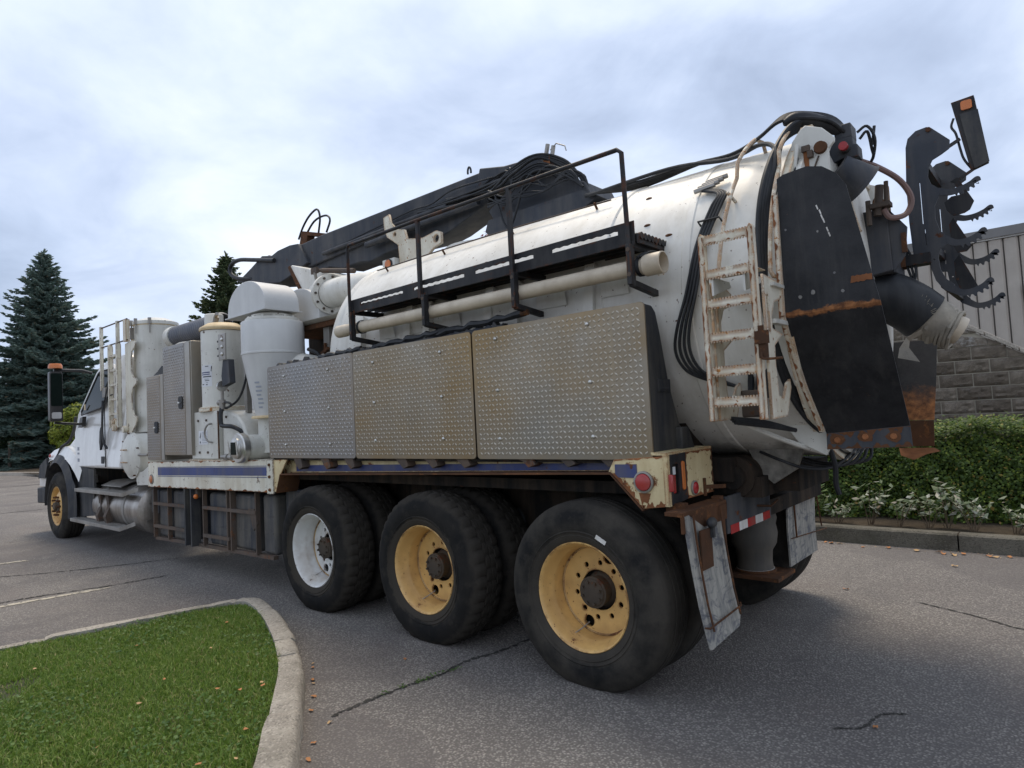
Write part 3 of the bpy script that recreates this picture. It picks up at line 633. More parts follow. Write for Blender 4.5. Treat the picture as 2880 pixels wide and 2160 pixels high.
MB().tube([(0.735, -0.02, 0.455), (0.752, 0.0, 0.450), (0.745, 0.40, 0.462), (0.735, 0.42, 0.47)], 0.005, 6).build('cross_rod', 'rust_heavy', fp)
MB().box(0.684, 0.692, 0.09, 0.22, 0.70, 0.90).build('wear_plate', 'rust_heavy', fp)
MB().sphere((0.70, 0.21, 0.925), 0.035, 12, 8, (0.7, 1.2, 0.8)).box(0.69, 0.71, 0.20, 0.225, 0.85, 0.92).build('plate_lamp', 'black_plastic', fp)
part('bumper_plate', MB().box(0.615, 0.632, 0.56, 1.25, 0.80, 1.01), 'black_boom', bevel=0.003)
bp2 = part('bumper_beam', MB().box(0.52, 0.615, 0.50, 2.40, 0.80, 0.90), 'frame_dark')
for i in range(5):
    y = 0.60+i*0.125; part('reflective_tape', MB().box(0.6325, 0.6345, y, y+0.122, 0.795, 0.845), 'lens_red' if i % 2 == 0 else 'reflective_white')
part('hanger_post', MB().bar((0.60, 0.52, 1.02), (0.60, 0.54, 0.40), 0.05), 'rust_heavy')
part('lever_rod', MB().tube([(0.63, 1.02, 0.90), (0.70, 1.06, 0.895), (0.66, 1.30, 0.90)], 0.007, 6), 'rust_heavy')
part('flap_hanger', MB().box(0.38, 0.57, 1.72, 2.44, 0.945, 1.03), 'rust_heavy', bevel=0.01)
f2 = MB(); A = [(0.562+0.004*math.sin(i*1.3), 1.76+0.006*math.sin(i*2), 0.955-0.118*i) for i in range(6)]; B = [(0.556+0.006*math.sin(i*1.1+1), 2.42-0.004*i, 0.955-0.118*i) for i in range(6)]
f2.sheet(A, B, 0.012, (-1, 0, 0)); fp2 = part('mud_flap', f2, 'flap_scuffed'); fp2['label'] = 'grey mud flap hanging straight behind the far rear wheel'
MB().tube([(0.575, 1.86, 0.96), (0.575, 1.88, 0.55)], 0.007, 6).build('flap_rod', 'rust_heavy', fp2)
MB().tube([(0.54, 2.46, 0.96), (0.54, 2.60, 0.52)], 0.006, 6).build('flap_rod', 'rust_heavy', fp2)
MB().tube([(0.572, 1.78, 0.56), (0.572, 2.62, 0.50)], 0.004, 6).build('cross_rod', 'rust_heavy', fp2)
# air spring pedestal seen between the flaps
part('air_spring', MB().lathe([(0.10, 0.36), (0.125, 0.37), (0.118, 0.42), (0.125, 0.50), (0.155, 0.55), (0.165, 0.62), (0.155, 0.68), (0.165, 0.72), (0.15, 0.80), (0.12, 0.84)], (0.36, 1.62, 0), n=28), 'spring_rubber')
part('spring_seat', MB().box(0.16, 0.58, 1.44, 1.78, 0.325, 0.35).lathe([(0.0, 0.352), (0.14, 0.352), (0.142, 0.368), (0.10, 0.372)], (0.36, 1.62, 0), n=24), 'rust_heavy')
part('spring_seat', MB().lathe([(0.105, 0.358), (0.135, 0.360), (0.138, 0.368), (0.11, 0.372)], (0.36, 1.62, 0), n=24), 'reflective_white')

# ---- tool boxes with diamond plate doors --------------------------
part('tool_box', MB().prism([(0.078, 1.270), (0.078, 2.085), (0.10, 2.098), (0.16, 2.095), (0.20, 2.06), (0.235, 1.95), (0.30, 1.68), (0.40, 1.44), (0.52, 1.30), (0.54, 1.270)], 'x', -3.50, 0.462), 'black_plastic', bevel=0.012, ang=50)
part('box_shelf', MB().box(-3.5, 0.50, 0.09, 0.56, 1.240, 1.268), 'frame_dark')
def lugs(x0, x1, z0, z1, y, p=0.031):
    V = []; F = []; nx = int((x1-x0-0.02)/p); nz = int((z1-z0-0.02)/p); ox = (x1-x0-(nx-1)*p)/2; oz = (z1-z0-(nz-1)*p)/2
    for i in range(nx):
        for j in range(nz):
            cx_, cz = x0+ox+i*p, z0+oz+j*p; s = 1 if (i+j) % 2 else -1; a = s*PI/4
            l, w = 0.0155, 0.0058; ux, uz = math.cos(a), math.sin(a); b = len(V)
            V += [(cx_-ux*l, y, cz-uz*l), (cx_+uz*w, y, cz-ux*w), (cx_+ux*l, y, cz+uz*l), (cx_-uz*w, y, cz+ux*w), (cx_-ux*l*0.45, y-0.0048, cz-uz*l*0.45), (cx_+ux*l*0.45, y-0.0048, cz+uz*l*0.45)]
            F += [(b, b+1, b+4), (b+1, b+5, b+4), (b+1, b+2, b+5), (b+2, b+3, b+5), (b+3, b+4, b+5), (b+3, b, b+4)]
    return V, F
def door(x0, x1, z0, z1, y, mat, name, r=0.025, bolts=(), label=None):
    d = plate(rrect(x0, x1, z0, z1, r), [], 0.010, mat, name, T, 'y', y+0.006, 0.002)
    if label: d['label'] = label
    V, F = lugs(x0, x1, z0, z1, y-0.0012); o = raw('tread_lugs', V, F, 'lug_worn_glint_grey' if mat == 'diamond_grey' else 'lug_worn_glint', d); o['kind'] = 'stuff'
    for bx, bz in bolts: MB().sphere((bx, y-0.004, bz), 0.0125, 12, 8, (1, 0.7, 1)).build('carriage_bolt', 'steel_bright', d)
    return d
E_ = [-3.514, -2.167, -0.827, 0.467]; ZB, ZT = 1.262, 2.104
door(E_[0], E_[1]-0.006, ZB, ZT, 0.062, 'diamond_grey', 'tool_box_door', bolts=[(-3.22, 2.0), (-2.52, 2.0), (-3.22, 1.68), (-2.52, 1.68), (-3.22, 1.38), (-2.52, 1.38)])
door(E_[1]+0.006, E_[2]-0.010, ZB, ZT, 0.060, 'diamond_plate', 'tool_box_door', bolts=[(-1.90, 2.0), (-1.14, 2.0), (-1.90, 1.69), (-1.14, 1.69), (-1.90, 1.40), (-1.14, 1.40)])
door(E_[2]+0.010, E_[3], ZB, ZT, 0.058, 'diamond_plate', 'tool_box_door', bolts=[(-0.61, 2.03), (0.10, 2.03), (-0.61, 1.70), (0.10, 1.70), (-0.61, 1.39), (0.10, 1.39)])
part('latch', MB().box(0.462, 0.470, 0.16, 0.30, 1.62, 1.69).box(0.470, 0.474, 0.17, 0.29, 1.63, 1.645), 'black_plastic', bevel=0.003)
part('side_pocket', MB().prism([(0.34, 1.29), (0.34, 1.42), (0.43, 1.42), (0.50, 1.29)], 'x', 0.455, 0.50), 'black_plastic', bevel=0.01)
rm = MB()          # torn rubber cover along the top of the boxes
pts = []
for i in range(150):
    x = -3.45+i*(2.85/149); h = 2.115+0.022*abs(math.sin(i*0.7))*random.random()+(0.02 if random.random() < 0.15 else 0)+0.012*(x+3.4)/2.8
    pts.append((x, h))
rm.sheet([(x, 0.10, 2.09) for x, h in pts], [(x, 0.12+0.01*random.random(), h) for x, h in pts], 0.05, (0, 1, 0))
part('torn_cover', rm, 'black_plastic')
rb = MB()
for x0, x1, z0, z1 in ((-2.75, -2.15, 2.125, 2.135), (-1.95, -1.15, 2.13, 2.155), (-1.35, -0.42, 2.14, 2.175)):
    n = 12; rb.tube([(x0+(x1-x0)*i/n, 0.13+0.01*math.sin(i*1.7), z0+(z1-z0)*i/n+0.008*math.sin(i*2.3)) for i in range(n+1)], [0.018+0.008*abs(math.sin(i*1.9)) for i in range(n+1)], 7)
part('cover_roll', rb, 'rubber_hose')
part('roll_end', MB().cyl((-0.44, 0.13, 2.174), (-0.39, 0.13, 2.178), 0.02, n=10), 'rust_heavy')
# ---- debris tank --------------------------------------------------
def on_tank(a, r=TR, x=0.0): return (x, YC+r*math.cos(rad(a)), TZ+r*math.sin(rad(a)))   # 180 = near side, 90 = top
XF, XR = -2.78, 1.13
prof = [(0.0, XF-0.40)]+[(TR*math.sin(rad(a)), XF-0.40*math.cos(rad(a))) for a in (8, 18, 30, 42, 54, 64, 73, 81, 90)]
prof += [(TR, x) for x in np.linspace(XF+0.3, XR, 12)]
tank = part('debris_tank', MB().lathe(prof, (0, YC, TZ), 'x', 96), 'white_tank', ang=50)
for x, w, h in ((XF+0.02, 0.05, 0.008), (0.02, 0.045, 0.010), (0.60, 0.03, 0.006)):
    MB().lathe([(TR-0.002, x-w), (TR+h, x-w*0.7), (TR+h, x+w*0.7), (TR-0.002, x+w)], (0, YC, TZ), 'x', 96).build('weld_band', 'white_tank', tank)
for x in (-2.35, -1.72, -1.50, -0.86, -0.62, -0.02):      # stiffeners on the near flank
    MB().lathe([(TR-0.01, x-0.035), (TR+0.045, x-0.035), (TR+0.045, x+0.035), (TR-0.01, x+0.035)], (0, YC, TZ), 'x', 18, rad(163), rad(222)).build('stiffener', 'white_tank', tank)
for x0, x1 in ((-2.1, -1.9), (-1.35, -1.15), (-0.85, -0.62), (-0.45, -0.2), (-1.75, -1.55), (0.05, 0.25)):
    MB().add([on_tank(176, TR+0.012, x0), on_tank(176, TR+0.012, x1), on_tank(170, TR+0.05, x1), on_tank(170, TR+0.05, x0+0.03)], [(0, 1, 2, 3)]).build('tank_pad', 'white_tank', tank)
rod = MB()
rp = [on_tank(128-2*math.sin(t*PI), TR+0.035, -2.55+2.5*t) for t in np.linspace(0, 1, 16)]
rod.tube(rp, 0.006, 6); rr = rod.build('tie_rod', 'cage_rusty', tank)
for t in (0.05, 0.35, 0.65, 0.95):
    x = -2.55+2.5*t; MB().bar(on_tank(128, TR-0.005, x), on_tank(128, TR+0.05, x), 0.012).build('rod_hook', 'rust_heavy', rr)
for a, x in ((147, -1.02), (150, 0.32), (133, 0.25), (157, 0.48)):
    MB().sphere(on_tank(a, TR, x), 0.018, 8, 6, (1.3, 0.5, 0.5)).build('rust_mark', 'rust_heavy', tank)
# saddle legs under the tank
for x in (-2.4, -1.0, 0.35):
    part('tank_saddle', MB().prism([(0.62, 1.12), (0.62, 1.48), (0.80, 1.34), (1.02, 1.24), (1.25, 1.215), (1.48, 1.24), (1.70, 1.34), (1.88, 1.48), (1.88, 1.12)], 'x', x-0.04, x+0.04), 'frame_dark')
# rear ring, bolting flange and domed door
ring = part('rear_ring', MB().lathe([(TR-0.01, XR-0.03), (TR+0.03, XR-0.03), (TR+0.03, XR+0.012), (TR-0.01, XR+0.012)], (0, YC, TZ), 'x', 96), 'white_rusty')
door_p = [(TR-0.01, XR+0.016), (TR-0.01, XR+0.045), (TR-0.05, XR+0.05)]+[((TR-0.05)*math.cos(rad(a)), XR+0.05+0.16*math.sin(rad(a))) for a in (15, 30, 45, 60, 75, 90)]
part('rear_door', MB().lathe(door_p, (0, YC, TZ), 'x', 80), 'white_tank', ang=50)
part('door_seal', MB().lathe([(TR-0.005, XR+0.012), (TR+0.0, XR+0.018), (TR-0.01, XR+0.02)], (0, YC, TZ), 'x', 80), 'black_plastic')
# lower stays between tank and deck at the rear
part('tank_stay', MB().prism([(0.62, 1.30), (0.80, 1.40), (0.98, 1.30), (0.92, 1.14), (0.78, 1.05), (0.70, 1.12)], 'y', 0.92, 0.95), 'greasy_white')
part('tank_stay', MB().prism([(0.98, 1.60), (1.14, 1.62), (1.20, 1.32), (1.155, 1.24), (1.02, 1.31), (0.93, 1.44)], 'y', 0.66, 0.685), 'white_machine')
part('hinge_block', MB().cyl((0.60, 0.78, 1.10), (0.60, 0.95, 1.10), 0.12, n=24).cyl((0.60, 0.74, 1.10), (0.60, 0.78, 1.10), 0.07, n=18).box(0.45, 0.75, 0.80, 1.7, 0.98, 1.10), 'frame_dark')
part('under_frame', MB().box(0.30, 0.62, 0.70, 1.75, 1.08, 1.22).box(0.62, 0.9, 1.0, 1.6, 1.0, 1.16), 'frame_dark')

# ---- hinge ears, bolt, bracket on the door -----------------------
ear = [(1.066, 2.734), (1.122, 2.915), (1.166, 2.968), (1.193, 2.983), (1.273, 2.945), (1.328, 2.879), (1.326, 2.856), (1.296, 2.828), (1.296, 2.60), (1.13, 2.56)]
for yy in (0.60, 1.90):
    e = part('hinge_ear', MB().prism(ear, 'y', yy-0.012, yy+0.012), 'white_machine', bevel=0.004)
    MB().cyl((1.261, yy-0.012, 2.841), (1.261, yy-0.032, 2.841), 0.034, 0.030, 18).build('pivot_pin', 'rust_heavy', e)
    MB().box(1.175, 1.20, yy-0.016, yy-0.012, 2.735, 2.86).build('rust_streak', 'rust_orange', e)
    MB().box(1.17, 1.21, yy-0.03, yy-0.012, 2.84, 2.87).box(1.20, 1.225, yy-0.04, yy-0.012, 2.80, 2.835).build('latch_lug', 'cage_rusty', e)
    MB().bar((1.25, yy-0.016, 2.80), (1.215, yy-0.016, 2.72), 0.012, 0.006).build('stain_run', 'cage_rusty', e)
part('hinge_beam', MB().box(1.16, 1.22, 0.62, 1.88, 2.93, 2.99), 'white_rusty')
part('slide_pipe', MB().cyl((1.12, 0.50, 2.60), (1.155, 0.56, 2.88), 0.012, n=10), 'white_machine')

# ---- black splash skirt round the lower half of the door -----------
YS = 0.268
sk = part('splash_skirt', MB().prism([(1.13, 2.63), (1.16, 2.645), (1.27, 2.655), (1.34, 2.635), (1.40, 2.585), (1.437, 2.52), (1.54, 1.957), (1.126, 1.946)], 'y', YS, YS+0.006), 'black_skirt')
sk['label'] = 'black upper skirt panel with rusted fold along its lower edge'
s2 = MB(); s2.sheet([(1.126, YS, 1.946), (1.13, 0.31, 1.86), (1.15, 0.45, 1.60), (1.18, 0.60, 1.355)], [(1.54, YS, 1.957), (1.545, 0.31, 1.87), (1.553, 0.45, 1.62), (1.558, 0.60, 1.385)], 0.006, (0, 1, 0.3))
sk2 = part('splash_skirt', s2, 'black_skirt')
sk3 = part('skirt_lip', MB().prism([(1.178, 1.272), (1.18, 1.355), (1.558, 1.385), (1.562, 1.283)], 'y', 0.600, 0.608), 'black_boom')
for x, z in ((1.23, 1.32), (1.36, 1.335), (1.485, 1.335)):
    MB().cyl((x, 0.600, z), (x, 0.592, z), 0.017, 0.013, 10).build('rusty_bolt', 'rust_orange', sk3)
    MB().prism([(x+0.035*math.cos(a)*(0.7+0.5*random.random()), z+0.03*math.sin(a)*(0.7+0.6*random.random())) for a in np.linspace(0, 2*PI, 11)[:-1]], 'y', 0.5975, 0.5995).build('rust_bloom', 'rust_heavy', sk3)
MB().prism([(1.425+0.09*i/11, 2.062+0.004*i/11-0.005*random.random()) for i in range(12)]+[(1.515-0.085*i/11, 2.088+0.005*random.random()) for i in range(12)], 'y', YS-0.003, YS-0.001).build('rust_patch', 'rust_orange', sk)
for x, z, r in ((1.20, 2.03, 0.008), (1.26, 2.045, 0.010), (1.39, 2.03, 0.007), (1.155, 2.37, 0.005), (1.30, 2.33, 0.005), (1.36, 2.12, 0.005)):
    MB().prism([(x+r*math.cos(a)*(0.7+0.6*random.random()), z+r*1.2*math.sin(a)) for a in np.linspace(0, 2*PI, 9)[:-1]], 'y', YS-0.0025, YS-0.001).build('paint_chip', 'flap_grey', sk)
sl = MB()
for x, z in ((1.300, 2.455), (1.312, 2.43), (1.318, 2.405), (1.325, 2.385), (1.338, 2.34), (1.345, 2.315)):
    sl.prism([(x, z), (x+0.006, z+0.002), (x+0.012, z-0.02), (x+0.007, z-0.022)], 'y', YS-0.0025, YS-0.001)
sl.build('split_seam', 'reflective_white', sk)
# near ring edge strip with rusty cream paint, follows the skirt edge
ed = MB(); ep = [(1.118, 0.262, 2.55), (1.114, 0.262, 2.20), (1.112, 0.262, 1.95), (1.116, 0.305, 1.86), (1.136, 0.44, 1.60), (1.166, 0.585, 1.37)]
for a, b in zip(ep[:-1], ep[1:]): ed.bar(a, b, 0.020, 0.026, up=(1, 0, 0))
part('skirt_frame', ed, 'white_rusty')
bl = MB()      # black rubber sheet hanging between ring and skirt
P_ = [(1.06, 0.40, 2.42), (1.055, 0.36, 2.1), (1.06, 0.37, 1.86), (1.045, 0.42, 1.72), (1.06, 0.48, 1.60), (1.10, 0.56, 1.46), (1.15, 0.64, 1.40)]
bl.sheet(P_, [(x+0.075, y-0.02, z) for x, y, z in P_], 0.02, (0, 1, 0)); part('rubber_sheet', bl, 'rubber_hose')
# far side skirt, seen from inside: rusty
f3 = MB(); f3.sheet([(1.18, 2.22, 1.91), (1.20, 2.10, 1.62), (1.24, 1.98, 1.37)], [(1.482, 2.22, 1.905), (1.475, 2.10, 1.63), (1.462, 1.98, 1.365)], 0.006, (0, 1, 0))
o = part('splash_skirt', f3, 'skirt_burnt'); o['label'] = 'far skirt panel, black above and bare rust below'
part('skirt_lip', MB().prism([(1.25, 1.195), (1.24, 1.368), (1.460, 1.363), (1.452, 1.195)], 'y', 1.972, 1.980), 'rust_heavy')
part('skirt_flange', MB().add([(1.25, 1.972, 1.185), (1.45, 1.972, 1.185), (1.49, 1.93, 1.165), (1.42, 1.90, 1.150), (1.35, 1.86, 1.115), (1.27, 1.90, 1.14)], [(0, 1, 2, 3, 4, 5)]), 'rust_orange')

# ---- ladder on the near side of the tank --------------------------
lad = sub('ladder', T)
for x in (0.838, 1.080):
    MB().prism([(x-0.013, 1.452), (x-0.013, 2.352), (x, 2.372), (x+0.013, 2.352), (x+0.013, 1.452)], 'y', -0.012, 0.032).build('ladder_rail', 'white_rusty', lad, bevel=0.003)
def rung(z, deep):
    m = MB(); n = 15; x0, x1 = 0.853, 1.067
    m.box(x0, x1, -0.008, 0.0, z-0.034, z-0.004); m.box(x0, x1, -0.008, deep, z-0.004, z)
    for i in range(n):
        cx_ = x0+(i+0.5)*(x1-x0)/n; m.prism([(cx_-0.0055, z), (cx_-0.003, z+0.009), (cx_+0.003, z+0.009), (cx_+0.0055, z)], 'y', -0.008, 0.004); m.prism([(cx_-0.0055, z-0.034), (cx_+0.0055, z-0.034), (cx_+0.003, z-0.042), (cx_-0.003, z-0.042)], 'y', -0.008, 0.0)
    m.build('rung', 'white_rusty', lad)
for z, d in ((2.350, 0.07), (2.180, 0.20), (2.035, 0.07), (1.872, 0.07), (1.707, 0.07), (1.560, 0.07)): rung(z, d)
for x in (0.875, 1.03): MB().prism([(0.0, 2.15), (0.20, 2.15), (0.22, 2.125), (0.0, 2.06)], 'x', x, x+0.01).build('step_bracket', 'white_machine', lad)
# standoff plates: side plates with slots behind each rail
for x in (0.838, 1.088):
    so = [(0.034, 2.13), (0.20, 2.12), (0.27, 2.10), (0.275, 2.04), (0.16, 2.01), (0.115, 1.94), (0.115, 1.88), (0.25, 1.86), (0.13, 1.80), (0.125, 1.70), (0.14, 1.56), (0.20, 1.545), (0.26, 1.62), (0.31, 1.64), (0.32, 1.60), (0.24, 1.46), (0.034, 1.452)]
    plate(so, [rrect(0.06, 0.085, 1.86, 2.04, 0.012, 5)], 0.010, 'white_rusty', 'standoff_plate', T, 'x', x+0.018, 0.001)
part('standoff_arm', MB().box(1.09, 1.13, 0.12, 0.30, 2.085, 2.10).box(1.09, 1.13, 0.12, 0.30, 1.905, 1.925), 'white_machine')
la = part('ladder_latch', MB().box(1.088, 1.122, -0.022, 0.010, 1.735, 1.85).box(1.075, 1.14, -0.03, -0.022, 1.80, 1.86).cyl((1.10, -0.01, 1.86), (1.10, -0.01, 1.885), 0.014, n=8), 'rust_heavy')
MB().tube(spl([(1.10, -0.02, 1.76), (1.105, -0.03, 1.735), (1.13, -0.03, 1.728), (1.195, -0.03, 1.727)], 5), 0.006, 6).build('latch_handle', 'rust_heavy', la)
# hoops from ladder over the tank shoulder
for x, xt in ((0.805, 0.895), (1.075, 1.095)):
    pth = [on_tank(a, TR+0.05+(0.05 if a < 140 else 0), x+(xt-x)*((178-a)/58.0)) for a in range(178, 118, -4)]
    pth += [on_tank(118, TR+0.06, xt+0.012), on_tank(119, TR-0.01, xt+0.02)]
    start = [on_tank(180, TR+0.004, x+0.035), on_tank(179.5, TR+0.04, x+0.01)]
    part('grab_hoop', MB().tube(start+pth, 0.011, 8), 'white_rusty')
part('rope_peg', MB().bar(on_tank(150, TR, 0.86), on_tank(149, TR+0.07, 0.835), 0.012), 'white_rusty')

# ---- hoses over the rear of the tank -------------------------------
def hose(pts, r, mat='rubber_hose', k=6, n=8, name='hydraulic_hose'): return part(name, MB().tube(spl(pts, k), r, n), mat)
for i in range(4):         # loop of hoses hanging down the near flank
    d = i*0.019
    hose([on_tank(140, TR+0.02, 0.62+d*0.5), on_tank(146, TR+0.035, 0.76+d*0.7), on_tank(152, TR+0.035, 0.735+d), on_tank(165, TR+0.035, 0.675+d*0.9), on_tank(180, TR+0.035, 0.615+d), on_tank(191, TR+0.05, 0.545+d*1.3),
          on_tank(198, TR+0.06, 0.52+d*1.5), on_tank(204, TR+0.06, 0.555+d*1.4), on_tank(208, TR+0.05, 0.65+d), on_tank(212, TR+0.03, 0.80)], 0.0085)
hf = MB()
for i in range(4): hf.cyl(on_tank(141-1.2*i, TR+0.03, 0.60+0.02*i), on_tank(140-1.2*i, TR+0.03, 0.72+0.02*i), 0.015, n=6)
part('hose_fittings', hf, 'steel_dull')
part('hose_clip', MB().tube([on_tank(157, TR+0.01, 0.68), on_tank(157, TR+0.05, 0.68), on_tank(157, TR+0.05, 0.80), on_tank(157, TR+0.01, 0.80)], 0.006, 6), 'rubber_hose')
for i in range(5):         # run along the crown of the tank from boom to the door
    d = i*0.028
    hose([(-0.45, 0.95+d, 3.13+0.01*i), (0.0, 0.86+d, 3.07), (0.45, 0.80+d, 3.05+0.008*i), (0.72, 0.76+d, 3.02+0.01*i), (0.90, 0.70+d, 3.035+0.016*i), (1.03, 0.68+d, 3.085+0.018*i), (1.15, 0.70+d, 3.075+0.016*i), (1.27, 0.78+d, 3.04+0.012*i), (1.33, 0.90+d, 2.97)], 0.0105)
hose([(-0.45, 0.95, 3.12), (0.3, 0.78, 3.06), (0.72, 0.72, 2.98), (0.95, 0.60, 2.96), (1.06, 0.50, 2.87), (1.06, 0.42, 2.70), (1.055, 0.37, 2.45)], 0.013)
for i in range(6):         # bundle dropping round the rear ring
    d = i*0.021
    hose([(1.22, 0.80+d, 3.06), (1.12+d*0.2, 0.68+d, 3.05), (1.07, 0.55+d*0.4, 2.93), (1.035+d*0.4, 0.40+d*0.5, 2.72), (1.015+d*0.5, 0.315+d*0.5, 2.50), (1.01+d*0.6, 0.285+d*0.6, 2.25), (1.015+d*0.6, 0.30+d*0.6, 2.0), (1.03+d*0.5, 0.36+d*0.5, 1.78), (1.05+d*0.6, 0.47+d*0.5, 1.58), (1.10, 0.60+d, 1.42), (1.16, 0.72+d, 1.33)], 0.0135)
part('hose_sleeve', MB().tube(spl([(1.06, 0.68, 3.07), (1.12, 0.72, 3.085), (1.20, 0.78, 3.06), (1.30, 0.88, 3.0)], 5), [0.018, 0.024, 0.030, 0.035, 0.038, 0.040, 0.041, 0.042, 0.042, 0.042, 0.042, 0.041, 0.039, 0.036, 0.03, 0.02], 10), 'rubber_hose')
for i in range(5):         # loops drooping under the door
    s = random.random()
    hose([(0.72+0.05*i, 0.90+0.03*i, 1.24-0.012*i), (0.86, 0.85+0.09*i, 1.17+0.03*s), (0.98, 0.90+0.11*i, 1.13+0.02*s), (1.10+0.02*i, 1.0+0.10*i, 1.15), (1.20, 1.15+0.08*i, 1.24+0.02*s)], 0.009)
hose([(1.15, 0.72, 1.30), (1.17, 0.75, 1.18), (1.165, 0.76, 1.08), (1.175, 0.77, 1.02)], 0.014)
for i in range(3): hose([(0.86+0.01*i, 0.16, 1.46-0.01*i), (0.97, 0.30, 1.435-0.01*i), (1.06, 0.5, 1.38)], 0.011)
hose([(0.82, 0.20, 1.48), (0.90, 0.36, 1.40), (1.02, 0.62, 1.30), (1.12, 0.80, 1.24)], 0.014, 'white_machine', name='conduit')
part('grease_pocket', MB().box(0.86, 0.96, 0.30, 0.42, 1.46, 1.60), 'cage_rusty', bevel=0.01)
for i in range(3): part('pipe_stub', MB().cyl(on_tank(207, TR-0.02, 0.88+0.045*i), on_tank(216, TR+0.05, 0.86+0.045*i), 0.017, n=8), 'rubber_hose')

# ---- walkway and handrail -------------------------------------------
wk = sub('walkway', T)
kp = [(-2.155, 2.378), (-2.155, 2.520), (0.440, 2.548), (0.440, 2.400)]
slots = []
for a, b in ((-2.02, -1.50), (-1.38, -0.86), (-0.76, -0.26), (-0.12, 0.34)):
    z0 = 2.462+0.0108*(a+2.155); z1 = 2.462+0.0108*(b+2.155); n = 16
    slots.append([(a, z0), (b, z1), (b, z1+0.022)]+[(b-(b-a)*i/n, z0+(z1-z0)*(1-i/n)+0.022+(0.005 if i % 2 else 0)) for i in range(1, n)]+[(a, z0+0.022)])
kp = [(-2.155, 2.415), (-2.155, 2.520), (0.440, 2.548), (0.440, 2.422)]
plate(kp, slots, 0.006, 'black_steel', 'kick_plate', wk, 'y', 0.058, 0.001)
for i in range(5):
    y0 = 0.075+i*0.072; m = MB(); m.box(-2.14, 0.455, y0, y0+0.062, 2.474, 2.480); m.box(-2.14, 0.455, y0, y0+0.004, 2.44, 2.474); m.box(-2.14, 0.455, y0+0.058, y0+0.062, 2.44, 2.474)
    for j in range(40):
        x = -2.11+j*0.065; m.cyl((x, y0+0.031, 2.480), (x, y0+0.031, 2.490), 0.020, 0.013, 8)
    m.build('deck_plank', 'black_steel', wk)
m = MB()
for i in range(9):
    y = 0.085+i*0.04; m.lathe([(0.0, 0.452), (0.020, 0.452), (0.020, 0.47), (0.0, 0.47)], (0, y, 2.466), 'x', 10)
m.box(0.448, 0.462, 0.065, 0.43, 2.425, 2.474); m.build('deck_end', 'black_steel', wk)
for x in (-2.12, -1.25, -0.412, 0.415):
    m = MB(); m.bar((x, 0.042, 2.42), (x, 0.042, 2.20), 0.045, 0.03, up=(1, 0, 0)); m.bar((x, 0.04, 2.21), (x, 0.36, 2.175), 0.035); m.bar((x, 0.33, 2.17), (x, 0.33, 2.44), 0.03); m.bar((x, 0.05, 2.42), (x, 0.40, 2.42), 0.036)
    m.build('walkway_bracket', 'black_steel', wk, bevel=0.003)
    for z in (2.39, 2.255): MB().cyl((x, 0.028, z), (x, 0.016, z), 0.013, n=6).build('bolt', 'cage_rusty', wk)
part('bracket_foot', MB().prism(rrect(0.43, 0.47, 2.13, 2.34, 0.012), 'y', 0.31, 0.325), 'white_rusty')
hr = sub('handrail', T); rpth = [(-2.135, 0.036, 2.40), (-2.140, 0.036, 2.935), (-2.12, 0.036, 2.960), (-1.30, 0.036, 2.962), (-0.42, 0.036, 2.958), (0.375, 0.036, 2.952), (0.402, 0.036, 2.928), (0.412, 0.036, 2.40)]
MB().tube(rpth, 0.0135, 10).build('top_rail', 'black_steel', hr)
for x in (-1.285, -0.418): MB().bar((x, 0.036, 2.40), (x, 0.036, 2.955), 0.026).build('rail_post', 'black_steel', hr)
# ---- boom and its cradle -------------------------------------------
bm_ = sub('boom', T)
def beam(prof, y0, y1, mat, name, par=bm_, **k): return MB().prism(prof, 'y', y0, y1).build(name, mat, par, **k)
beam([(-4.62, 3.40), (-4.55, 3.655), (-4.06, 3.672), (-1.60, 3.668), (-1.45, 3.60), (-1.50, 3.50), (-4.3, 3.36)], 1.06, 1.42, 'black_boom', 'boom_arm', bevel=0.012)
beam([(-4.45, 3.30), (-4.30, 3.44), (-1.60, 3.54), (-1.55, 3.40), (-2.05, 3.255), (-2.25, 3.225), (-2.80, 3.250), (-2.98, 3.250), (-3.24, 3.215), (-3.45, 3.245), (-3.74, 3.235), (-4.0, 3.30)], 1.10, 1.38, 'black_boom', 'boom_lower', bevel=0.01)
beam([(-5.98, 3.47), (-5.60, 3.590), (-5.33, 3.685), (-5.10, 3.64), (-4.95, 3.672), (-4.68, 3.680), (-4.50, 3.66), (-4.30, 3.40), (-4.75, 3.30), (-4.93, 3.275), (-5.5, 3.36)], 1.02, 1.40, 'black_boom', 'boom_head', bevel=0.01)
beam([(-4.69, 3.66), (-4.625, 3.845), (-4.59, 3.85), (-4.06, 3.70), (-4.10, 3.675), (-4.50, 3.78), (-4.54, 3.66)], 1.15, 1.25, 'rust_heavy', 'boom_bracket')
beam([(-5.6, 3.60), (-5.42, 3.695), (-5.30, 3.70), (-5.20, 3.64)], 1.10, 1.25, 'rust_heavy', 'head_cap')
beam([(-1.66, 3.50), (-1.60, 3.70), (-1.32, 3.638), (-0.98, 3.610), (-0.86, 3.545), (-0.80, 3.42), (-0.52, 3.28), (-0.46, 3.14), (-0.62, 3.09), (-1.35, 3.10), (-1.46, 3.20), (-1.52, 3.30), (-1.40, 3.36), (-1.30, 3.42)], 1.05, 1.45, 'black_boom', 'boom_base', bevel=0.012)
beam([(-1.50, 3.10), (-1.46, 3.19), (-0.50, 3.19), (-0.36, 3.11), (-0.5, 3.05), (-1.45, 3.05)], 0.98, 1.5, 'black_boom', 'boom_pedestal')
part('slew_ring', MB().lathe([(0.0, 3.05), (0.30, 3.05), (0.30, 3.16), (0.0, 3.16)], (-0.85, 1.25, 0), n=28), 'black_boom')
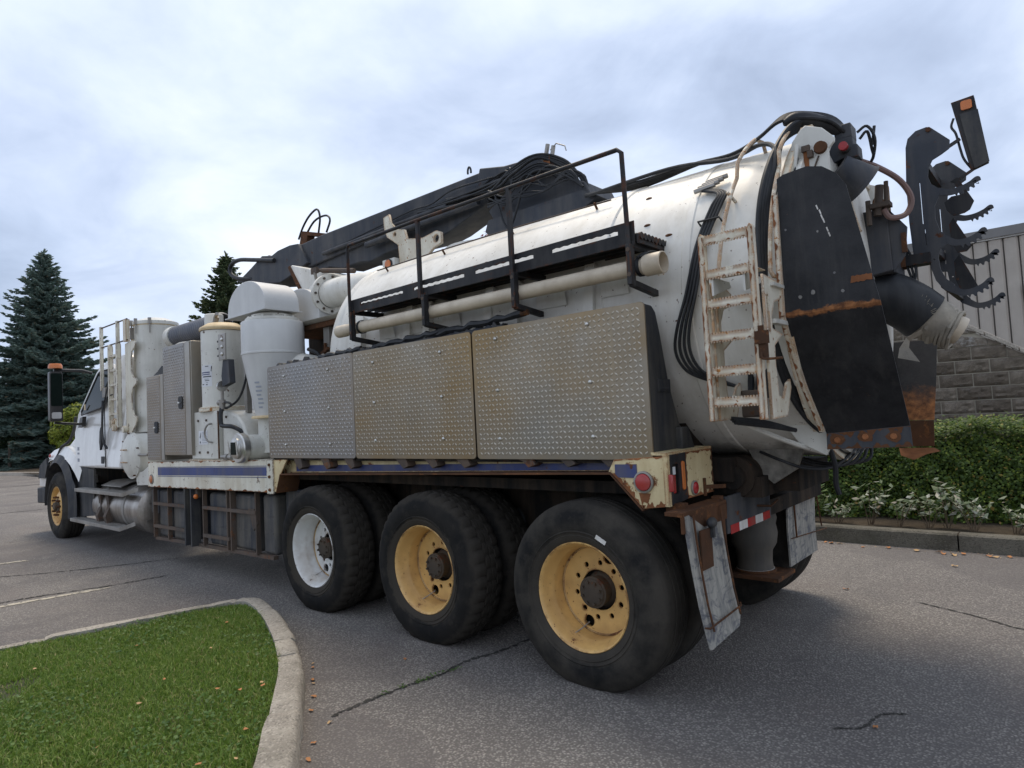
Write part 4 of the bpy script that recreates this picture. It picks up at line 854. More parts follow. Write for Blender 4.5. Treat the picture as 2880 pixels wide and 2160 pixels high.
part('tank_dome', MB().lathe([(0.0, 3.125), (0.20, 3.115), (0.34, 3.08), (0.40, 3.0), (0.40, 2.9)], (-1.85, 1.30, 0), n=32), 'white_tank')
part('hatch_rail', MB().box(-1.75, -1.30, 1.45, 1.53, 3.06, 3.125), 'black_boom')
MB().tube([(-1.72+0.02*math.cos(a), 1.05, 3.70+0.045*math.sin(a)) for a in np.linspace(-0.3, PI+0.3, 9)], 0.009, 8).build('lifting_eye', 'black_boom', bm_)
MB().cyl((-4.0, 1.03, 3.44), (-2.0, 1.03, 3.47), 0.022, n=10).cyl((-3.2, 1.02, 3.36), (-1.6, 1.02, 3.40), 0.032, n=10).build('hydraulic_ram', 'black_boom', bm_)
for i in range(9):
    x0 = -2.4+0.13*i; s = random.random(); q = random.random()
    MB().tube(spl([(x0, 1.03, 3.50+0.03*s), (-1.55+0.05*i, 0.99, 3.50-0.10*q+0.012*i), (-1.15, 0.97-0.02*s, 3.55-0.02*i), (-0.90, 0.98, 3.58-0.02*i+0.05*s), (-0.70, 1.05, 3.50-0.02*i), (-0.58+0.04*s, 1.08, 3.34), (-0.55+0.05*q, 1.08, 3.18)], 6), 0.009+0.004*q, 7).build('boom_hose', 'rubber_hose', bm_)
for i in range(7):
    s = random.random(); q = random.random()
    MB().tube(spl([(-1.45+0.1*s, 0.96, 3.25+0.2*q), (-1.20, 0.94, 3.32-0.05*i*s), (-1.0, 0.95, 3.22+0.25*q), (-0.8, 0.95, 3.25+0.2*s), (-0.62, 0.99, 3.40-0.1*q), (-0.50, 1.0, 3.22)], 6), 0.007+0.003*s, 6).build('boom_hose', 'rubber_hose', bm_)
MB().tube(spl([(-3.9, 1.045, 3.46), (-3.0, 1.03, 3.51), (-2.5, 1.03, 3.545), (-2.2, 1.02, 3.53), (-1.9, 1.01, 3.58), (-1.4, 1.0, 3.55)], 8), 0.008, 6).build('boom_hose', 'rubber_hose', bm_)
MB().tube(spl([(-4.77, 1.2, 3.80), (-4.66, 1.2, 3.93), (-4.513, 1.2, 4.03), (-4.353, 1.2, 4.064), (-4.30, 1.2, 3.95), (-4.34, 1.2, 3.78)], 7), 0.012, 8).build('hose_loop', 'rubber_hose', bm_)
MB().tube(spl([(-4.72, 1.24, 3.80), (-4.52, 1.26, 3.97), (-4.28, 1.26, 3.985), (-4.16, 1.24, 3.90), (-4.21, 1.22, 3.76)], 7), 0.012, 8).build('hose_loop', 'rubber_hose', bm_)
MB().tube(spl([(-5.0, 1.0, 3.56), (-5.5, 1.0, 3.665), (-5.884, 1.0, 3.738), (-6.10, 1.0, 3.71), (-6.11, 1.0, 3.60), (-5.9, 1.0, 3.50), (-5.6, 1.04, 3.45)], 8), 0.026, 10).build('suction_loop', 'rubber_hose', bm_)
v = MB()
for a, b in (((-0.86, 1.03, 3.55), (-0.83, 1.03, 3.66)), ((-0.80, 1.03, 3.53), (-0.775, 1.03, 3.63))): v.cyl(a, b, 0.017, n=8)
v.tube([(-0.80, 1.02, 3.60), (-0.74, 1.02, 3.635), (-0.66, 1.02, 3.59), (-0.65, 1.02, 3.55)], 0.005, 6); v.build('valve_levers', 'steel_dull', bm_)
MB().box(-0.86, -0.80, 1.0, 1.06, 3.47, 3.55).build('valve_block', 'rust_orange', bm_)
# forward end of boom: big black suction hose bending down
cr = plate([(-2.806, 3.53), (-2.72, 3.545), (-2.70, 3.46), (-2.66, 3.42), (-2.60, 3.37), (-2.50, 3.345), (-2.47, 3.25), (-2.25, 3.21), (-2.06, 3.235), (-2.0, 3.21), (-2.0, 3.11), (-2.10, 3.09), (-2.20, 3.03), (-2.58, 2.98), (-2.60, 3.22), (-2.76, 3.33), (-2.80, 3.42)], [circ(-2.065, 3.165, 0.036, 16), circ(-2.64, 3.33, 0.022, 12)], 0.024, 'white_rusty', 'boom_cradle', T, 'y', 0.95, 0.001)
bk = part('lamp_housing', MB().box(-2.80, -2.62, 0.90, 1.0, 2.95, 3.10), 'white_machine', bevel=0.004)
MB().lathe([(0.052, 0.90), (0.052, 0.888), (0.044, 0.884)], (-2.70, 0, 3.045), 'y', 22).build('lamp_bezel', 'black_plastic', bk); MB().lathe([(0.044, 0.89), (0.04, 0.878), (0.0, 0.872)], (-2.70, 0, 3.045), 'y', 20).build('marker_lamp', 'lens_amber', bk)

# ---- rust eaten edges: irregular strips a millimetre proud of the painted steel ----------
def rust_strip(par, a, b, inward, nrm, w, n=26, mat='rust_orange', keep=1.0):
    a, b, q, o = Vector(a), Vector(b), Vector(inward).normalized(), Vector(nrm)*0.0012; ph = random.random()*9; P1, P2 = [], []
    for i in range(n+1):
        t = i/n; k = 0.5+0.28*math.sin(ph+t*n*0.55)+0.22*math.sin(ph*2+t*n*1.35)+0.25*(random.random()-0.5)
        k = max(0.04, (k-(1-keep))/max(keep, 0.05)) if k > (1-keep) else 0.03
        P1.append(a.lerp(b, t)+o); P2.append(a.lerp(b, t)+o+q*w*k)
    MB().sheet(P1, P2).build('rust_edge', mat, par)
cp_ = [o for o in T.children if o.name.startswith('corner_panel')][0]; dr_ = [o for o in T.children if o.name.startswith('deck_rail')][0]; rp2 = [o for o in T.children if o.name.startswith('rear_panel')][0]
N0 = (0, -1, 0)
rust_strip(cp_, (0.395, 0.052, 1.003), (0.545, 0.052, 1.020), (0, 0, 1), N0, 0.035); rust_strip(cp_, (0.546, 0.052, 1.02), (0.547, 0.052, 1.281), (-1, 0, 0), N0, 0.022); rust_strip(cp_, (0.207, 0.052, 1.190), (0.395, 0.052, 1.003), (1, 0, 1), N0, 0.028); rust_strip(cp_, (0.23, 0.052, 1.262), (0.548, 0.052, 1.281), (0, 0, -1), N0, 0.014)
rust_strip(rp2, (X0, 0.262, 1.036), (X0, 0.60, 1.036), (0, 0, 1), (1, 0, 0), 0.025); rust_strip(rp2, (X0, 0.262, 1.285), (X0, 0.60, 1.285), (0, 0, -1), (1, 0, 0), 0.018); rust_strip(rp2, (X0, 0.265, 1.04), (X0, 0.265, 1.28), (0, 1, 0), (1, 0, 0), 0.016); rust_strip(rp2, (X0, 0.60, 1.04), (X0, 0.60, 1.28), (0, -1, 0), (1, 0, 0), 0.03, mat='rust_heavy')
rust_strip(dr_, (-6.43, 0.05, 0.908), (-3.55, 0.05, 0.944), (0, 0, 1), N0, 0.022, 90, keep=0.55); rust_strip(dr_, (-6.42, 0.05, 1.206), (-3.55, 0.05, 1.245), (0, 0, -1), N0, 0.020, 90, keep=0.5)
for r_ in [o for o in lad.children if o.name.startswith('ladder_rail')]:
    x = 0.838 if r_.data.vertices[0].co.x < 0.95 else 1.080
    rust_strip(r_, (x-0.013, -0.0125, 1.455), (x-0.013, -0.0125, 2.35), (1, 0, 0), N0, 0.011, 60, keep=0.55); rust_strip(r_, (x+0.013, -0.0125, 1.455), (x+0.013, -0.0125, 2.35), (-1, 0, 0), N0, 0.009, 60, keep=0.45)
for r_ in [o for o in lad.children if o.name.startswith('rung')]:
    z = max(v.co.z for v in r_.data.vertices)-0.009; rust_strip(r_, (0.853, -0.0085, z-0.034), (1.067, -0.0085, z-0.034), (0, 0, 1), N0, 0.010, 30, keep=0.35)
for a, b in zip(ep[:-1], ep[1:]): rust_strip(sk, (a[0]-0.011, a[1]-0.015, a[2]), (b[0]-0.011, b[1]-0.015, b[2]), (1, 0, 0), (0, -0.6, 0), 0.016, 30, keep=0.7)
rust_strip(sk3, (1.178, 0.600, 1.274), (1.562, 0.600, 1.284), (0, 0, 1), N0, 0.03, 40, 'rust_heavy', 0.7); rust_strip(sk3, (1.18, 0.600, 1.353), (1.558, 0.600, 1.383), (0, 0, -1), N0, 0.035, 40, 'rust_heavy', 0.6)
# ---- tube rack, light board and outlet on the rear door -------------
rack = sub('tube_rack', T)
def teeth(path, w0, w1):
    """arm curving out to a hook, notched along its lower edge"""
    P = [Vector((x, z, 0)) for x, z in path]; S = [Vector((p.x, p.y, 0)) for p in spl([(p.x, p.y, 0) for p in P], 8)]
    n = len(S); up = []; lo = []
    for i, p in enumerate(S):
        t = (S[min(i+1, n-1)]-S[max(i-1, 0)]).normalized(); q = Vector((-t.y, t.x, 0)); w = w0+(w1-w0)*i/(n-1)
        up.append(p+q*w/2); tooth = 0.016 if (i > n*0.30 and i % 4 < 2) else 0
        lo.append(p-q*(w/2+tooth))
    return [(p.x, p.y) for p in up]+[(p.x, p.y) for p in reversed(lo)]
hooks = [[(1.645, 2.705), (1.70, 2.685), (1.755, 2.688), (1.805, 2.706), (1.838, 2.728), (1.846, 2.712)], [(1.655, 2.43), (1.71, 2.39), (1.765, 2.388), (1.815, 2.408), (1.846, 2.435), (1.855, 2.418)], [(1.665, 2.14), (1.72, 2.10), (1.775, 2.100), (1.825, 2.122), (1.857, 2.150), (1.866, 2.132)]]
sp_l = [(1.51, 3.004), (1.524, 3.055), (1.566, 3.088), (1.621, 3.094), (1.643, 3.082), (1.727, 2.984), (1.721, 2.937), (1.682, 2.915), (1.636, 2.895), (1.614, 2.856), (1.607, 2.804), (1.619, 2.755), (1.655, 2.72), (1.655, 2.68), (1.628, 2.623), (1.626, 2.547),
        (1.644, 2.474), (1.675, 2.435), (1.67, 2.385), (1.636, 2.37), (1.625, 2.32), (1.630, 2.251), (1.654, 2.190), (1.690, 2.15), (1.685, 2.10), (1.640, 2.13), (1.605, 2.19), (1.588, 2.26), (1.578, 2.35), (1.505, 2.36), (1.497, 2.55), (1.497, 2.773)]
for yy in (1.45, 2.20):
    rp_ = plate(sp_l, [rrect(1.562, 1.568, 2.53, 2.78, 0.002, 2), rrect(1.570, 1.575, 2.40, 2.50, 0.002, 2), circ(1.605, 2.31, 0.006, 8)], 0.012, 'black_boom', 'rack_plate', rack, 'y', yy, 0.001)
    for h in hooks: MB().prism(teeth(h, 0.040, 0.020), 'y', yy-0.005, yy+0.005).build('hook', 'black_boom', rp_)
    MB().cyl((1.63, yy-0.006, 3.075), (1.63, yy-0.016, 3.075), 0.014, n=12).build('pin', 'rust_heavy', rp_)
for x, z, w in ((1.56, 2.95, 0.05), (1.55, 2.45, 0.05), (1.64, 2.16, 0.03)): MB().bar((x, 1.45, z), (x, 2.20, z), w).build('rack_spreader', 'black_steel', rack)
MB().prism([(1.66, 2.88), (1.70, 2.90), (1.775, 2.73), (1.75, 2.68), (1.72, 2.665), (1.66, 2.66), (1.63, 2.70), (1.62, 2.755), (1.66, 2.785), (1.705, 2.785), (1.68, 2.87)], 'y', 1.95, 1.965).build('gusset', 'black_steel', rack)
MB().prism([(1.63, 2.62), (1.655, 2.66), (1.74, 2.46), (1.71, 2.43), (1.66, 2.43), (1.635, 2.50)], 'y', 2.00, 2.015).prism([(1.65, 2.36), (1.68, 2.40), (1.76, 2.19), (1.73, 2.14), (1.68, 2.15), (1.65, 2.24)], 'y', 1.90, 1.915).build('gusset', 'black_steel', rack)
MB().box(1.405, 1.59, 1.40, 1.50, 2.293, 2.354).build('rack_arm', 'black_steel', rack); MB().box(1.40, 1.468, 1.396, 1.504, 2.290, 2.357).build('rusty_sleeve', 'rust_heavy', rack)
lb = part('light_board', MB().prism([(1.708, 3.35), (1.827, 3.358), (1.870, 2.927), (1.779, 2.900)], 'y', 1.86, 1.91), 'black_steel', bevel=0.003)
lb['label'] = 'black traffic light board with one amber lens, folded upright'
MB().prism(rrect(1.758, 1.815, 3.278, 3.334, 0.012), 'y', 1.845, 1.86).build('amber_lens', 'lens_amber', lb)
MB().prism([(1.748, 3.26), (1.842, 3.262), (1.876, 2.925), (1.80, 2.902)], 'y', 1.852, 1.859).build('board_cover', 'black_plastic', lb)
MB().tube(spl([(1.715, 1.87, 3.25), (1.70, 1.87, 3.2), (1.72, 1.87, 3.15), (1.735, 1.88, 3.05), (1.75, 1.88, 2.98), (1.79, 1.89, 2.90)], 5), 0.007, 6).build('board_wire', 'rubber_hose', lb)
MB().bar((1.62, 1.80, 3.03), (1.735, 1.86, 3.105), 0.03, 0.02).bar((1.72, 1.86, 2.86), (1.80, 1.88, 2.91), 0.025, 0.015).build('board_arm', 'black_steel', lb)
for i in range(3): hose([(1.44, 1.45, 2.46+0.01*i), (1.47+0.02*i, 1.42, 2.30), (1.50, 1.40, 2.14+0.02*i), (1.44, 1.35, 2.06), (1.33, 1.25, 2.03+0.02*i)], 0.007, k=5, n=6)
vb = part('valve_box', MB().prism([(1.285, 2.60), (1.435, 2.603), (1.445, 2.24), (1.33, 2.225)], 'y', 1.15, 1.5), 'black_boom', bevel=0.006)
MB().prism([(1.436, 2.602), (1.525, 2.474), (1.507, 2.32), (1.446, 2.232)], 'y', 1.16, 1.19).build('box_gusset', 'black_boom', vb)
MB().box(1.495, 1.52, 1.15, 1.17, 2.33, 2.44).build('rust_patch', 'rust_heavy', vb)
lk = part('work_lamp', MB().lathe([(0.055, -0.10), (0.075, -0.095), (0.105, 0.07), (0.112, 0.072), (0.105, 0.066), (0.07, -0.08), (0.0, -0.085)], (0, 0, 0), 'x', 30), 'black_boom')
lk.data.transform(Matrix.Translation((1.335, 0.88, 2.735)) @ Matrix.Rotation(rad(38), 4, 'Z') @ Matrix.Rotation(rad(38), 4, 'Y'))
lk['label'] = 'black conical lamp hood beneath the red button box'
bb = part('button_box', MB().prism([(1.235, 2.905), (1.262, 2.965), (1.352, 2.955), (1.354, 2.912), (1.376, 2.905), (1.378, 2.835), (1.30, 2.848), (1.240, 2.83)], 'y', 0.86, 0.96), 'black_boom', bevel=0.004)
MB().cyl((1.315, 0.86, 2.895), (1.315, 0.825, 2.895), 0.027, n=18).build('button_collar', 'black_plastic', bb); MB().cyl((1.318, 0.826, 2.895), (1.318, 0.80, 2.895), 0.023, n=18).build('red_button', 'lens_red', bb)
part('junction_box', MB().box(1.265, 1.35, 0.86, 0.98, 2.955, 3.035), 'black_boom', bevel=0.006)
part('door_bracket', MB().prism([(1.25, 2.83), (1.30, 2.83), (1.31, 2.60), (1.345, 2.45), (1.30, 2.42), (1.25, 2.60)], 'y', 0.93, 0.96), 'white_rusty')
for i, (a, b) in enumerate((((1.37, 0.90, 2.98), (1.45, 0.92, 2.93)), ((1.38, 0.90, 2.94), (1.43, 0.93, 2.88)))): hose([a, (1.42, 0.9, 3.0-0.03*i), b, (1.43, 0.95, 2.84), (1.39, 1.0, 2.81)], 0.008, k=5, n=6)
part('antenna', MB().cyl((1.435, 0.93, 2.90), (1.45, 0.93, 3.0), 0.008, n=8), 'black_plastic')
hose([(1.36, 0.95, 2.84), (1.44, 1.0, 2.79), (1.52, 1.1, 2.72), (1.56, 1.15, 2.62), (1.53, 1.15, 2.54), (1.46, 1.12, 2.53), (1.43, 1.1, 2.58)], 0.016, 'red_hose', name='red_hose')
part('pipe_manifold', MB().cyl((1.40, 1.1, 2.55), (1.42, 1.1, 2.72), 0.022, n=10).cyl((1.44, 1.12, 2.56), (1.45, 1.12, 2.74), 0.012, n=8).box(1.37, 1.47, 1.06, 1.14, 2.59, 2.615).cyl((1.36, 1.08, 2.64), (1.36, 1.08, 2.5), 0.014, n=8), 'cage_rusty')
part('white_guide', MB().box(1.385, 1.41, 1.16, 1.17, 2.55, 2.74).box(1.43, 1.455, 1.16, 1.17, 2.56, 2.72), 'white_rusty')
ob = part('outlet_elbow', MB().tube(spl([(1.26, 1.30, 2.10), (1.36, 1.32, 2.12), (1.46, 1.36, 2.06), (1.54, 1.40, 1.98)], 6), 0.145, 22), 'rubber_hose')
MB().tube([(1.52, 1.39, 2.0), (1.60, 1.42, 1.945), (1.66, 1.45, 1.905)], [0.125, 0.12, 0.085], 20).build('pipe_stub', 'torn_cloth', ob)
MB().tube([(1.655, 1.448, 1.91), (1.70, 1.465, 1.88)], [0.082, 0.080], 20).build('pipe_end', 'beige_tube', ob)
wr = MB()
for i in range(10):
    s = random.random(); c = Vector((1.53+0.016*i, 1.40+0.006*i, 1.985-0.011*i)); q = []
    for a in np.linspace(0, 2*PI, 15)[:-1]: q.append(c+Vector((0.4*math.sin(a), -math.cos(a)*0.9, math.sin(a)*0.8))*(0.125+0.018*random.random()-0.002*i))
    wr.tube(q, 0.008+0.008*s, 6, closed=True)
wr.build('torn_wrap', 'torn_cloth', ob)
st_ = MB()
for i in range(16): st_.tube([(1.50+0.006*i, 1.27, 2.07-0.006*i), (1.53+0.012*random.random()+0.006*i, 1.25+0.02*random.random(), 2.10+0.05*random.random()-0.008*i)], [0.003, 0.001], 4)
st_.build('frayed_threads', 'torn_cloth', ob)
cl = MB(); cl.sheet([(1.545, 1.22, 1.895), (1.47, 1.21, 1.855), (1.435, 1.20, 1.80), (1.425, 1.19, 1.745)], [(1.545, 1.26, 1.875), (1.48, 1.25, 1.84), (1.475, 1.24, 1.80), (1.525, 1.22, 1.715)], 0.004, (0, 1, 0)); cl.build('torn_strap', 'torn_cloth', ob)

# ---- suction tube stowed under the walkway (a thing of its own) -----------
tb = thing('suction_tube', 'long beige suction tube lying in the brackets below the black walkway', 'tube', (-0.9, 0.10, 2.2))
ax0, ax1 = Vector((-2.40, 0.115, 2.300)), Vector((0.578, 0.115, 2.300))
tbm = MB(); prof = [(0.046, 0.0), (0.0505, 0.002), (0.0505, 0.10), (0.0470, 0.115), (0.0455, 0.3), (0.0455, 2.80), (0.0460, 2.86), (0.0595, 2.872), (0.0595, 2.975), (0.054, 2.978), (0.053, 2.90), (0.038, 2.88), (0.038, 0.05), (0.046, 0.0)]
tbm.lathe([(r, -2.40+h) for r, h in prof], (0, 0.105, 2.303), 'x', 36); tbm.build('tube_body', 'beige_tube', tb)
for x in (-2.08, 0.44): MB().lathe([(0.050, x-0.012), (0.054, x-0.01), (0.054, x+0.01), (0.050, x+0.012)], (0, 0.105, 2.303), 'x', 28).build('rubber_band', 'rubber_hose', tb)
MB().tube(spl([(0.45, 0.05, 2.345), (0.47, 0.12, 2.376), (0.46, 0.18, 2.35)], 5), 0.006, 6).tube(spl([(0.47, 0.05, 2.345), (0.50, 0.12, 2.378), (0.53, 0.17, 2.37)], 5), 0.004, 6).build('tie_strap', 'rubber_hose', tb)

# ---- outlet box between tank and cyclone ----------------------------------
fn = part('outlet_box', MB().prism([(-4.305, 3.322), (-4.27, 3.33), (-3.30, 3.03), (-3.24, 2.98), (-3.22, 2.72), (-3.62, 2.655), (-3.78, 2.63), (-3.81, 2.66)], 'y', 0.80, 1.30), 'white_tank', bevel=0.01)
MB().prism([(-4.33, 3.31), (-4.295, 3.325), (-3.80, 2.66), (-3.79, 2.62), (-3.85, 2.64)], 'y', 0.785, 0.803).build('rusty_edge', 'rust_heavy', fn)
MB().tube(spl([(-4.0, 0.97, 2.98), (-3.75, 0.86, 2.92), (-3.55, 0.80, 2.885)], 5), 0.145, 28).build('outlet_pipe', 'white_tank', fn)
fl_ = MB().lathe([(0.145, -0.02), (0.205, -0.02), (0.205, 0.004), (0.145, 0.004)], (0, 0, 0), 'x', 36).lathe([(0.145, 0.008), (0.205, 0.008), (0.205, 0.03), (0.145, 0.03)], (0, 0, 0), 'x', 36).build('pipe_flange', 'white_tank', fn)
mt = Matrix.Translation((-3.52, 0.79, 2.88)) @ Matrix.Rotation(rad(-12), 4, 'Z') @ Matrix.Rotation(rad(8), 4, 'Y'); fl_.data.transform(mt)
for i in range(12):
    a = 2*PI*i/12; p0 = mt @ Vector((-0.03, 0.175*math.cos(a), 0.175*math.sin(a))); p1 = mt @ Vector((0.045, 0.175*math.cos(a), 0.175*math.sin(a))); MB().cyl(p0, p1, 0.013, n=6).build('flange_bolt', 'cage_rusty', fl_)
MB().tube(spl([(-3.50, 0.785, 2.878), (-3.2, 0.77, 2.87), (-2.85, 0.80, 2.84), (-2.5, 0.9, 2.8)], 5), 0.143, 28).build('tank_pipe', 'white_tank', fn)
cylr = part('hatch_ram', MB().cyl((-3.58, 0.74, 3.13), (-3.12, 0.80, 3.05), 0.026, n=14).cyl((-3.72, 0.72, 3.15), (-3.56, 0.74, 3.13), 0.018, n=10).box(-3.72, -3.62, 0.69, 0.72, 3.11, 3.17), 'cage_rusty')
MB().cyl((-3.66, 0.70, 3.12), (-3.68, 0.74, 2.98), 0.016, n=8).build('ram_pin', 'steel_dull', cylr)
part('outlet_shelf', MB().prism([(0.55, 2.60), (0.62, 2.575), (1.3, 2.575), (1.3, 2.62)], 'x', -3.80, -3.0), 'white_machine', bevel=0.006)
part('shelf_under', MB().box(-4.3, -3.2, 0.62, 1.4, 2.52, 2.57), 'rust_heavy')
for x, y in ((-3.45, 0.72), (-3.28, 0.92)): part('frame_post', MB().bar((x, y, 1.12), (x, y, 2.58), 0.10, 0.10), 'steel_dull')
part('dark_backing', MB().box(-4.5, -3.0, 1.12, 1.16, 1.12, 2.58), 'frame_dark')  # dark sheet added behind the posts to shut out the sky
part('back_wall', MB().box(-3.62, -3.58, 0.85, 2.2, 1.12, 2.5), 'frame_dark')
hose([(-3.52, 0.50, 2.30), (-3.42, 0.55, 2.24), (-3.38, 0.58, 2.1), (-3.38, 0.6, 1.9)], 0.018)
part('cross_duct', MB().cyl((-3.75, 0.45, 2.15), (-3.45, 0.75, 2.05), 0.15, n=24), 'white_machine')
part('cable_clamp', MB().bar((-3.52, 0.66, 2.26), (-3.38, 0.64, 2.30), 0.03).bar((-3.46, 0.65, 2.22), (-3.44, 0.65, 2.36), 0.02), 'rust_heavy')

# ---- silencer hoods ---------------------------------------------------------
def arch(x0, x1, z0, h, n=18): return [(x0, z0)]+[((x0+x1)/2-(x1-x0)/2*math.cos(PI*i/n), z0+0.03+h*math.sin(PI*i/n)**0.9) for i in range(n+1)]+[(x1, z0)]
hd = part('silencer_hood', MB().prism(arch(-4.45, -3.68, 2.70, 0.295), 'y', 0.15, 0.52), 'white_galv', bevel=0.006, ang=30)
MB().box(-4.47, -3.66, 0.13, 0.54, 2.69, 2.70).build('hood_flange', 'white_galv', hd)
part('silencer_hood', MB().prism(arch(-4.35, -3.55, 2.62, 0.34), 'y', 0.66, 1.0), 'white_galv', bevel=0.006, ang=30)

# ---- cyclone --------------------------------------------------------------------
CX, CY = -3.905, 0.35
cyc = part('cyclone', MB().lathe([(0.20, 2.605), (0.298, 2.600), (0.303, 2.592), (0.303, 2.292), (0.308, 2.288), (0.308, 2.272), (0.302, 2.268), (0.185, 1.665), (0.185, 1.66)], (CX, CY, 0), n=56), 'white_galv')
MB().lathe([(0.15, 2.602), (0.255, 2.604), (0.262, 2.612), (0.262, 2.632), (0.255, 2.638), (0.15, 2.64)], (CX, CY, 0), n=44).lathe([(0.15, 2.64), (0.20, 2.645), (0.205, 2.652), (0.205, 2.672), (0.15, 2.676), (0.15, 2.70)], (CX, CY, 0), n=40).build('top_flange', 'white_machine', cyc)
for i in range(14):
    a = 2*PI*i/14; MB().cyl((CX+0.232*math.cos(a), CY+0.232*math.sin(a), 2.636), (CX+0.232*math.cos(a), CY+0.232*math.sin(a), 2.655), 0.013, n=6).build('flange_bolt', 'white_machine', cyc)
MB().lathe([(0.184, 1.668), (0.225, 1.664), (0.228, 1.652), (0.225, 1.640), (0.17, 1.638)], (CX, CY, 0), n=40).build('outlet_flange', 'seal_tan', cyc)
MB().lathe([(0.17, 1.64), (0.17, 1.30)], (CX, CY, 0), n=32).build('dust_pot', 'white_machine', cyc)
for i in range(7):      # faded upright lettering on the cone, too worn to read
    z = 1.98-0.040*i; r = 0.303-(2.268-z)*0.194+0.002; a0 = rad(284+1.5*math.sin(i*2)); w = 0.22+0.12*((i*37) % 3)/3
    MB().add([(CX+(r+dr)*math.cos(a), CY+(r+dr)*math.sin(a), zz) for zz, dr in ((z, 0), (z+0.016, 0.0031)) for a in (a0, a0+w*0.5, a0+w)], [(0, 1, 4, 3), (1, 2, 5, 4)]).build('worn_lettering', 'decal_faded', cyc)
# narrow duct and control plate left of the cyclone
part('duct', MB().cyl((-4.36, 0.52, 2.40), (-4.36, 0.52, 2.70), 0.14, n=28), 'white_galv')
cp = part('control_plate', MB().box(-4.45, -4.30, 0.04, 0.055, 2.26, 2.53), 'steel_dull', bevel=0.003)
for z in (2.32, 2.395, 2.47): MB().sphere((-4.365, 0.037, z), 0.02, 12, 8, (1, 0.6, 1)).build('indicator', 'steel_bright', cp); MB().cyl((-4.452, 0.05, z-0.01), (-4.475, 0.05, z-0.01), 0.012, n=8).build('cable_gland', 'rubber_hose', cp)
part('plate_bracket', MB().prism([(-4.40, 2.26), (-4.28, 2.26), (-4.26, 2.02), (-4.42, 1.99), (-4.44, 2.10)], 'y', 0.06, 0.12), 'black_boom')
part('plate_post', MB().bar((-4.36, 0.30, 1.70), (-4.36, 0.30, 2.40), 0.05), 'steel_dull')

# ---- filter canister on its drive box --------------------------------------------
FX, FY = -4.89, 0.30
fil = part('filter_canister', MB().lathe([(0.226, 1.80), (0.226, 2.635)], (FX, FY, 0), n=48), 'white_machine')
MB().lathe([(0.226, 2.63), (0.240, 2.632), (0.242, 2.655), (0.235, 2.668), (0.16, 2.715), (0.0, 2.73)], (FX, FY, 0), n=48).build('canister_lid', 'seal_tan', fil)
MB().lathe([(0.2275, 2.626), (0.2285, 2.642), (0.243, 2.644)], (FX, FY, 0), n=48).build('lid_clamp', 'cage_rusty', fil)
MB().lathe([(0.226, 1.805), (0.245, 1.80), (0.262, 1.79), (0.262, 1.752), (0.22, 1.75)], (FX, FY, 0), n=40).build('canister_base', 'white_rusty', fil)
def decal(a0, a1, z0, z1, mat, name, par, r=0.2275):
    n = 6; MB().sheet([(FX+r*math.cos(a0+(a1-a0)*i/n), FY+r*math.sin(a0+(a1-a0)*i/n), z0) for i in range(n+1)], [(FX+r*math.cos(a0+(a1-a0)*i/n), FY+r*math.sin(a0+(a1-a0)*i/n), z1) for i in range(n+1)]).build(name, mat, par)
a0, a1 = rad(262), rad(303)
dc = fil
decal(a0, a1, 2.02, 2.25, 'decal_white', 'warning_decal', fil)
for z, h, u0, u1, m in ((2.232, 0.008, 0.45, 0.75, 'decal_dark'), (2.165, 0.012, 0.0, 0.85, 'blue_stripe'), (2.145, 0.010, 0.0, 0.85, 'blue_stripe'), (2.120, 0.012, 0.15, 0.95, 'decal_dark'), (2.095, 0.007, 0.35, 0.75, 'decal_faded'), (2.08, 0.007, 0.4, 0.8, 'decal_dark'), (2.06, 0.006, 0.5, 0.7, 'decal_faded'), (2.04, 0.010, 0.05, 0.3, 'decal_dark'), (2.035, 0.01, 0.5, 0.65, 'decal_dark')):
    decal(a0+(a1-a0)*u0, a0+(a1-a0)*u1, z, z+h, m, 'decal_line', fil, 0.2285)
MB().bar((FX+0.229*math.cos(rad(301)), FY+0.229*math.sin(rad(301)), 2.18), (FX+0.229*math.cos(rad(303)), FY+0.229*math.sin(rad(303)), 2.235), 0.008, 0.002).build('decal_mark', 'decal_dark', fil)
sc_ = part('stack_cap', MB().lathe([(0.0, 2.905), (0.095, 2.90), (0.104, 2.89), (0.106, 2.75), (0.10, 2.745), (0.09, 2.76), (0.0, 2.76)], (-5.36, 0.42, 0), n=36), 'white_machine')
MB().cyl((-5.36, 0.42, 2.5), (-5.36, 0.42, 2.80), 0.035, n=14).build('stack_pipe', 'steel_dull', sc_)
part('cap_pedestal', MB().box(-5.5, -5.2, 0.34, 0.6, 2.3, 2.62), 'white_machine')
part('valve_fitting', MB().cyl((-4.97, 0.25, 2.70), (-4.93, 0.25, 2.80), 0.03, n=10).cyl((-4.97, 0.25, 2.78), (-4.85, 0.22, 2.82), 0.02, n=8).sphere((-5.05, 0.28, 2.74), 0.035), 'steel_dull')
part('exhaust_stack', MB().lathe([(0.07, 2.55), (0.07, 2.78), (0.075, 2.80), (0.14, 3.05), (0.15, 3.20), (0.12, 3.22)], (-4.95, 0.72, 0), n=28), 'black_boom')
part('stack_clamp', MB().lathe([(0.078, 2.70), (0.10, 2.72), (0.10, 2.78), (0.078, 2.80)], (-4.95, 0.72, 0), n=20), 'rust_heavy')
part('thin_bracket', MB().bar((-5.15, 0.66, 3.05), (-4.9, 0.62, 3.16), 0.02).bar((-5.0, 0.64, 3.12), (-4.95, 0.66, 3.0), 0.015), 'white_rusty')
mb_ = part('drive_box', MB().prism(rrect(-5.283, -4.615, 1.245, 1.755, 0.012), 'y', 0.10, 0.55), 'white_machine', bevel=0.006)
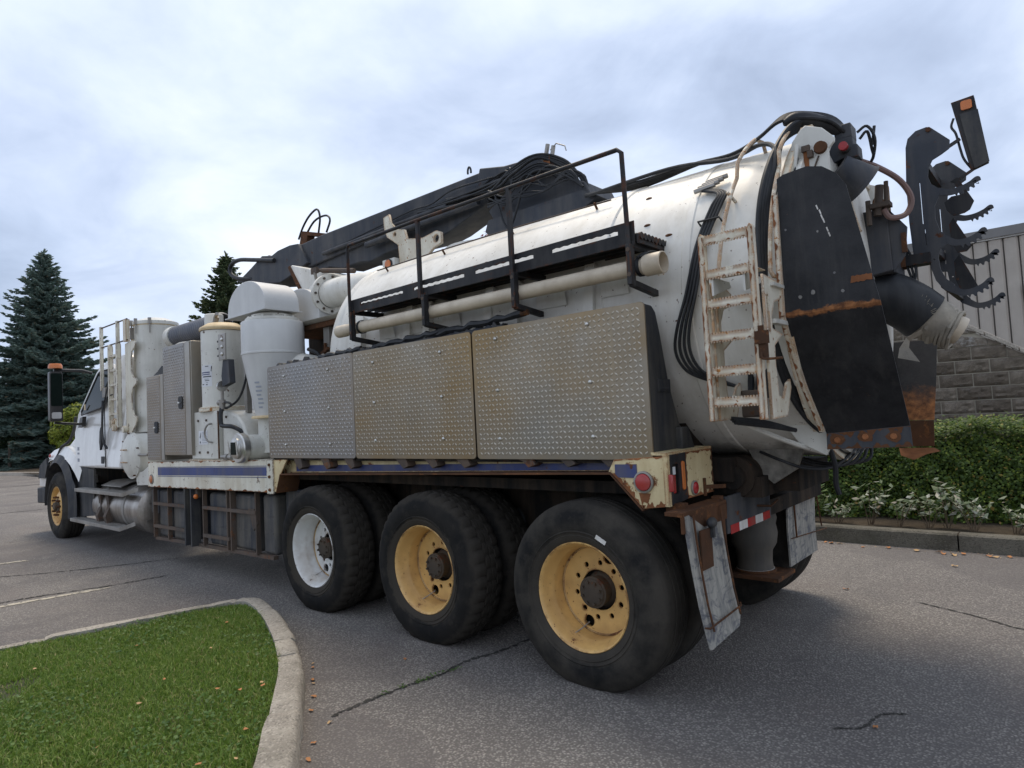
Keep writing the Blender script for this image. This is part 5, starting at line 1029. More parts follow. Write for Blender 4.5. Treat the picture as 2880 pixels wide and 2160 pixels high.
for x, z in ((-5.10, 1.66), (-4.90, 1.66), (-5.08, 1.315), (-4.88, 1.315)): MB().cyl((x, 0.10, z), (x, 0.088, z), 0.013, n=8).build('bolt', 'cage_rusty', mb_)
MB().box(-4.632, -4.612, 0.092, 0.10, 1.25, 1.75).build('rust_seam', 'rust_heavy', mb_)
MB().tube(spl([(-4.78, 0.10, 1.62), (-4.79, 0.06, 1.61), (-4.83, 0.05, 1.56), (-4.84, 0.05, 1.50), (-4.80, 0.06, 1.44), (-4.77, 0.10, 1.42)], 5), 0.010, 8).build('pull_handle', 'steel_dull', mb_)
dd = MB().box(-5.10, -4.88, 0.0965, 0.099, 1.40, 1.55).build('warning_decal', 'decal_white', mb_)
for z in (1.53, 1.515, 1.50, 1.485, 1.47, 1.455, 1.44, 1.418): MB().box(-5.01, -4.90, 0.0945, 0.096, z, z+0.005).build('decal_line', 'decal_faded', mb_)
MB().prism([(-5.075, 1.475), (-5.055, 1.50), (-5.045, 1.53), (-5.038, 1.53), (-5.042, 1.495), (-5.055, 1.465), (-5.06, 1.48)], 'y', 0.0945, 0.096).prism(circ(-5.06, 1.425, 0.012, 8), 'y', 0.0945, 0.096).build('decal_mark', 'decal_dark', mb_)
bl_ = part('blower_housing', MB().prism([(-4.60, 1.26), (-4.60, 1.745), (-4.45, 1.74), (-4.28, 1.69), (-4.16, 1.60), (-4.08, 1.47), (-4.06, 1.30), (-4.12, 1.26)], 'y', 0.13, 0.60), 'white_machine', bevel=0.02, ang=45)
for x, z in ((-4.5, 1.68), (-4.2, 1.50)): MB().cyl((x, 0.13, z), (x, 0.118, z), 0.013, n=8).build('bolt', 'cage_rusty', bl_)
gp = part('gauge_stand', MB().cyl((-4.50, 0.09, 1.74), (-4.50, 0.09, 1.95), 0.016, n=10).cyl((-4.50, 0.09, 1.76), (-4.50, 0.09, 1.86), 0.032, n=12), 'steel_dull')
MB().lathe([(0.0, -0.02), (0.05, -0.02), (0.056, -0.01), (0.056, 0.015), (0.0, 0.02)], (-4.50, 0.09, 2.00), 'x', 24).build('gauge_dial', 'steel_bright', gp)
MB().cyl((-4.56, 0.09, 1.83), (-4.44, 0.09, 1.83), 0.02, n=10).sphere((-4.57, 0.09, 1.83), 0.028).build('valve_body', 'steel_dull', gp)
hose([(-4.50, 0.08, 1.78), (-4.485, 0.06, 1.68), (-4.47, 0.06, 1.60), (-4.40, 0.06, 1.585), (-4.25, 0.08, 1.57), (-4.15, 0.15, 1.50)], 0.022)
hose([(-4.44, 0.09, 1.83), (-4.35, 0.09, 1.82), (-4.33, 0.1, 1.79), (-4.45, 0.1, 1.77)], 0.012)
hose([(-4.30, 0.28, 2.2), (-4.29, 0.22, 1.98), (-4.36, 0.18, 1.84), (-4.52, 0.14, 1.77)], 0.012)
ip = part('inlet_pipe', MB().tube([(-3.98, 0.02, 1.36), (-3.95, 0.35, 1.36)], 0.125, 28), 'white_machine')
MB().lathe([(0.10, -0.02), (0.135, -0.02), (0.145, -0.01), (0.145, 0.045), (0.135, 0.055), (0.125, 0.055)], (-3.98, 0, 1.36), 'y', 36).build('clamp_ring', 'steel_bright', ip)
MB().lathe([(0.0, -0.055), (0.085, -0.055), (0.10, -0.045), (0.105, -0.015), (0.125, -0.01)], (-3.98, 0, 1.36), 'y', 32).build('sight_cover', 'steel_bright', ip)
MB().box(-4.03, -3.93, -0.062, -0.056, 1.30, 1.42).build('sight_glass', 'cab_glass', ip)
MB().tube([(-4.06, -0.06, 1.29), (-4.06, -0.07, 1.43)], 0.007, 6).tube([(-3.90, -0.06, 1.29), (-3.90, -0.07, 1.43)], 0.007, 6).build('cover_bar', 'steel_bright', ip)
part('pipe_nipple', MB().cyl((-4.5, 0.07, 1.27), (-4.28, 0.07, 1.265), 0.022, n=10).cyl((-4.42, 0.07, 1.268), (-4.36, 0.07, 1.267), 0.034, n=8), 'steel_dull')
part('deck_plate', MB().box(-5.28, -3.55, 0.06, 1.0, 1.228, 1.240), 'white_rusty')

# ---- steel cabinets with diamond plate doors ------------------------------------
def cabinet(x0, x1, z0, z1, y1, hinge):
    c = part('cabinet', MB().box(x0, x1, 0.075, y1, z0, z1), 'cabinet_steel', bevel=0.006)
    d = door(x0+0.01, x1-hinge, z0+0.01, z1-0.01, 0.060, 'diamond_grey', 'cabinet_door', 0.008)
    MB().box(x1-hinge+0.006, x1-0.004, 0.062, 0.075, z0+0.01, z1-0.01).build('hinge_strip', 'cabinet_steel', c); return c, d
c1, d1 = cabinet(-6.46, -5.945, 1.225, 2.25, 0.40, 0.10); c2, d2 = cabinet(-5.935, -5.20, 1.285, 2.56, 0.285, 0.14)
for d, x, z in ((d1, -6.15, 1.62), (d2, -5.44, 1.88)):
    MB().prism(rrect(x-0.05, x+0.05, z-0.07, z+0.07, 0.03), 'y', 0.045, 0.06).build('paddle_latch', 'black_plastic', d); MB().box(x-0.035, x+0.015, 0.030, 0.045, z-0.008, z+0.008).build('latch_key', 'steel_bright', d)
gh = part('grab_handle', MB().tube([(-5.20, 0.20, 2.055), (-5.155, 0.20, 2.055)], 0.020, 10).tube([(-5.20, 0.20, 1.755), (-5.155, 0.20, 1.755)], 0.020, 10).cyl((-5.16, 0.20, 2.055), (-5.16, 0.20, 1.755), 0.012, n=10), 'steel_bright')
part('torn_seal', MB().sheet([(x, 0.12, 2.25) for x in np.linspace(-6.40, -5.95, 12)], [(x, 0.13, 2.27+0.16*i/11*(0.8+0.3*random.random())) for i, x in enumerate(np.linspace(-6.40, -5.95, 12))], 0.03, (0, 1, 0)), 'black_plastic')
part('fitting_cluster', MB().sphere((-6.05, 0.28, 2.48), 0.06).cyl((-6.25, 0.28, 2.50), (-5.98, 0.28, 2.50), 0.035, n=12).cyl((-6.1, 0.26, 2.36), (-6.1, 0.26, 2.60), 0.03, n=12).tube(spl([(-6.3, 0.25, 2.48), (-6.25, 0.25, 2.56), (-6.05, 0.25, 2.60), (-5.9, 0.26, 2.62), (-5.6, 0.28, 2.60)], 5), 0.012, 7).tube(spl([(-6.25, 0.25, 2.36), (-6.2, 0.24, 2.42), (-6.0, 0.24, 2.40)], 5), 0.012, 7), 'white_machine')
dk = MB(); n = 40
for i in range(n+1):
    pass
pr = []
for i in range(24): pr += [(0.112, i*0.055), (0.130, i*0.055+0.014), (0.130, i*0.055+0.034), (0.112, i*0.055+0.050)]
dk.lathe([(r, -6.62+h) for r, h in pr], (0, 0.50, 2.80), 'x', 36); part('flexible_duct', dk, 'grey_duct', ang=60)
part('duct_collar', MB().lathe([(0.125, -6.72), (0.140, -6.72), (0.140, -6.58), (0.125, -6.58)], (0, 0.50, 2.80), 'x', 32), 'white_machine')

# ---- dust collector column behind the cab -----------------------------------------
KX, KY, KR = -7.30, 0.50, 0.272
col = part('dust_collector', MB().lathe([(KR, 1.58), (KR, 3.04)], (KX, KY, 0), n=56), 'white_machine')
MB().lathe([(KR, 3.02), (KR+0.012, 3.025), (KR+0.014, 3.06), (KR+0.010, 3.07), (0.15, 3.125), (0.0, 3.13)], (KX, KY, 0), n=56).build('collector_lid', 'white_machine', col)
MB().lathe([(KR+0.001, 3.012), (KR+0.006, 3.015), (KR+0.006, 3.026), (KR+0.001, 3.028)], (KX, KY, 0), n=56).build('lid_gasket', 'seal_tan', col)
for a in (205, 245, 285, 325):
    c, s = math.cos(rad(a)), math.sin(rad(a)); p = Vector((KX+(KR+0.02)*c, KY+(KR+0.02)*s, 0))
    MB().bar(p+Vector((0, 0, 3.10)), p+Vector((0, 0, 3.02)), 0.035, 0.03).cyl(p+Vector((0, 0, 3.02)), p+Vector((0, 0, 2.90)), 0.008, n=6).build('lid_clamp', 'steel_dull', col)
c, s = math.cos(rad(262)), math.sin(rad(262)); p = Vector((KX+(KR+0.014)*c, KY+(KR+0.014)*s, 0))
MB().bar(p+Vector((0, 0, 2.99)), p+Vector((0, 0, 2.83)), 0.05, 0.03).build('lid_latch', 'steel_dull', col); MB().bar(p+Vector((0, 0, 2.86)), p+Vector((0, 0, 2.74)), 0.04, 0.02).build('latch_strap', 'seal_tan', col)
# front ladder, folding guard
fl = sub('front_ladder', T)
for x, w in ((-7.93, 0.05), (-7.62, 0.05)): MB().prism([(x-w/2, 1.66), (x-w/2, 2.78), (x, 2.82), (x+w/2, 2.78), (x+w/2, 1.66)], 'y', 0.10, 0.16).build('ladder_rail', 'white_rail', fl, bevel=0.006)
for z in (1.85, 2.05, 2.25, 2.45, 2.65): MB().box(-7.905, -7.645, 0.11, 0.15, z-0.015, z+0.015).build('rung', 'white_rail', fl)
for x in (-8.32, -7.66): MB().bar((x, 0.14, 2.20), (x, 0.14, 3.12), 0.04).build('guard_post', 'white_rail', fl)
for z in (3.10, 2.82): MB().cyl((-8.32, 0.14, z), (-7.3, 0.14, z), 0.010, n=8).build('guard_bar', 'cage_rusty', fl)
MB().bar((-7.36, 0.15, 2.80), (-7.36, 0.15, 3.10), 0.10, 0.05, up=(0, 1, 0)).build('guard_post', 'white_rusty', fl)
so = [(-7.46, 1.58), (-7.46, 2.78), (-7.20, 2.80), (-7.10, 2.78), (-7.10, 2.72), (-7.22, 2.66), (-7.26, 2.56), (-7.26, 2.40), (-7.20, 2.32), (-7.08, 2.28), (-7.08, 2.22), (-7.20, 2.18), (-7.26, 2.10), (-7.26, 1.92), (-7.20, 1.82), (-7.08, 1.78), (-7.10, 1.72), (-7.22, 1.62), (-7.30, 1.57)]
plate(so, [circ(-7.38, 1.68, 0.018, 10)], 0.014, 'white_rail', 'ladder_gusset', T, 'y', 0.17, 0.001)
part('guard_hinge', MB().prism(circ(-7.80, 1.70, 0.09, 16), 'y', 0.12, 0.14).cyl((-7.74, 0.12, 1.66), (-7.74, 0.08, 1.66), 0.045, n=14).cyl((-7.80, 0.12, 1.74), (-7.80, 0.09, 1.74), 0.03, n=10).cyl((-7.42, 0.16, 1.63), (-7.42, 0.10, 1.63), 0.045, n=14), 'white_rusty')
part('guard_box', MB().box(-8.30, -8.18, 0.13, 0.20, 2.10, 2.24), 'steel_dull', bevel=0.004)

# ---- water vessel beside the cab --------------------------------------------------
wv = part('water_vessel', MB().lathe([(0.285, 0.10), (0.285, 0.95)], (-7.13, 0, 1.28), 'y', 48), 'white_machine')
MB().lathe([(0.0, 0.015), (0.10, 0.02), (0.18, 0.038), (0.24, 0.062), (0.275, 0.092), (0.285, 0.10), (0.300, 0.10), (0.300, 0.125), (0.285, 0.13)], (-7.13, 0, 1.28), 'y', 56).build('domed_lid', 'white_machine', wv)
MB().tube([(-7.14, 0.02, 1.36), (-7.14, -0.02, 1.36), (-7.04, -0.02, 1.36), (-7.04, 0.02, 1.36)], 0.008, 6).tube([(-7.14, 0.02, 1.20), (-7.14, -0.02, 1.20), (-7.04, -0.02, 1.20), (-7.04, 0.02, 1.20)], 0.008, 6).build('lid_handle', 'white_rusty', wv)
for a in (20, 95, 140, 180, 225, 300): MB().cyl((-7.13+0.29*math.cos(rad(a)), 0.095, 1.28+0.29*math.sin(rad(a))), (-7.13+0.29*math.cos(rad(a)), 0.07, 1.28+0.29*math.sin(rad(a))), 0.009, n=8).build('lid_bolt', 'rust_heavy', wv)
MB().cyl((-6.86, 0.10, 1.29), (-6.62, 0.12, 1.29), 0.018, n=8).build('drain_nipple', 'steel_dull', wv)
part('vessel_stand', MB().prism([(-7.0, 0.90), (-7.05, 1.06), (-6.80, 1.08), (-6.46, 1.20), (-6.46, 0.92)], 'y', 0.12, 0.5), 'white_machine')

# ---- fuel tank, steps, poly water tanks -------------------------------------------
ft = part('fuel_tank', MB().lathe([(0.0, -8.72), (0.25, -8.70), (0.31, -8.68), (0.315, -8.66), (0.315, -6.92), (0.325, -6.92), (0.325, -6.89), (0.312, -6.88), (0.25, -6.85), (0.0, -6.83)], (0, 0.40, 0.565), 'x', 48), 'alu_tank')
for x in (-8.35, -7.45): MB().lathe([(0.317, x-0.04), (0.322, x-0.038), (0.322, x+0.038), (0.317, x+0.04)], (0, 0.40, 0.565), 'x', 48).build('tank_strap', 'steel_dull', ft)
for x in (-8.30, -7.98): MB().prism([(0.06, 0.80), (0.10, 0.82), (0.12, 0.36), (0.06, 0.34), (0.03, 0.45), (0.085, 0.58)], 'x', x-0.05, x+0.05).build('step_bracket', 'cage_rusty', ft)
MB().sphere((-6.84, 0.34, 0.56), 0.05, 10, 8, (0.6, 1, 1)).box(-6.84, -6.82, 0.16, 0.64, 0.43, 0.455).box(-6.84, -6.82, 0.20, 0.60, 0.66, 0.675).build('end_ribs', 'alu_tank', ft)
part('tank_battery_box', MB().box(-6.72, -6.47, 0.18, 0.60, 0.55, 0.85), 'black_plastic', bevel=0.02)
for x0, x1, z in ((-9.05, -7.10, 0.80), (-9.28, -7.22, 0.352)):
    s_ = part('cab_step', MB().box(x0, x1, -0.03, 0.0, z-0.035, z+0.012).box(x0, x1, 0.0, 0.13, z-0.01, z+0.006), 'steel_dull', bevel=0.003)
    for i in range(3): MB().box(x0, x1, 0.008+i*0.042, 0.040+i*0.042, z+0.006, z+0.014).build('tread_slat', 'steel_dull', s_)
    MB().add([(x1, -0.03, z-0.035), (x1+0.10, 0.13, z+0.02), (x1+0.10, 0.13, z+0.075), (x1, -0.03, z+0.012)], [(0, 1, 2, 3)]).build('step_end', 'steel_dull', s_)
part('tank_top_cover', MB().sheet([(-8.5, 0.16, 0.845), (-8.5, 0.30, 0.90), (-8.5, 0.45, 0.91)], [(-7.7, 0.16, 0.845), (-7.7, 0.30, 0.90), (-7.7, 0.45, 0.91)], 0.01, (0, 0, 1)), 'steel_dull')
for x0, x1, zb, zt in ((-6.40, -6.02, 0.30, 0.86), (-5.98, -5.52, 0.30, 0.87), (-5.02, -4.50, 0.32, 0.88), (-4.46, -3.96, 0.33, 0.89), (-3.86, -3.62, 0.33, 0.90)):
    pt = part('poly_tank', MB().box(x0, x1, 0.155, 0.70, zb, zt), 'poly_tank', bevel=0.035, seg=3)
    for z in (zb+0.2, zb+0.36): MB().box(x0+0.04, x1-0.04, 0.151, 0.156, z, z+0.012).build('moulded_rib', 'poly_tank', pt)
cg = sub('tank_cage', T)
for x in (-6.43, -6.00, -5.50, -5.06, -4.49, -4.41, -3.90): MB().bar((x, 0.125, 0.29+0.012*(x+6.4)), (x, 0.125, 0.92), 0.045 if x not in (-4.49, -4.41) else 0.055, 0.02, up=(1, 0, 0)).build('cage_upright', 'cage_rusty', cg)
for x0, x1, z in ((-6.45, -5.50, 0.275), (-5.5, -3.62, 0.295)): MB().bar((x0, 0.15, z), (x1, 0.15, z+0.02), 0.05, 0.035).build('cage_sill', 'cage_rusty', cg)
for x0, x1, z in ((-6.43, -5.50, 0.70), (-6.43, -5.50, 0.43), (-5.06, -3.90, 0.72), (-5.06, -4.45, 0.42)): MB().bar((x0, 0.11, z), (x1, 0.11, z+0.008), 0.028, 0.035).build('cage_bar', 'cage_rusty', cg)
for x in (-5.40, -5.24): MB().bar((x, 0.10, 0.29), (x, 0.10, 0.92), 0.10, 0.03, up=(1, 0, 0)).build('cage_post', 'black_plastic', cg)
MB().prism([(-4.05, 0.76), (-3.93, 0.76), (-3.88, 0.62), (-3.95, 0.55)], 'y', 0.105, 0.118).build('cage_gusset', 'cage_rusty', cg)
ml = part('lamp_bracket', MB().box(-5.22, -5.16, 0.09, 0.13, 0.82, 0.91), 'cage_rusty'); MB().sphere((-5.18, 0.085, 0.835), 0.028).build('marker_lamp', 'lens_amber', ml)
part('side_tank', MB().box(-3.58, -3.30, 0.24, 0.70, 0.35, 0.95), 'poly_tank', bevel=0.02)

# ---- cab ---------------------------------------------------------------------------
cab = sub('cab', T)
def cabsec(x, ys, z):  # helper for ruled skins
    return [(x, y, zz) for y, zz in zip(ys, z)]
Y0, Y1 = 0.10, 2.40
body = MB()
prof = [(-9.45, 1.10), (-9.50, 1.62), (-9.40, 1.86), (-9.30, 1.95), (-8.86, 2.58), (-8.70, 2.66), (-8.1, 2.72), (-7.70, 2.70), (-7.58, 2.62), (-7.56, 1.10)]
ins = [0.0, 0.0, 0.02, 0.04, 0.15, 0.22, 0.26, 0.22, 0.16, 0.0]
n = len(prof)
body.add([(x, Y0+i, z) for (x, z), i in zip(prof, ins)]+[(x, Y1-i, z) for (x, z), i in zip(prof, ins)], [tuple(range(n)), tuple(reversed(range(n, 2*n)))]+[((i+1) % n, i, n+i, n+(i+1) % n) for i in range(n)])
body.build('cab_shell', 'white_cab', cab, bevel=0.03, seg=3)
def on_side(x, z, off=0.0):
    y = Y0 + (0.0 if z < 1.86 else (z-1.86)*0.215) - off; return (x, y, z)
dpo = [(-9.36, 1.12), (-9.38, 1.60), (-9.28, 1.90), (-8.86, 2.50), (-8.78, 2.55), (-8.16, 2.57), (-8.10, 2.50), (-8.09, 1.14)]
dr = MB(); dr.add([on_side(x, z, 0.012) for x, z in dpo]+[on_side(x, z, -0.02) for x, z in dpo], [tuple(range(8)), tuple(reversed(range(8, 16)))]+[((i+1) % 8, i, 8+i, 8+(i+1) % 8) for i in range(8)])
dr = dr.build('door', 'white_cab', cab, bevel=0.006)
MB().add([on_side(x, z, 0.016) for x, z in ((-9.10, 1.95), (-8.74, 2.46), (-8.68, 2.49), (-8.24, 2.50), (-8.18, 2.45), (-8.20, 2.04), (-8.26, 1.97), (-9.06, 1.90))], [tuple(range(8))]).build('side_window', 'cab_glass', dr)
wf = MB(); ww = [on_side(x, z, 0.019) for x, z in ((-9.12, 1.94), (-8.74, 2.475), (-8.68, 2.505), (-8.22, 2.515), (-8.165, 2.46), (-8.185, 2.03), (-8.25, 1.955), (-9.07, 1.885))]
wf.tube(ww, 0.010, 6, closed=True); wf.build('window_seal', 'black_plastic', dr)
MB().box(-8.96, -8.90, 0.088, 0.092, 1.955, 2.04).build('window_sticker', 'seal_tan', dr)
MB().prism([(-8.24, 1.36), (-8.19, 1.44), (-8.18, 1.62), (-8.20, 1.68), (-8.24, 1.62), (-8.26, 1.48)], 'y', 0.07, 0.10).build('door_handle', 'black_plastic', dr)
MB().prism(rrect(-8.24, -8.13, 1.17, 1.27, 0.012), 'y', 0.084, 0.09).build('vent_grille', 'black_plastic', dr)
part('door_seam', MB().bar((-8.085, 0.092, 1.12), (-8.085, 0.092, 2.0), 0.012, 0.006), 'black_plastic', cab)
MB().tube(spl([(-8.09, 0.075, 2.05), (-8.085, 0.06, 1.70), (-8.06, 0.055, 1.55), (-8.02, 0.06, 1.45), (-7.98, 0.085, 1.38)], 5), 0.016, 8).build('grab_rail', 'black_plastic', cab)
MB().tube([(-8.05, 0.10, 2.0), (-8.03, 0.115, 2.1), (-7.85, 0.12, 2.12)], 0.010, 6).build('roof_seam', 'black_plastic', cab)
for z, h in ((1.36, 0.05), (1.30, 0.03), (1.19, 0.05)): MB().prism(rrect(-9.30, -9.22, z, z+h, 0.01), 'y', 0.0845, 0.088).build('worn_badge', 'decal_faded', dr)
MB().add([(-9.47, 0.22, 1.92), (-8.90, 0.30, 2.56), (-8.90, 2.20, 2.56), (-9.47, 2.28, 1.92)], [(0, 1, 2, 3)]).build('windscreen', 'cab_glass', cab)
# hood with raised cowl and fender
hood = sub('hood', T)
hm = MB(); secs = []
for x, hw, zt, zs in ((-11.15, 0.80, 1.30, 0.98), (-11.0, 0.94, 1.46, 1.0), (-10.6, 1.03, 1.58, 1.05), (-10.0, 1.09, 1.70, 1.1), (-9.6, 1.12, 1.82, 1.1), (-9.47, 1.13, 1.88, 1.1)):
    secs.append([(x, YC-hw, zs), (x, YC-hw*0.97, zt-0.24), (x, YC-hw*0.82, zt-0.07), (x, YC-hw*0.5, zt), (x, YC, zt+0.02), (x, YC+hw*0.5, zt), (x, YC+hw*0.82, zt-0.07), (x, YC+hw*0.97, zt-0.24), (x, YC+hw, zs)])
for a, b in zip(secs[:-1], secs[1:]): hm.sheet(a, b)
hm.add(secs[0], [tuple(range(9))]); hm.build('hood_shell', 'white_cab', hood, ang=35)
fe = MB(); fs = []
for a in range(-12, 200, 12):
    r0 = 0.72; c, s = math.cos(rad(a)), math.sin(rad(a)); x = -10.05+r0*c*1.04; z = 0.52+r0*s*1.0
    fs.append((x, z))
prof_w = [(-11.10, 1.05), (-11.02, 1.22), (-10.85, 1.34), (-10.55, 1.42), (-10.2, 1.46), (-9.95, 1.47), (-9.70, 1.44), (-9.50, 1.36), (-9.30, 1.24), (-9.16, 1.11)]
fe.sheet([(x, 0.04+0.10*max(0, (abs(x+10.1)-0.75)), z-0.22) for x, z in prof_w], [(x, 0.10, z-0.05) for x, z in prof_w]); fe.sheet([(x, 0.10, z-0.05) for x, z in prof_w], [(x, 0.34, z) for x, z in prof_w]); fe.sheet([(x, 0.34, z) for x, z in prof_w], [(x, 0.60, z+0.02) for x, z in prof_w])
fe.build('fender', 'white_cab', hood, ang=45)
MB().sphere((-10.62, 0.052, 1.28), 0.03, 12, 8, (1, 0.5, 1)).build('fender_lamp', 'lens_red', hood)
ft2 = MB(); A_ = []; B_ = []
for a in range(-16, 190, 8):
    c, s = math.cos(rad(a)), math.sin(rad(a)); A_.append((-10.06+0.63*c, -0.015, 0.52+0.66*s)); B_.append((-10.06+0.76*c+(0.08 if a < 30 else 0), 0.045, 0.52+0.78*s))
ft2.sheet(A_, B_); ft2.sheet(A_, [(x, 0.34, z) for x, y, z in A_]); ft2.build('wheel_arch_flare', 'black_plastic', hood)
part('splash_panel', MB().prism([(-9.42, 1.18), (-9.32, 1.26), (-9.28, 1.12), (-8.62, 1.08), (-8.60, 0.42), (-9.30, 0.36), (-9.36, 0.80)], 'y', 0.10, 0.13), 'black_plastic')
MB().tube(spl([(-9.56, 0.14, 1.88), (-9.60, 0.13, 1.70), (-9.82, 0.12, 1.51), (-10.10, 0.09, 1.42), (-10.22, 0.07, 1.30), (-10.45, 0.05, 1.16)], 6), 0.022, 8).build('hood_trim', 'black_plastic', hood)
part('bumper', MB().prism([(-11.32, 0.48), (-11.32, 0.74), (-11.02, 0.76), (-10.80, 0.72), (-10.80, 0.50)], 'y', 0.03, 2.47), 'black_plastic', bevel=0.02)
part('bumper_top', MB().prism([(-11.30, 0.76), (-11.28, 0.92), (-10.85, 0.90), (-10.82, 0.76)], 'y', 0.06, 2.44), 'white_cab', bevel=0.01)
part('lower_fender', MB().prism([(-11.20, 0.90), (-11.10, 1.12), (-10.70, 1.25), (-10.66, 1.12), (-10.80, 0.92)], 'y', 0.02, 0.06), 'black_plastic')
# mirror with amber beacon
mr = sub('mirror', T)
MB().prism(rrect(-0.365, -0.205, 1.80, 2.52, 0.03), 'x', -8.95, -8.84).build('mirror_head', 'mirror_back', mr, bevel=0.012)
MB().prism(rrect(-0.355, -0.215, 2.02, 2.49, 0.02), 'x', -8.84, -8.835).build('mirror_glass', 'cab_glass', mr); MB().prism(rrect(-0.345, -0.225, 1.84, 1.93, 0.02), 'x', -8.84, -8.835).build('convex_glass', 'flashing', mr)  # convex glass in flat pale colour, a painted reflection
MB().tube([(-8.90, -0.30, 2.54), (-8.90, 0.05, 2.54), (-8.88, 0.18, 2.50)], 0.022, 8).build('mirror_arm', 'mirror_back', mr); MB().tube([(-8.90, -0.30, 1.78), (-8.92, 0.02, 1.75), (-9.0, 0.10, 1.76)], 0.018, 8).build('mirror_arm', 'mirror_back', mr)
MB().prism([(-9.12, 1.70), (-9.02, 1.84), (-8.90, 1.86), (-8.94, 1.72)], 'y', 0.05, 0.10).build('arm_foot', 'mirror_back', mr)
MB().lathe([(0.0, 2.635), (0.07, 2.632), (0.084, 2.615), (0.088, 2.565), (0.0, 2.56)], (-8.90, -0.28, 0), n=24).build('beacon', 'lens_amber', mr)
# ================================================================ ground
gm = MB()
gr = raw('pavement', [(-160, -90, 0), (90, -90, 0), (90, 130, 0), (-160, 130, 0)], [(0, 1, 2, 3)], 'asphalt'); struct(gr)
def ribbon(path, w, z, jit, mat, name):
    P = spl([(x, y, 0) for x, y in path], 8 if 'line' in name else 22); A = []; B = []
    if 'crack' in name: P = [p+Vector((random.uniform(-1, 1), random.uniform(-1, 1), 0))*w*0.45 for p in P]
    for i, p in enumerate(P):
        t = (P[min(i+1, len(P)-1)]-P[max(i-1, 0)]).normalized(); q = Vector((-t.y, t.x, 0)); ww = w*(1+jit*(random.random()-0.5)*2)
        e = min(1, i/4, (len(P)-1-i)/4)*0.9+0.1; off = q*(jit*w*0.6*(random.random()-0.5))
        A.append(p+off+q*ww/2*e+Vector((0, 0, z))); B.append(p+off-q*ww/2*e+Vector((0, 0, z)))
    o = MB().sheet(A, B).build(name, mat); struct(o); return o
ribbon([(-5.62, -2.6), (-5.55, -1.57), (-5.45, -0.95), (-5.40, -0.69)], 0.085, 0.004, 0.35, 'line_faded', 'parking_line')
ribbon([(-8.42, -2.4), (-8.25, -1.05), (-8.13, -0.79)], 0.09, 0.004, 0.3, 'line_faded', 'parking_line')
ribbon([(-11.2, -2.0), (-11.0, -0.6)], 0.09, 0.004, 0.3, 'line_faded', 'parking_line')
ribbon([(-0.90, -1.06), (-0.90, -0.85), (-0.873, -0.562), (-0.83, -0.33), (-0.854, -0.128), (-0.792, 0.15), (-0.75, 0.6)], 0.020, 0.004, 0.9, 'crack_fill', 'pavement_crack')
ribbon([(-5.75, -1.65), (-5.66, -1.2), (-5.48, -0.65), (-5.40, -0.1)], 0.026, 0.005, 0.9, 'crack_fill', 'pavement_crack')
ribbon([(-7.3, -1.3), (-6.967, -0.897), (-6.6, -0.275), (-6.3, 0.4)], 0.022, 0.004, 0.9, 'crack_fill', 'pavement_crack')
ribbon([(-15.75, -1.5), (-15.658, 0.332), (-15.526, 1.098), (-15.3, 4.0)], 0.05, 0.004, 0.6, 'crack_fill', 'pavement_crack')
ribbon([(-26.5, -2), (-26, 3), (-25.6, 9)], 0.10, 0.004, 0.5, 'crack_fill', 'pavement_crack')
ribbon([(1.20, 0.25), (1.31, 0.34), (1.35, 0.52), (1.45, 0.60)], 0.010, 0.004, 0.9, 'crack_fill', 'pavement_crack')
ribbon([(1.15, 2.6), (1.5, 2.45), (2.0, 2.2), (3.0, 2.1)], 0.012, 0.004, 0.9, 'crack_fill', 'pavement_crack')

wd_ = []
for x, y in ((-0.86, -0.50), (-0.84, -0.46), (-0.872, -0.60), (-0.85, -0.40), (-0.835, -0.33), (-0.89, -0.72), (-0.80, -0.25)):
    for q in range(22): wd_.append((x+random.gauss(0, 0.012), y+random.gauss(0, 0.02), 0.008+0.012*random.random()))

# ---- grass island with kerb -------------------------------------------------------
outer = [(-4.75, -7.0), (-4.30, -5.0), (-3.86, -3.0), (-3.642, -1.927), (-3.559, -1.565), (-3.469, -1.166), (-3.359, -0.729), (-3.285, -0.42), (-3.20, -0.30), (-3.083, -0.267), (-2.85, -0.315), (-2.496, -0.423), (-1.984, -0.617), (-1.75, -0.725), (-1.55, -0.815), (-1.288, -0.960), (-0.877, -1.228), (-0.733, -1.336), (-0.379, -1.568), (0.10, -2.0), (0.6, -2.7), (1.0, -3.8), (1.2, -5.2), (1.3, -7.0)]
inner = [(-4.62, -7.0), (-4.18, -5.0), (-3.75, -3.0), (-3.535, -1.948), (-3.456, -1.59), (-3.372, -1.195), (-3.268, -0.765), (-3.205, -0.50), (-3.15, -0.43), (-3.07, -0.415), (-2.85, -0.462), (-2.540, -0.560), (-2.060, -0.745), (-1.83, -0.85), (-1.63, -0.945), (-1.37, -1.095), (-0.965, -1.365), (-0.82, -1.475), (-0.480, -1.705), (-0.03, -2.11), (0.46, -2.78), (0.85, -3.85), (1.05, -5.22), (1.15, -7.0)]
kerb_o, kerb_i = [], []
O_ = spl([(x, y, 0) for x, y in outer], 5); I_ = spl([(x, y, 0) for x, y in inner], 5)
cuts = [0, 18, 36, 52, 61, 68, 80, 92, len(O_)-1]
km = MB()
kerb = struct(bpy.data.objects.new('kerb', None)); COL.objects.link(kerb)
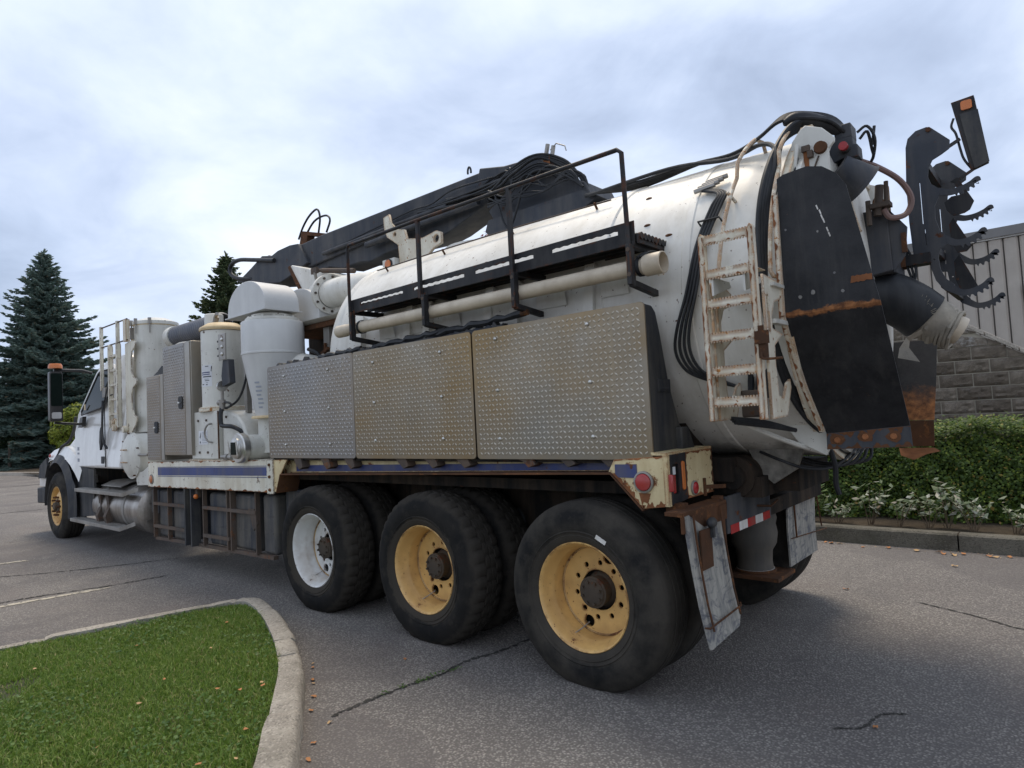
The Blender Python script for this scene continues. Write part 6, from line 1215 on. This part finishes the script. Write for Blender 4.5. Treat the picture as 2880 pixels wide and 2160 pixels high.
for a, b in zip(cuts[:-1], cuts[1:]):
    m = MB(); lift = 0.115+0.014*random.random(); so_ = 0.012*(random.random()-0.5)
    idx = list(range(a, b+1)); R1, R2, R3, R4 = [], [], [], []
    for n_, i in enumerate(idx):
        o, q = O_[i], I_[i]; d = (q-o).normalized(); j = 0.008*(random.random()-0.5)
        e = 0.012 if n_ in (0, len(idx)-1) else 0.0
        R1.append(o+d*(so_+j)+Vector((0, 0, -0.02))); R2.append(o+d*(so_+j+0.012)+Vector((0, 0, lift-0.022-e)))
        R3.append(o+d*(so_+j+0.035+0.01*random.random())+Vector((0, 0, lift+0.006*(random.random()-0.5)-e))); R4.append(q+Vector((0, 0, lift-0.004+0.006*(random.random()-0.5)-e)))
    R5 = [p+Vector((0, 0, -0.14)) for p in R4]
    for u, w_ in ((R1, R2), (R2, R3), (R3, R4), (R4, R5)): m.sheet(u, w_)
    m.add([R1[0], R2[0], R3[0], R4[0], R5[0]], [(0, 1, 2, 3, 4)]); m.add([R1[-1], R2[-1], R3[-1], R4[-1], R5[-1]], [(0, 1, 2, 3, 4)])
    m.build('kerb_stone', 'kerb_concrete', kerb, ang=60)
poly = [(p.x, p.y) for p in I_]
so = MB(); so.add([(x, y, 0.085) for x, y in poly], [tuple(range(len(poly)))]); lawn = so.build('lawn_soil', 'turf_soil'); struct(lawn)
pa = np.array(poly)
def inside(X, Y):
    r = np.zeros(len(X), bool); n = len(pa); j = n-1
    for i in range(n):
        xi, yi, xj, yj = pa[i, 0], pa[i, 1], pa[j, 0], pa[j, 1]
        c = ((yi > Y) != (yj > Y)) & (X < (xj-xi)*(Y-yi)/(yj-yi+1e-12)+xi); r ^= c; j = i
    return r
def blades(n, x0, x1, y0, y1, hmin, hmax, w):
    X = rng.uniform(x0, x1, n); Y = rng.uniform(y0, y1, n); k = inside(X, Y); bare = np.sin(X*2.3+0.7)*np.sin(Y*3.1+1.9)+0.6*np.sin(X*7.1+Y*5.3); k &= ~((bare > 1.05) & (rng.uniform(0, 1, len(X)) < 0.75)); X, Y = X[k], Y[k]; n = len(X)
    # worn strip along the kerb: keep fewer blades close to it
    patch = 0.5+0.5*np.sin(X*5.1+1.3*np.sin(Y*4.3))*np.cos(Y*6.2+X*2.1)
    H = rng.uniform(hmin, hmax, n)*(0.65+0.6*patch); A = rng.uniform(0, 2*PI, n); B = rng.uniform(0, 2*PI, n); tilt = rng.uniform(0.15, 1.35, n); W_ = w*rng.uniform(0.6, 1.4, n)
    base = np.stack([X, Y, np.full(n, 0.086)], 1); side = np.stack([np.cos(A), np.sin(A), 0*A], 1)*W_[:, None]/2
    ld = np.stack([np.cos(B), np.sin(B), 0*B], 1)
    mid = base+ld*(H*np.sin(tilt)*0.45)[:, None]; mid[:, 2] += H*0.62
    tip = base+ld*(H*np.sin(tilt)*1.15)[:, None]; tip[:, 2] += H*np.cos(tilt*0.75)
    V = np.stack([base-side, base+side, mid+side*0.8, mid-side*0.8, tip], 1).reshape(-1, 3); o = np.arange(n)[:, None]*5
    F = np.concatenate([o+np.array([[0, 1, 2]]), o+np.array([[0, 2, 3]]), o+np.array([[3, 2, 4]])]); return V, F
V1, F1 = blades(150000, -3.7, 0.2, -2.6, -0.4, 0.022, 0.052, 0.0042); V2, F2 = blades(60000, -4.7, 1.2, -7, -2.6, 0.03, 0.06, 0.008)
g = raw('lawn_grass', np.concatenate([V1, V2]), np.concatenate([F1, F2+len(V1)]), 'grass_blade'); tag(g, 'short mown green lawn on the kerbed island at lower left', 'grass', kind='stuff')
def leafcards(C, Nn, size, roll=None, asp=0.62, fold=0.25):
    """pointed leaf: 2 quads folded along the midrib"""
    n = len(C); Nn = Nn/np.linalg.norm(Nn, axis=1)[:, None]; t = rng.normal(size=(n, 3)); t -= Nn*(t*Nn).sum(1)[:, None]; t /= np.linalg.norm(t, axis=1)[:, None]; b = np.cross(Nn, t)
    s = size[:, None]; w = s*asp*0.5
    a0 = C-t*s*0.5; a1 = C+t*s*0.5; l = C+b*w-Nn*s*fold*0.3-t*s*0.05; r = C-b*w-Nn*s*fold*0.3-t*s*0.05
    V = np.stack([a0, l, a1, r], 1).reshape(-1, 3); o = np.arange(n)[:, None]*4
    return V, np.concatenate([o+np.array([[0, 1, 2]]), o+np.array([[0, 2, 3]])])
n = 9000; X = rng.uniform(-3.6, 0, n); Y = rng.uniform(-2.6, -0.4, n); cl_ = np.sin(X*3.3+2)*np.sin(Y*4.1+X)+rng.normal(0, 0.25, n); k = inside(X, Y) & (cl_ > 0.25); X, Y = X[k], Y[k]; n = len(X)
Nn = np.stack([rng.normal(0, 0.45, n), rng.normal(0, 0.45, n), np.ones(n)], 1)
V, F = leafcards(np.stack([X, Y, rng.uniform(0.11, 0.135, n)], 1), Nn, rng.uniform(0.012, 0.026, n), asp=0.85)
tag(raw('clover', V, F, 'clover_leaf'), 'broad clover leaves mixed through the island lawn', 'clover', kind='stuff')

wc = np.array(wd_); V, F = leafcards(wc, np.stack([rng.normal(0, .6, len(wc)), rng.normal(0, .6, len(wc)), np.ones(len(wc))], 1), rng.uniform(0.008, 0.018, len(wc))); tag(raw('crack_weeds', V, F, 'clover_leaf'), 'small green weeds growing in the asphalt crack', 'weeds', kind='stuff')

# ---- fallen leaves -----------------------------------------------------------------
def fallen(x, y, z, s, mat, label, grp):
    n = 7; m = MB(); a = random.random()*6.28; pts = [(0, 0, 0.004+0.01*random.random())]
    for i in range(9):
        t = 2*PI*i/9; r = s*(0.55+0.45*abs(math.cos(t*1.5)))*(0.8+0.4*random.random()); pts.append((r*math.cos(t)*1.2, r*math.sin(t)*0.8, 0.003+s*0.5*random.random()))
    m.add(pts, [(0, 1+i, 1+(i+1) % 9) for i in range(9)]); o = m.build('fallen_leaf', mat, ang=80); o.location = (x, y, z); o.rotation_euler = (0.1*random.random(), 0.1*random.random(), a)
    tag(o, label, 'leaf', grp)
gl = [(-1.492, -1.379), (-1.372, -1.312), (-1.365, -1.19), (-1.32, -1.21), (-0.89, -1.52), (-1.3, -2.014), (-0.75, -1.80), (-2.709, -1.369), (-2.669, -0.774), (-1.662, -1.716), (-2.809, -1.912), (-0.66, -1.68), (-2.2, -1.1), (-1.9, -1.5)]
ORD = 'first second third fourth fifth sixth seventh eighth ninth tenth eleventh twelfth thirteenth fourteenth fifteenth sixteenth seventeenth eighteenth'.split()
for i, (x, y) in enumerate(sorted(gl, key=lambda p: ((p[0]-2.173)*0.755+(p[1]+3.009)*0.655)/(-(p[0]-2.173)*0.655+(p[1]+3.009)*0.755))): fallen(x, y, 0.118, 0.010+0.006*random.random(), 'fallen_leaf' if i % 3 else 'fallen_leaf_pale', ('orange' if i % 3 else 'tan')+' leaf on the island lawn, '+ORD[i]+' leaf there counting from the left', 'leaves on the grass')
kl = [(-1.66, -0.69), (-1.60, -0.73), (-1.42, -0.84), (-1.37, -0.87), (-1.20, -0.97), (-0.845, -1.10), (-0.72, -1.27), (-0.60, -1.37), (-1.05, -1.08), (-0.50, -1.44)]
for i, (x, y) in enumerate(sorted(kl, key=lambda p: -p[0])): fallen(x, y, 0.002, 0.012+0.010*random.random(), 'fallen_leaf' if i % 3 else 'fallen_leaf_pale', ('orange' if i % 3 else 'tan')+' leaf in the island gutter, '+ORD[i]+' counting up from the bottom edge', 'leaves along the island kerb')
fallen(-1.21, -0.301, 0.002, 0.016, 'fallen_leaf', 'single orange leaf on the asphalt before the middle rear wheel', 'loose leaves on the asphalt')
fallen(1.36, 0.37, 0.002, 0.018, 'fallen_leaf', 'orange leaf alone on the asphalt at lower right', 'loose leaves on the asphalt')
wl = [(0.016, 4.50), (0.08, 4.47), (0.153, 4.49), (-0.1, 4.50), (0.62, 4.47), (0.869, 4.44), (1.06, 4.45), (1.099, 4.40), (1.182, 4.384), (1.25, 4.46), (1.45, 4.45), (1.496, 4.437), (1.60, 4.50), (0.4, 4.40), (1.9, 4.42)]
fallen(0.66, 2.7, 0.002, 0.024, 'fallen_leaf', 'orange leaf on open asphalt right of the far mud flap', 'loose leaves on the asphalt'); fallen(1.25, 3.9, 0.002, 0.026, 'fallen_leaf_pale', 'tan leaf on open asphalt short of the bed kerb', 'loose leaves on the asphalt')
for i, (x, y) in enumerate(sorted(wl)): fallen(x, y, 0.002, 0.022+0.016*random.random(), 'fallen_leaf' if i % 3 else 'fallen_leaf_pale', ('orange' if i % 3 else 'tan')+' leaf beside the bed kerb, '+ORD[i]+' counting from the far mud flap', 'leaves along the bed kerb')
n = 160; X = rng.uniform(-3, 4, n); V, F = leafcards(np.stack([X, 4.56-np.abs(rng.normal(0, 0.07, n)), rng.uniform(0.004, 0.012, n)], 1), np.stack([rng.normal(0, .3, n), rng.normal(0, .3, n), np.ones(n)], 1), rng.uniform(0.010, 0.024, n))
tag(raw('leaf_litter', V, F, 'fallen_leaf_pale'), 'fine leaf litter gathered along the foot of the bed kerb', 'litter', kind='stuff')

# ---- planting bed kerb on the right ------------------------------------------------
kb = struct(bpy.data.objects.new('bed_kerb', None)); COL.objects.link(kb)
x = -30.0
while x < 14:
    L_ = 2.4; m = MB(); y0 = 4.585+0.012*(random.random()-0.5)
    N_ = 10; R = [[], [], [], []]
    for i in range(N_+1):
        xx = x+0.006+(L_-0.012)*i/N_; j = 0.006*(random.random()-0.5)
        R[0].append((xx, y0+j, -0.02)); R[1].append((xx, y0+0.02+j, 0.148)); R[2].append((xx, y0+0.04, 0.165+0.5*j)); R[3].append((xx, y0+0.17, 0.163))
    for u, w_ in zip(R[:-1], R[1:]): m.sheet(u, w_)
    m.build('kerb_stone', 'kerb_dark', kb, ang=30); x += L_
bed = raw('bed_soil', [(-60, 4.74, 0.13), (40, 4.74, 0.13), (40, 30, 0.13), (-60, 30, 0.13)], [(0, 1, 2, 3)], 'soil'); struct(bed)

# ---- hedge ---------------------------------------------------------------------------
def hedge_shape(n, x0, x1):
    X = rng.uniform(x0, x1, n); which = rng.uniform(0, 1, n)
    top = 1.10+0.05*np.sin(X*1.9)+0.04*np.sin(X*4.7+1); front = 5.45+0.12*np.sin(X*1.3+0.5)+0.06*np.sin(X*5.1)
    u = rng.uniform(0, 1, n); Y = np.where(which < 0.55, front+0.55*(u**1.6)*0+0.28*(u), front+0.12+u*1.35); Z = np.where(which < 0.55, 0.14+(top-0.12)*u, top)
    # rounded shoulder and clumps
    sh = np.where(which < 0.55, 0.30*np.maximum(0, u-0.75), 0); Y = Y+sh
    clump = 0.07*np.sin(X*9+Z*7)*np.sin(Z*11+X*3)+0.06*np.sin(X*17.3+2)*np.sin(Z*15+1)
    Y = Y-np.where(which < 0.55, clump+0.05*rng.normal(0, 1, n), 0); Z = Z+np.where(which >= 0.55, 0.045*np.sin(X*11)*np.sin(Y*9)+0.04*rng.normal(0, 1, n), 0)
    Nn = np.where((which < 0.55)[:, None], np.stack([rng.normal(0, .5, n), -np.ones(n), 0.55+rng.normal(0, .5, n)], 1), np.stack([rng.normal(0, .4, n), rng.normal(0, .4, n)-0.25, np.ones(n)], 1))
    return np.stack([X, Y, Z], 1), Nn
hg = thing('hedge', 'clipped dense green hedge in front of the block wall', 'hedge', (0, 6, 0.13))
C1, N1 = hedge_shape(90000, -3.5, 4.5); C2, N2 = hedge_shape(16000, -14, 12)
V, F = leafcards(np.concatenate([C1, C2]), np.concatenate([N1, N2]), np.concatenate([rng.uniform(0.024, 0.048, len(C1)), rng.uniform(0.04, 0.07, len(C2))]))
o = raw('foliage', V, F, 'hedge_leaf', hg)
o['kind'] = 'stuff'
MB().box(-14, 12, 6.0, 6.9, 0.1, 0.98).build('dark_core', 'hedge_core', hg)  # solid near-black box, painting the shade inside the hedge

# ---- small pale plants along the kerb -------------------------------------------------
def plant(x, y, h, spread, ns, mat, label, leaf=0.055):
    p = thing('bed_plant', label, 'plant', (x, y, 0.13), 'pale leaved plants along the bed kerb'); LC, LN, LS = [], [], []; sm = MB()
    for i in range(ns):
        a = random.random()*6.28; r = spread*math.sqrt(random.random()); hh = h*(0.55+0.45*random.random()); tip = Vector((x+r*math.cos(a), y+r*math.sin(a)*0.7, 0.13+hh)); b0 = Vector((x+0.12*r*math.cos(a), y+0.1*r*math.sin(a), 0.12)); md = (b0+tip)/2+Vector((0.02*random.random(), 0, 0.10*h))
        P = spl([b0, md, tip], 4); sm.tube(P, [0.005-0.003*j/(len(P)-1) for j in range(len(P))], 5)
        for j in range(5):
            t = 0.45+0.55*j/4; q = P[min(len(P)-1, int(t*(len(P)-1)))]; d = Vector((random.uniform(-1, 1), random.uniform(-1, 1), random.uniform(-0.2, 0.6))).normalized()
            for q_ in range(2): LC.append(tuple(q+d*0.035*(q_+0.6)+Vector((random.uniform(-.02, .02), random.uniform(-.02, .02), random.uniform(-.01, .03))))); LN.append((random.uniform(-.6, .6), random.uniform(-.9, .3), 0.9)); LS.append(leaf*random.uniform(0.9, 1.7))
    sm.build('stems', 'twig', p)
    V, F = leafcards(np.array(LC), np.array(LN, float), np.array(LS), asp=0.46); raw('leaves', V, F, mat, p)
plant(-0.28, 5.02, 0.52, 0.20, 11, 'bright_leaf', 'yellow-green bushy plant beside the far mud flap', 0.075)
plant(0.02, 5.0, 0.30, 0.22, 6, 'pale_leaf', 'low grey-green plant right of the yellow-green bushy plant')
plant(0.34, 5.05, 0.50, 0.24, 6, 'pale_leaf', 'tall pale plant with cream leaf tips left of the bed centre', 0.065)
plant(0.62, 5.02, 0.34, 0.24, 6, 'pale_leaf', 'silvery plant with bare brown stems in the middle of the bed')
plant(0.90, 5.05, 0.38, 0.22, 6, 'pale_leaf', 'silvery leafed plant below the orange skirt flange')
plant(1.06, 5.10, 0.50, 0.20, 6, 'pale_leaf', 'tallest silvery plant right of the bed centre', 0.07)
plant(1.30, 4.98, 0.34, 0.22, 7, 'pale_leaf', 'dense silvery white plant near the right edge of the bed', 0.06)
plant(1.62, 5.05, 0.30, 0.20, 5, 'pale_leaf', 'small silvery plant cut off by the right edge')
plant(2.1, 5.05, 0.34, 0.22, 5, 'pale_leaf', 'silvery plant beyond the right edge of the bed view')

# ---- block wall with sloping coping --------------------------------------------------
YW = 8.0; wall = thing('block_wall', 'split face concrete block wall with a sloping coping behind the hedge', 'wall', (1, YW, 0.13))
def wtop(x): return 2.50-0.695*(x-1.04) if x > 0.2 else 3.08
MB().prism([(-0.9, 0.1), (-0.9, 3.03), (0.2, 3.03), (3.4, 0.82), (3.4, 0.1)], 'y', YW+0.008, YW+0.25).build('mortar_core', 'mortar', wall)
bh, bw = 0.1855, 0.40
bmeshes = []
for v_ in range(8):
    m = MB(); nx, nz = 10, 5; G = {}
    for i in range(nx+1):
        for j in range(nz+1):
            e = 0.0 if i in (0, nx) or j in (0, nz) else 0.010+0.026*random.random()
            G[i, j] = len(m.v); m.v.append(Vector((0.007+(bw-0.014)*i/nx, -e, 0.007+(bh-0.014)*j/nz)))
    for i in range(nx):
        for j in range(nz): m.f.append((G[i, j], G[i+1, j], G[i+1, j+1], G[i, j+1]))
    b_ = len(m.v); m.v += [Vector((0.006, 0.05, 0.006)), Vector((bw-0.006, 0.05, 0.006)), Vector((bw-0.006, 0.05, bh-0.006)), Vector((0.006, 0.05, bh-0.006))]
    c_ = [G[0, 0], G[nx, 0], G[nx, nz], G[0, nz]]
    m.f += [tuple([G[i, 0] for i in range(nx+1)]+[b_+1, b_]), tuple([G[i, nz] for i in reversed(range(nx+1))]+[b_+3, b_+2]), tuple([G[0, j] for j in reversed(range(nz+1))]+[b_, b_+3]), tuple([G[nx, j] for j in range(nz+1)]+[b_+2, b_+1])]
    me = m.mesh('block', ang=25); me.materials.append(MATS['split_block']); bmeshes.append(me)
z0 = 1.060-5*bh; row = 0
while z0+row*bh < 3.0:
    z = z0+row*bh; x = -0.9-(0.2 if row % 2 else 0.0)
    while x < 3.4:
        if z > 0.4 and max(z, 0) < wtop(min(x+bw, 3.4))-0.02-(bh*0.9) and x > -1.0:
            o = bpy.data.objects.new('block', random.choice(bmeshes)); COL.objects.link(o); attach(o, wall); o.location = (x, YW, z)
        elif z > 0.4 and z < wtop(x)-0.05:      # cut block under the slope
            hA = min(bh, wtop(x)-0.045-z); hB = max(0.0, min(bh, wtop(x+bw)-0.045-z)); xe = x+bw-0.006
            if hB <= 0.0: xe = x+(wtop(x)-0.045-z)/0.695; hB = 0.004
            if hA > 0.03: MB().prism([(x+0.006, z+0.006), (xe, z+0.006), (xe, z+max(hB-0.006, 0.01)), (x+0.006, z+hA-0.006)], 'y', YW-0.015, YW+0.05).build('block', 'split_block', wall)
        x += bw
    row += 1
for i in range(9):
    xa = 0.2+0.36*i; xb = xa+0.352
    MB().prism([(xa, wtop(xa)-0.03), (xb, wtop(xb)-0.03), (xb, wtop(xb)+0.035), (xa, wtop(xa)+0.035)], 'y', YW-0.05, YW+0.30).build('coping_stone', 'coping_concrete', wall, bevel=0.006)

# ---- metal clad building ----------------------------------------------------------------
YB = 12.0; bd = thing('metal_building', 'tan metal clad building with ribbed wall panels and grey roof edge', 'building', (1, YB, 0.13))
p_ = 0.231*1.0; ztop = 4.36
MB().box(-7.6, 9.0, YB+0.06, YB+6, 0.1, ztop+0.05).build('wall_core', 'siding_joint', bd)
pm = MB().prism([(0.022, 0), (0.06, -0.028), (p_*1.0-0.03, -0.028), (p_+0.0, 0), (p_, 0.05), (0.022, 0.05)], 'z', 0.12, ztop-0.01).mesh('siding_panel'); pm.materials.append(MATS['siding_tan'])
i0 = -34
for i in range(i0, 38):
    o = bpy.data.objects.new('siding_panel', pm); COL.objects.link(o); attach(o, bd); o.location = (0.871+i*p_, YB, 0)
MB().box(-7.62, 9.0, YB-0.05, YB+0.2, ztop, ztop+0.03).build('flashing', 'flashing', bd)
MB().prism([(YB-0.09, ztop+0.03), (YB-0.09, ztop+0.20), (YB+0.4, ztop+0.26), (YB+0.4, ztop+0.03)], 'x', -7.65, 9.0).build('fascia', 'fascia_grey', bd)
MB().box(-7.6, 9.0, YB+0.3, YB+6, ztop+0.05, ztop+0.2).build('roof', 'fascia_grey', bd)
mtb = MB().box(1.62, 1.80, YB-0.16, YB-0.03, 3.30, 3.46).build('meter_box', 'fascia_grey', bd)
MB().cyl((1.71, YB-0.17, 3.40), (1.71, YB-0.26, 3.40), 0.085, n=20).build('meter_glass', 'meter_glass', bd); MB().cyl((1.71, YB-0.1, 3.3), (1.71, YB-0.1, 0.2), 0.03, n=8).build('conduit', 'fascia_grey', bd)

# ================================================================ trees
def spruce(name, label, base, H, Rm, mat, seed, lean=0.0, shrink=1.0, group=None):
    r = np.random.default_rng(seed); t = thing(name, label, 'tree', base, group); bx, by, bz = base
    MB().tube([(bx, by, bz-0.1), (bx+lean*0.5, by, bz+H*0.5), (bx+lean, by, bz+H*0.985)], [H*0.016, H*0.009, 0.012], 8).build('trunk', 'bark', t)
    Vs, Fs, nb = [], [], 0
    sm = []
    z = 0.45
    while z < H-0.15:
        f = z/H; L_ = Rm*(1-f)**0.90*(0.80+0.32*r.random())+0.10; k = max(5, int(13*(1-0.45*f))); a0 = r.random()*6.28
        for i in range(k):
            a = a0+2*PI*i/k+r.normal(0, 0.16); ln = L_*r.uniform(0.62, 1.18); up = 0.34*f-0.20+r.normal(0, 0.09); c, s = math.cos(a), math.sin(a)
            m_ = max(5, int(ln/0.10)); tt = np.linspace(0.12, 1.0, m_)
            px = bx+lean*f+c*ln*tt; py = by+s*ln*tt; pz = bz+z+ln*(up*tt-0.10*tt**2+0.16*tt**4)
            for j in range(m_):
                w = 0.46*ln*0.5*(1-tt[j]*0.86)*(1 if tt[j] > 0.3 else tt[j]/0.3)+0.10
                for sd_ in (-1, 1):
                    for q in range(2):
                        tl = w*r.uniform(0.6, 1.15); da = a+sd_*r.uniform(0.5, 1.1); dz = r.uniform(-0.30, 0.12)
                        sm.append((px[j], py[j], pz[j]+r.normal(0, 0.03), math.cos(da)*tl, math.sin(da)*tl, dz*tl))
            sm.append((px[-1]-c*0.1, py[-1]-s*0.1, pz[-1], c*0.28, s*0.28, 0.06))
        z += 0.20*(1-0.35*f)
    for q in range(10): sm.append((bx+lean, by, bz+H-0.05*q, r.normal(0, 0.10), r.normal(0, 0.10), 0.22))
    S = np.array(sm); n = len(S); P0 = S[:, :3]; D = S[:, 3:]; ln = np.linalg.norm(D, axis=1)[:, None]
    side = np.cross(D, r.normal(size=(n, 3))*0.3+np.array([0, 0, 1.0])); side /= np.linalg.norm(side, axis=1)[:, None]; wd = 0.085*np.clip(ln/0.4, 0.6, 1.3)
    upv = np.cross(side, D); upv /= np.linalg.norm(upv, axis=1)[:, None]
    V = []; F = []
    for kk, dirv in ((0, side), (1, upv)):
        A = P0; B = P0+D*0.45+dirv*wd; C = P0+D; E = P0+D*0.45-dirv*wd
        V.append(np.stack([A, B, C, E], 1).reshape(-1, 3)); o = np.arange(n)[:, None]*4+kk*n*4; F.append(np.concatenate([o+np.array([[0, 1, 2]]), o+np.array([[0, 2, 3]])]))
    for kk in range(3):      # short side shoots
        s0 = P0+D*(0.35+0.22*kk); dv = D*0.30+side*ln*0.32*(1 if kk % 2 else -1); q = upv*wd*0.5
        V.append(np.stack([s0-q, s0+q, s0+dv], 1).reshape(-1, 3)); o = np.arange(n)[:, None]*3+n*8+kk*n*3; F.append(o+np.array([[0, 1, 2]]))
    raw('crown', np.concatenate(V), np.concatenate(F), mat, t); return t
spruce('spruce_tree', 'tall blue spruce standing behind the cab at the left edge', (-43.3, 7.72, 0), 12.75, 5.2, 'needle_blue', 3)
spruce('spruce_tree', 'dark spruce mostly hidden behind the blue spruce at the left edge', (-53.0, 5.2, 0), 10.5, 4.2, 'needle_blue', 8)
spruce('spruce_tree', 'green spruce top showing above the filter canister behind the boom', (-31.3, 12.95, 0), 10.9, 4.3, 'needle_green', 5)
def bush(name, label, base, rx, ry, h, n, size, mat, seed, stem='twig', group=None, z0=0.0, trunk_h=0.0):
    r = np.random.default_rng(seed); t = thing(name, label, 'tree' if trunk_h else 'bush', base, group); nc = 26
    cc = r.normal(size=(nc, 3)); cc /= np.linalg.norm(cc, axis=1)[:, None]; cc *= r.uniform(0.25, 0.9, (nc, 1)); cs = r.uniform(0.25, 0.42, nc)
    k = r.integers(0, nc, n); d = r.normal(size=(n, 3)); d /= np.linalg.norm(d, axis=1)[:, None]; P = cc[k]+d*(cs[k]*r.uniform(0.5, 1.0, n)**0.5)[:, None]
    C = np.array(base)+np.array([0, 0, z0+h/2])+P*np.array([rx, ry, h/2]); C[:, 2] = np.maximum(C[:, 2], base[2]+0.03)
    V, F = leafcards(C, d+np.array([0, 0, 0.5])+r.normal(0, 0.4, (n, 3)), r.uniform(0.6, 1.3, n)*size); raw('crown', V, F, mat, t)
    sm = MB()
    for i in range(nc):
        e = Vector(base)+Vector((cc[i, 0]*rx, cc[i, 1]*ry, z0+h/2+cc[i, 2]*h/2)); b0 = Vector(base)+Vector((0, 0, trunk_h*0.9)); sm.tube(spl([b0, (b0+e)/2+Vector((0, 0, 0.1*h)), e], 4), [0.03*h**0.5*(1-0.8*j/8) for j in range(9)], 5)
    if trunk_h: sm.tube([Vector(base), Vector(base)+Vector((0.05, 0, trunk_h))], [0.035*h**0.6, 0.025*h**0.6], 8)
    sm.build('trunk', stem, t)
bush('shrub', 'yellow-green shrub showing beside the wing mirror', (-36.5, 7.12, 0), 1.15, 1.0, 3.4, 4200, 0.16, 'yellow_leaf', 11)
bush('maple_tree', 'dark red maple crown glimpsed over the tank under the boom', (-14.6, 15.1, 0), 1.9, 1.6, 3.4, 5000, 0.15, 'red_leaf', 12, 'bark', None, 5.5, 5.6)
for i, (x, y, rx, h, lb) in enumerate(((-46.5, 3.2, 2.6, 3.2, 'dark shrub under the blue spruce at the far left edge'), (-44.0, 6.2, 2.6, 2.6, 'low dark shrub beneath the blue spruce trunk'), (-40.5, 9.6, 2.4, 2.8, 'dark shrub between the blue spruce and the truck cab'), (-38.0, 12.5, 2.6, 3.0, 'dark shrub hidden mostly behind the truck cab'))):
    bush('dark_shrub', lb, (x, y, 0.1), rx, 1.8, h, 6500, 0.17, 'dark_leaf', 20+i, group='dark shrubs under the spruces')
MB_ = MB()
# far kerb and verge
far = MB().prism([(-60, 0.2), (-34, 4.9), (-30, 5.6), (-26, 6.6), (-26, 6.75), (-30, 5.75), (-34, 5.05), (-60, 0.35)], 'z', -0.02, 0.15).build('far_kerb', 'coping_concrete'); struct(far)
vg = raw('verge', [(-90, -2, 0.12), (-60, 0.35, 0.12), (-34, 5.05, 0.12), (-26, 6.75, 0.12), (-20, 60, 0.12), (-90, 60, 0.12)][:4]+[(-26, 60, 0.12), (-90, 60, 0.12)], np.array([[0, 1, 2], [0, 2, 5], [2, 4, 5], [2, 3, 4]]), 'soil'); struct(vg)
post = MB().cyl((-40.9, 5.5, 0.1), (-40.9, 5.5, 1.6), 0.09, 0.05, n=8).build('tree_stake', 'bark'); tag(post, 'thin brown stake under the blue spruce', 'stake')
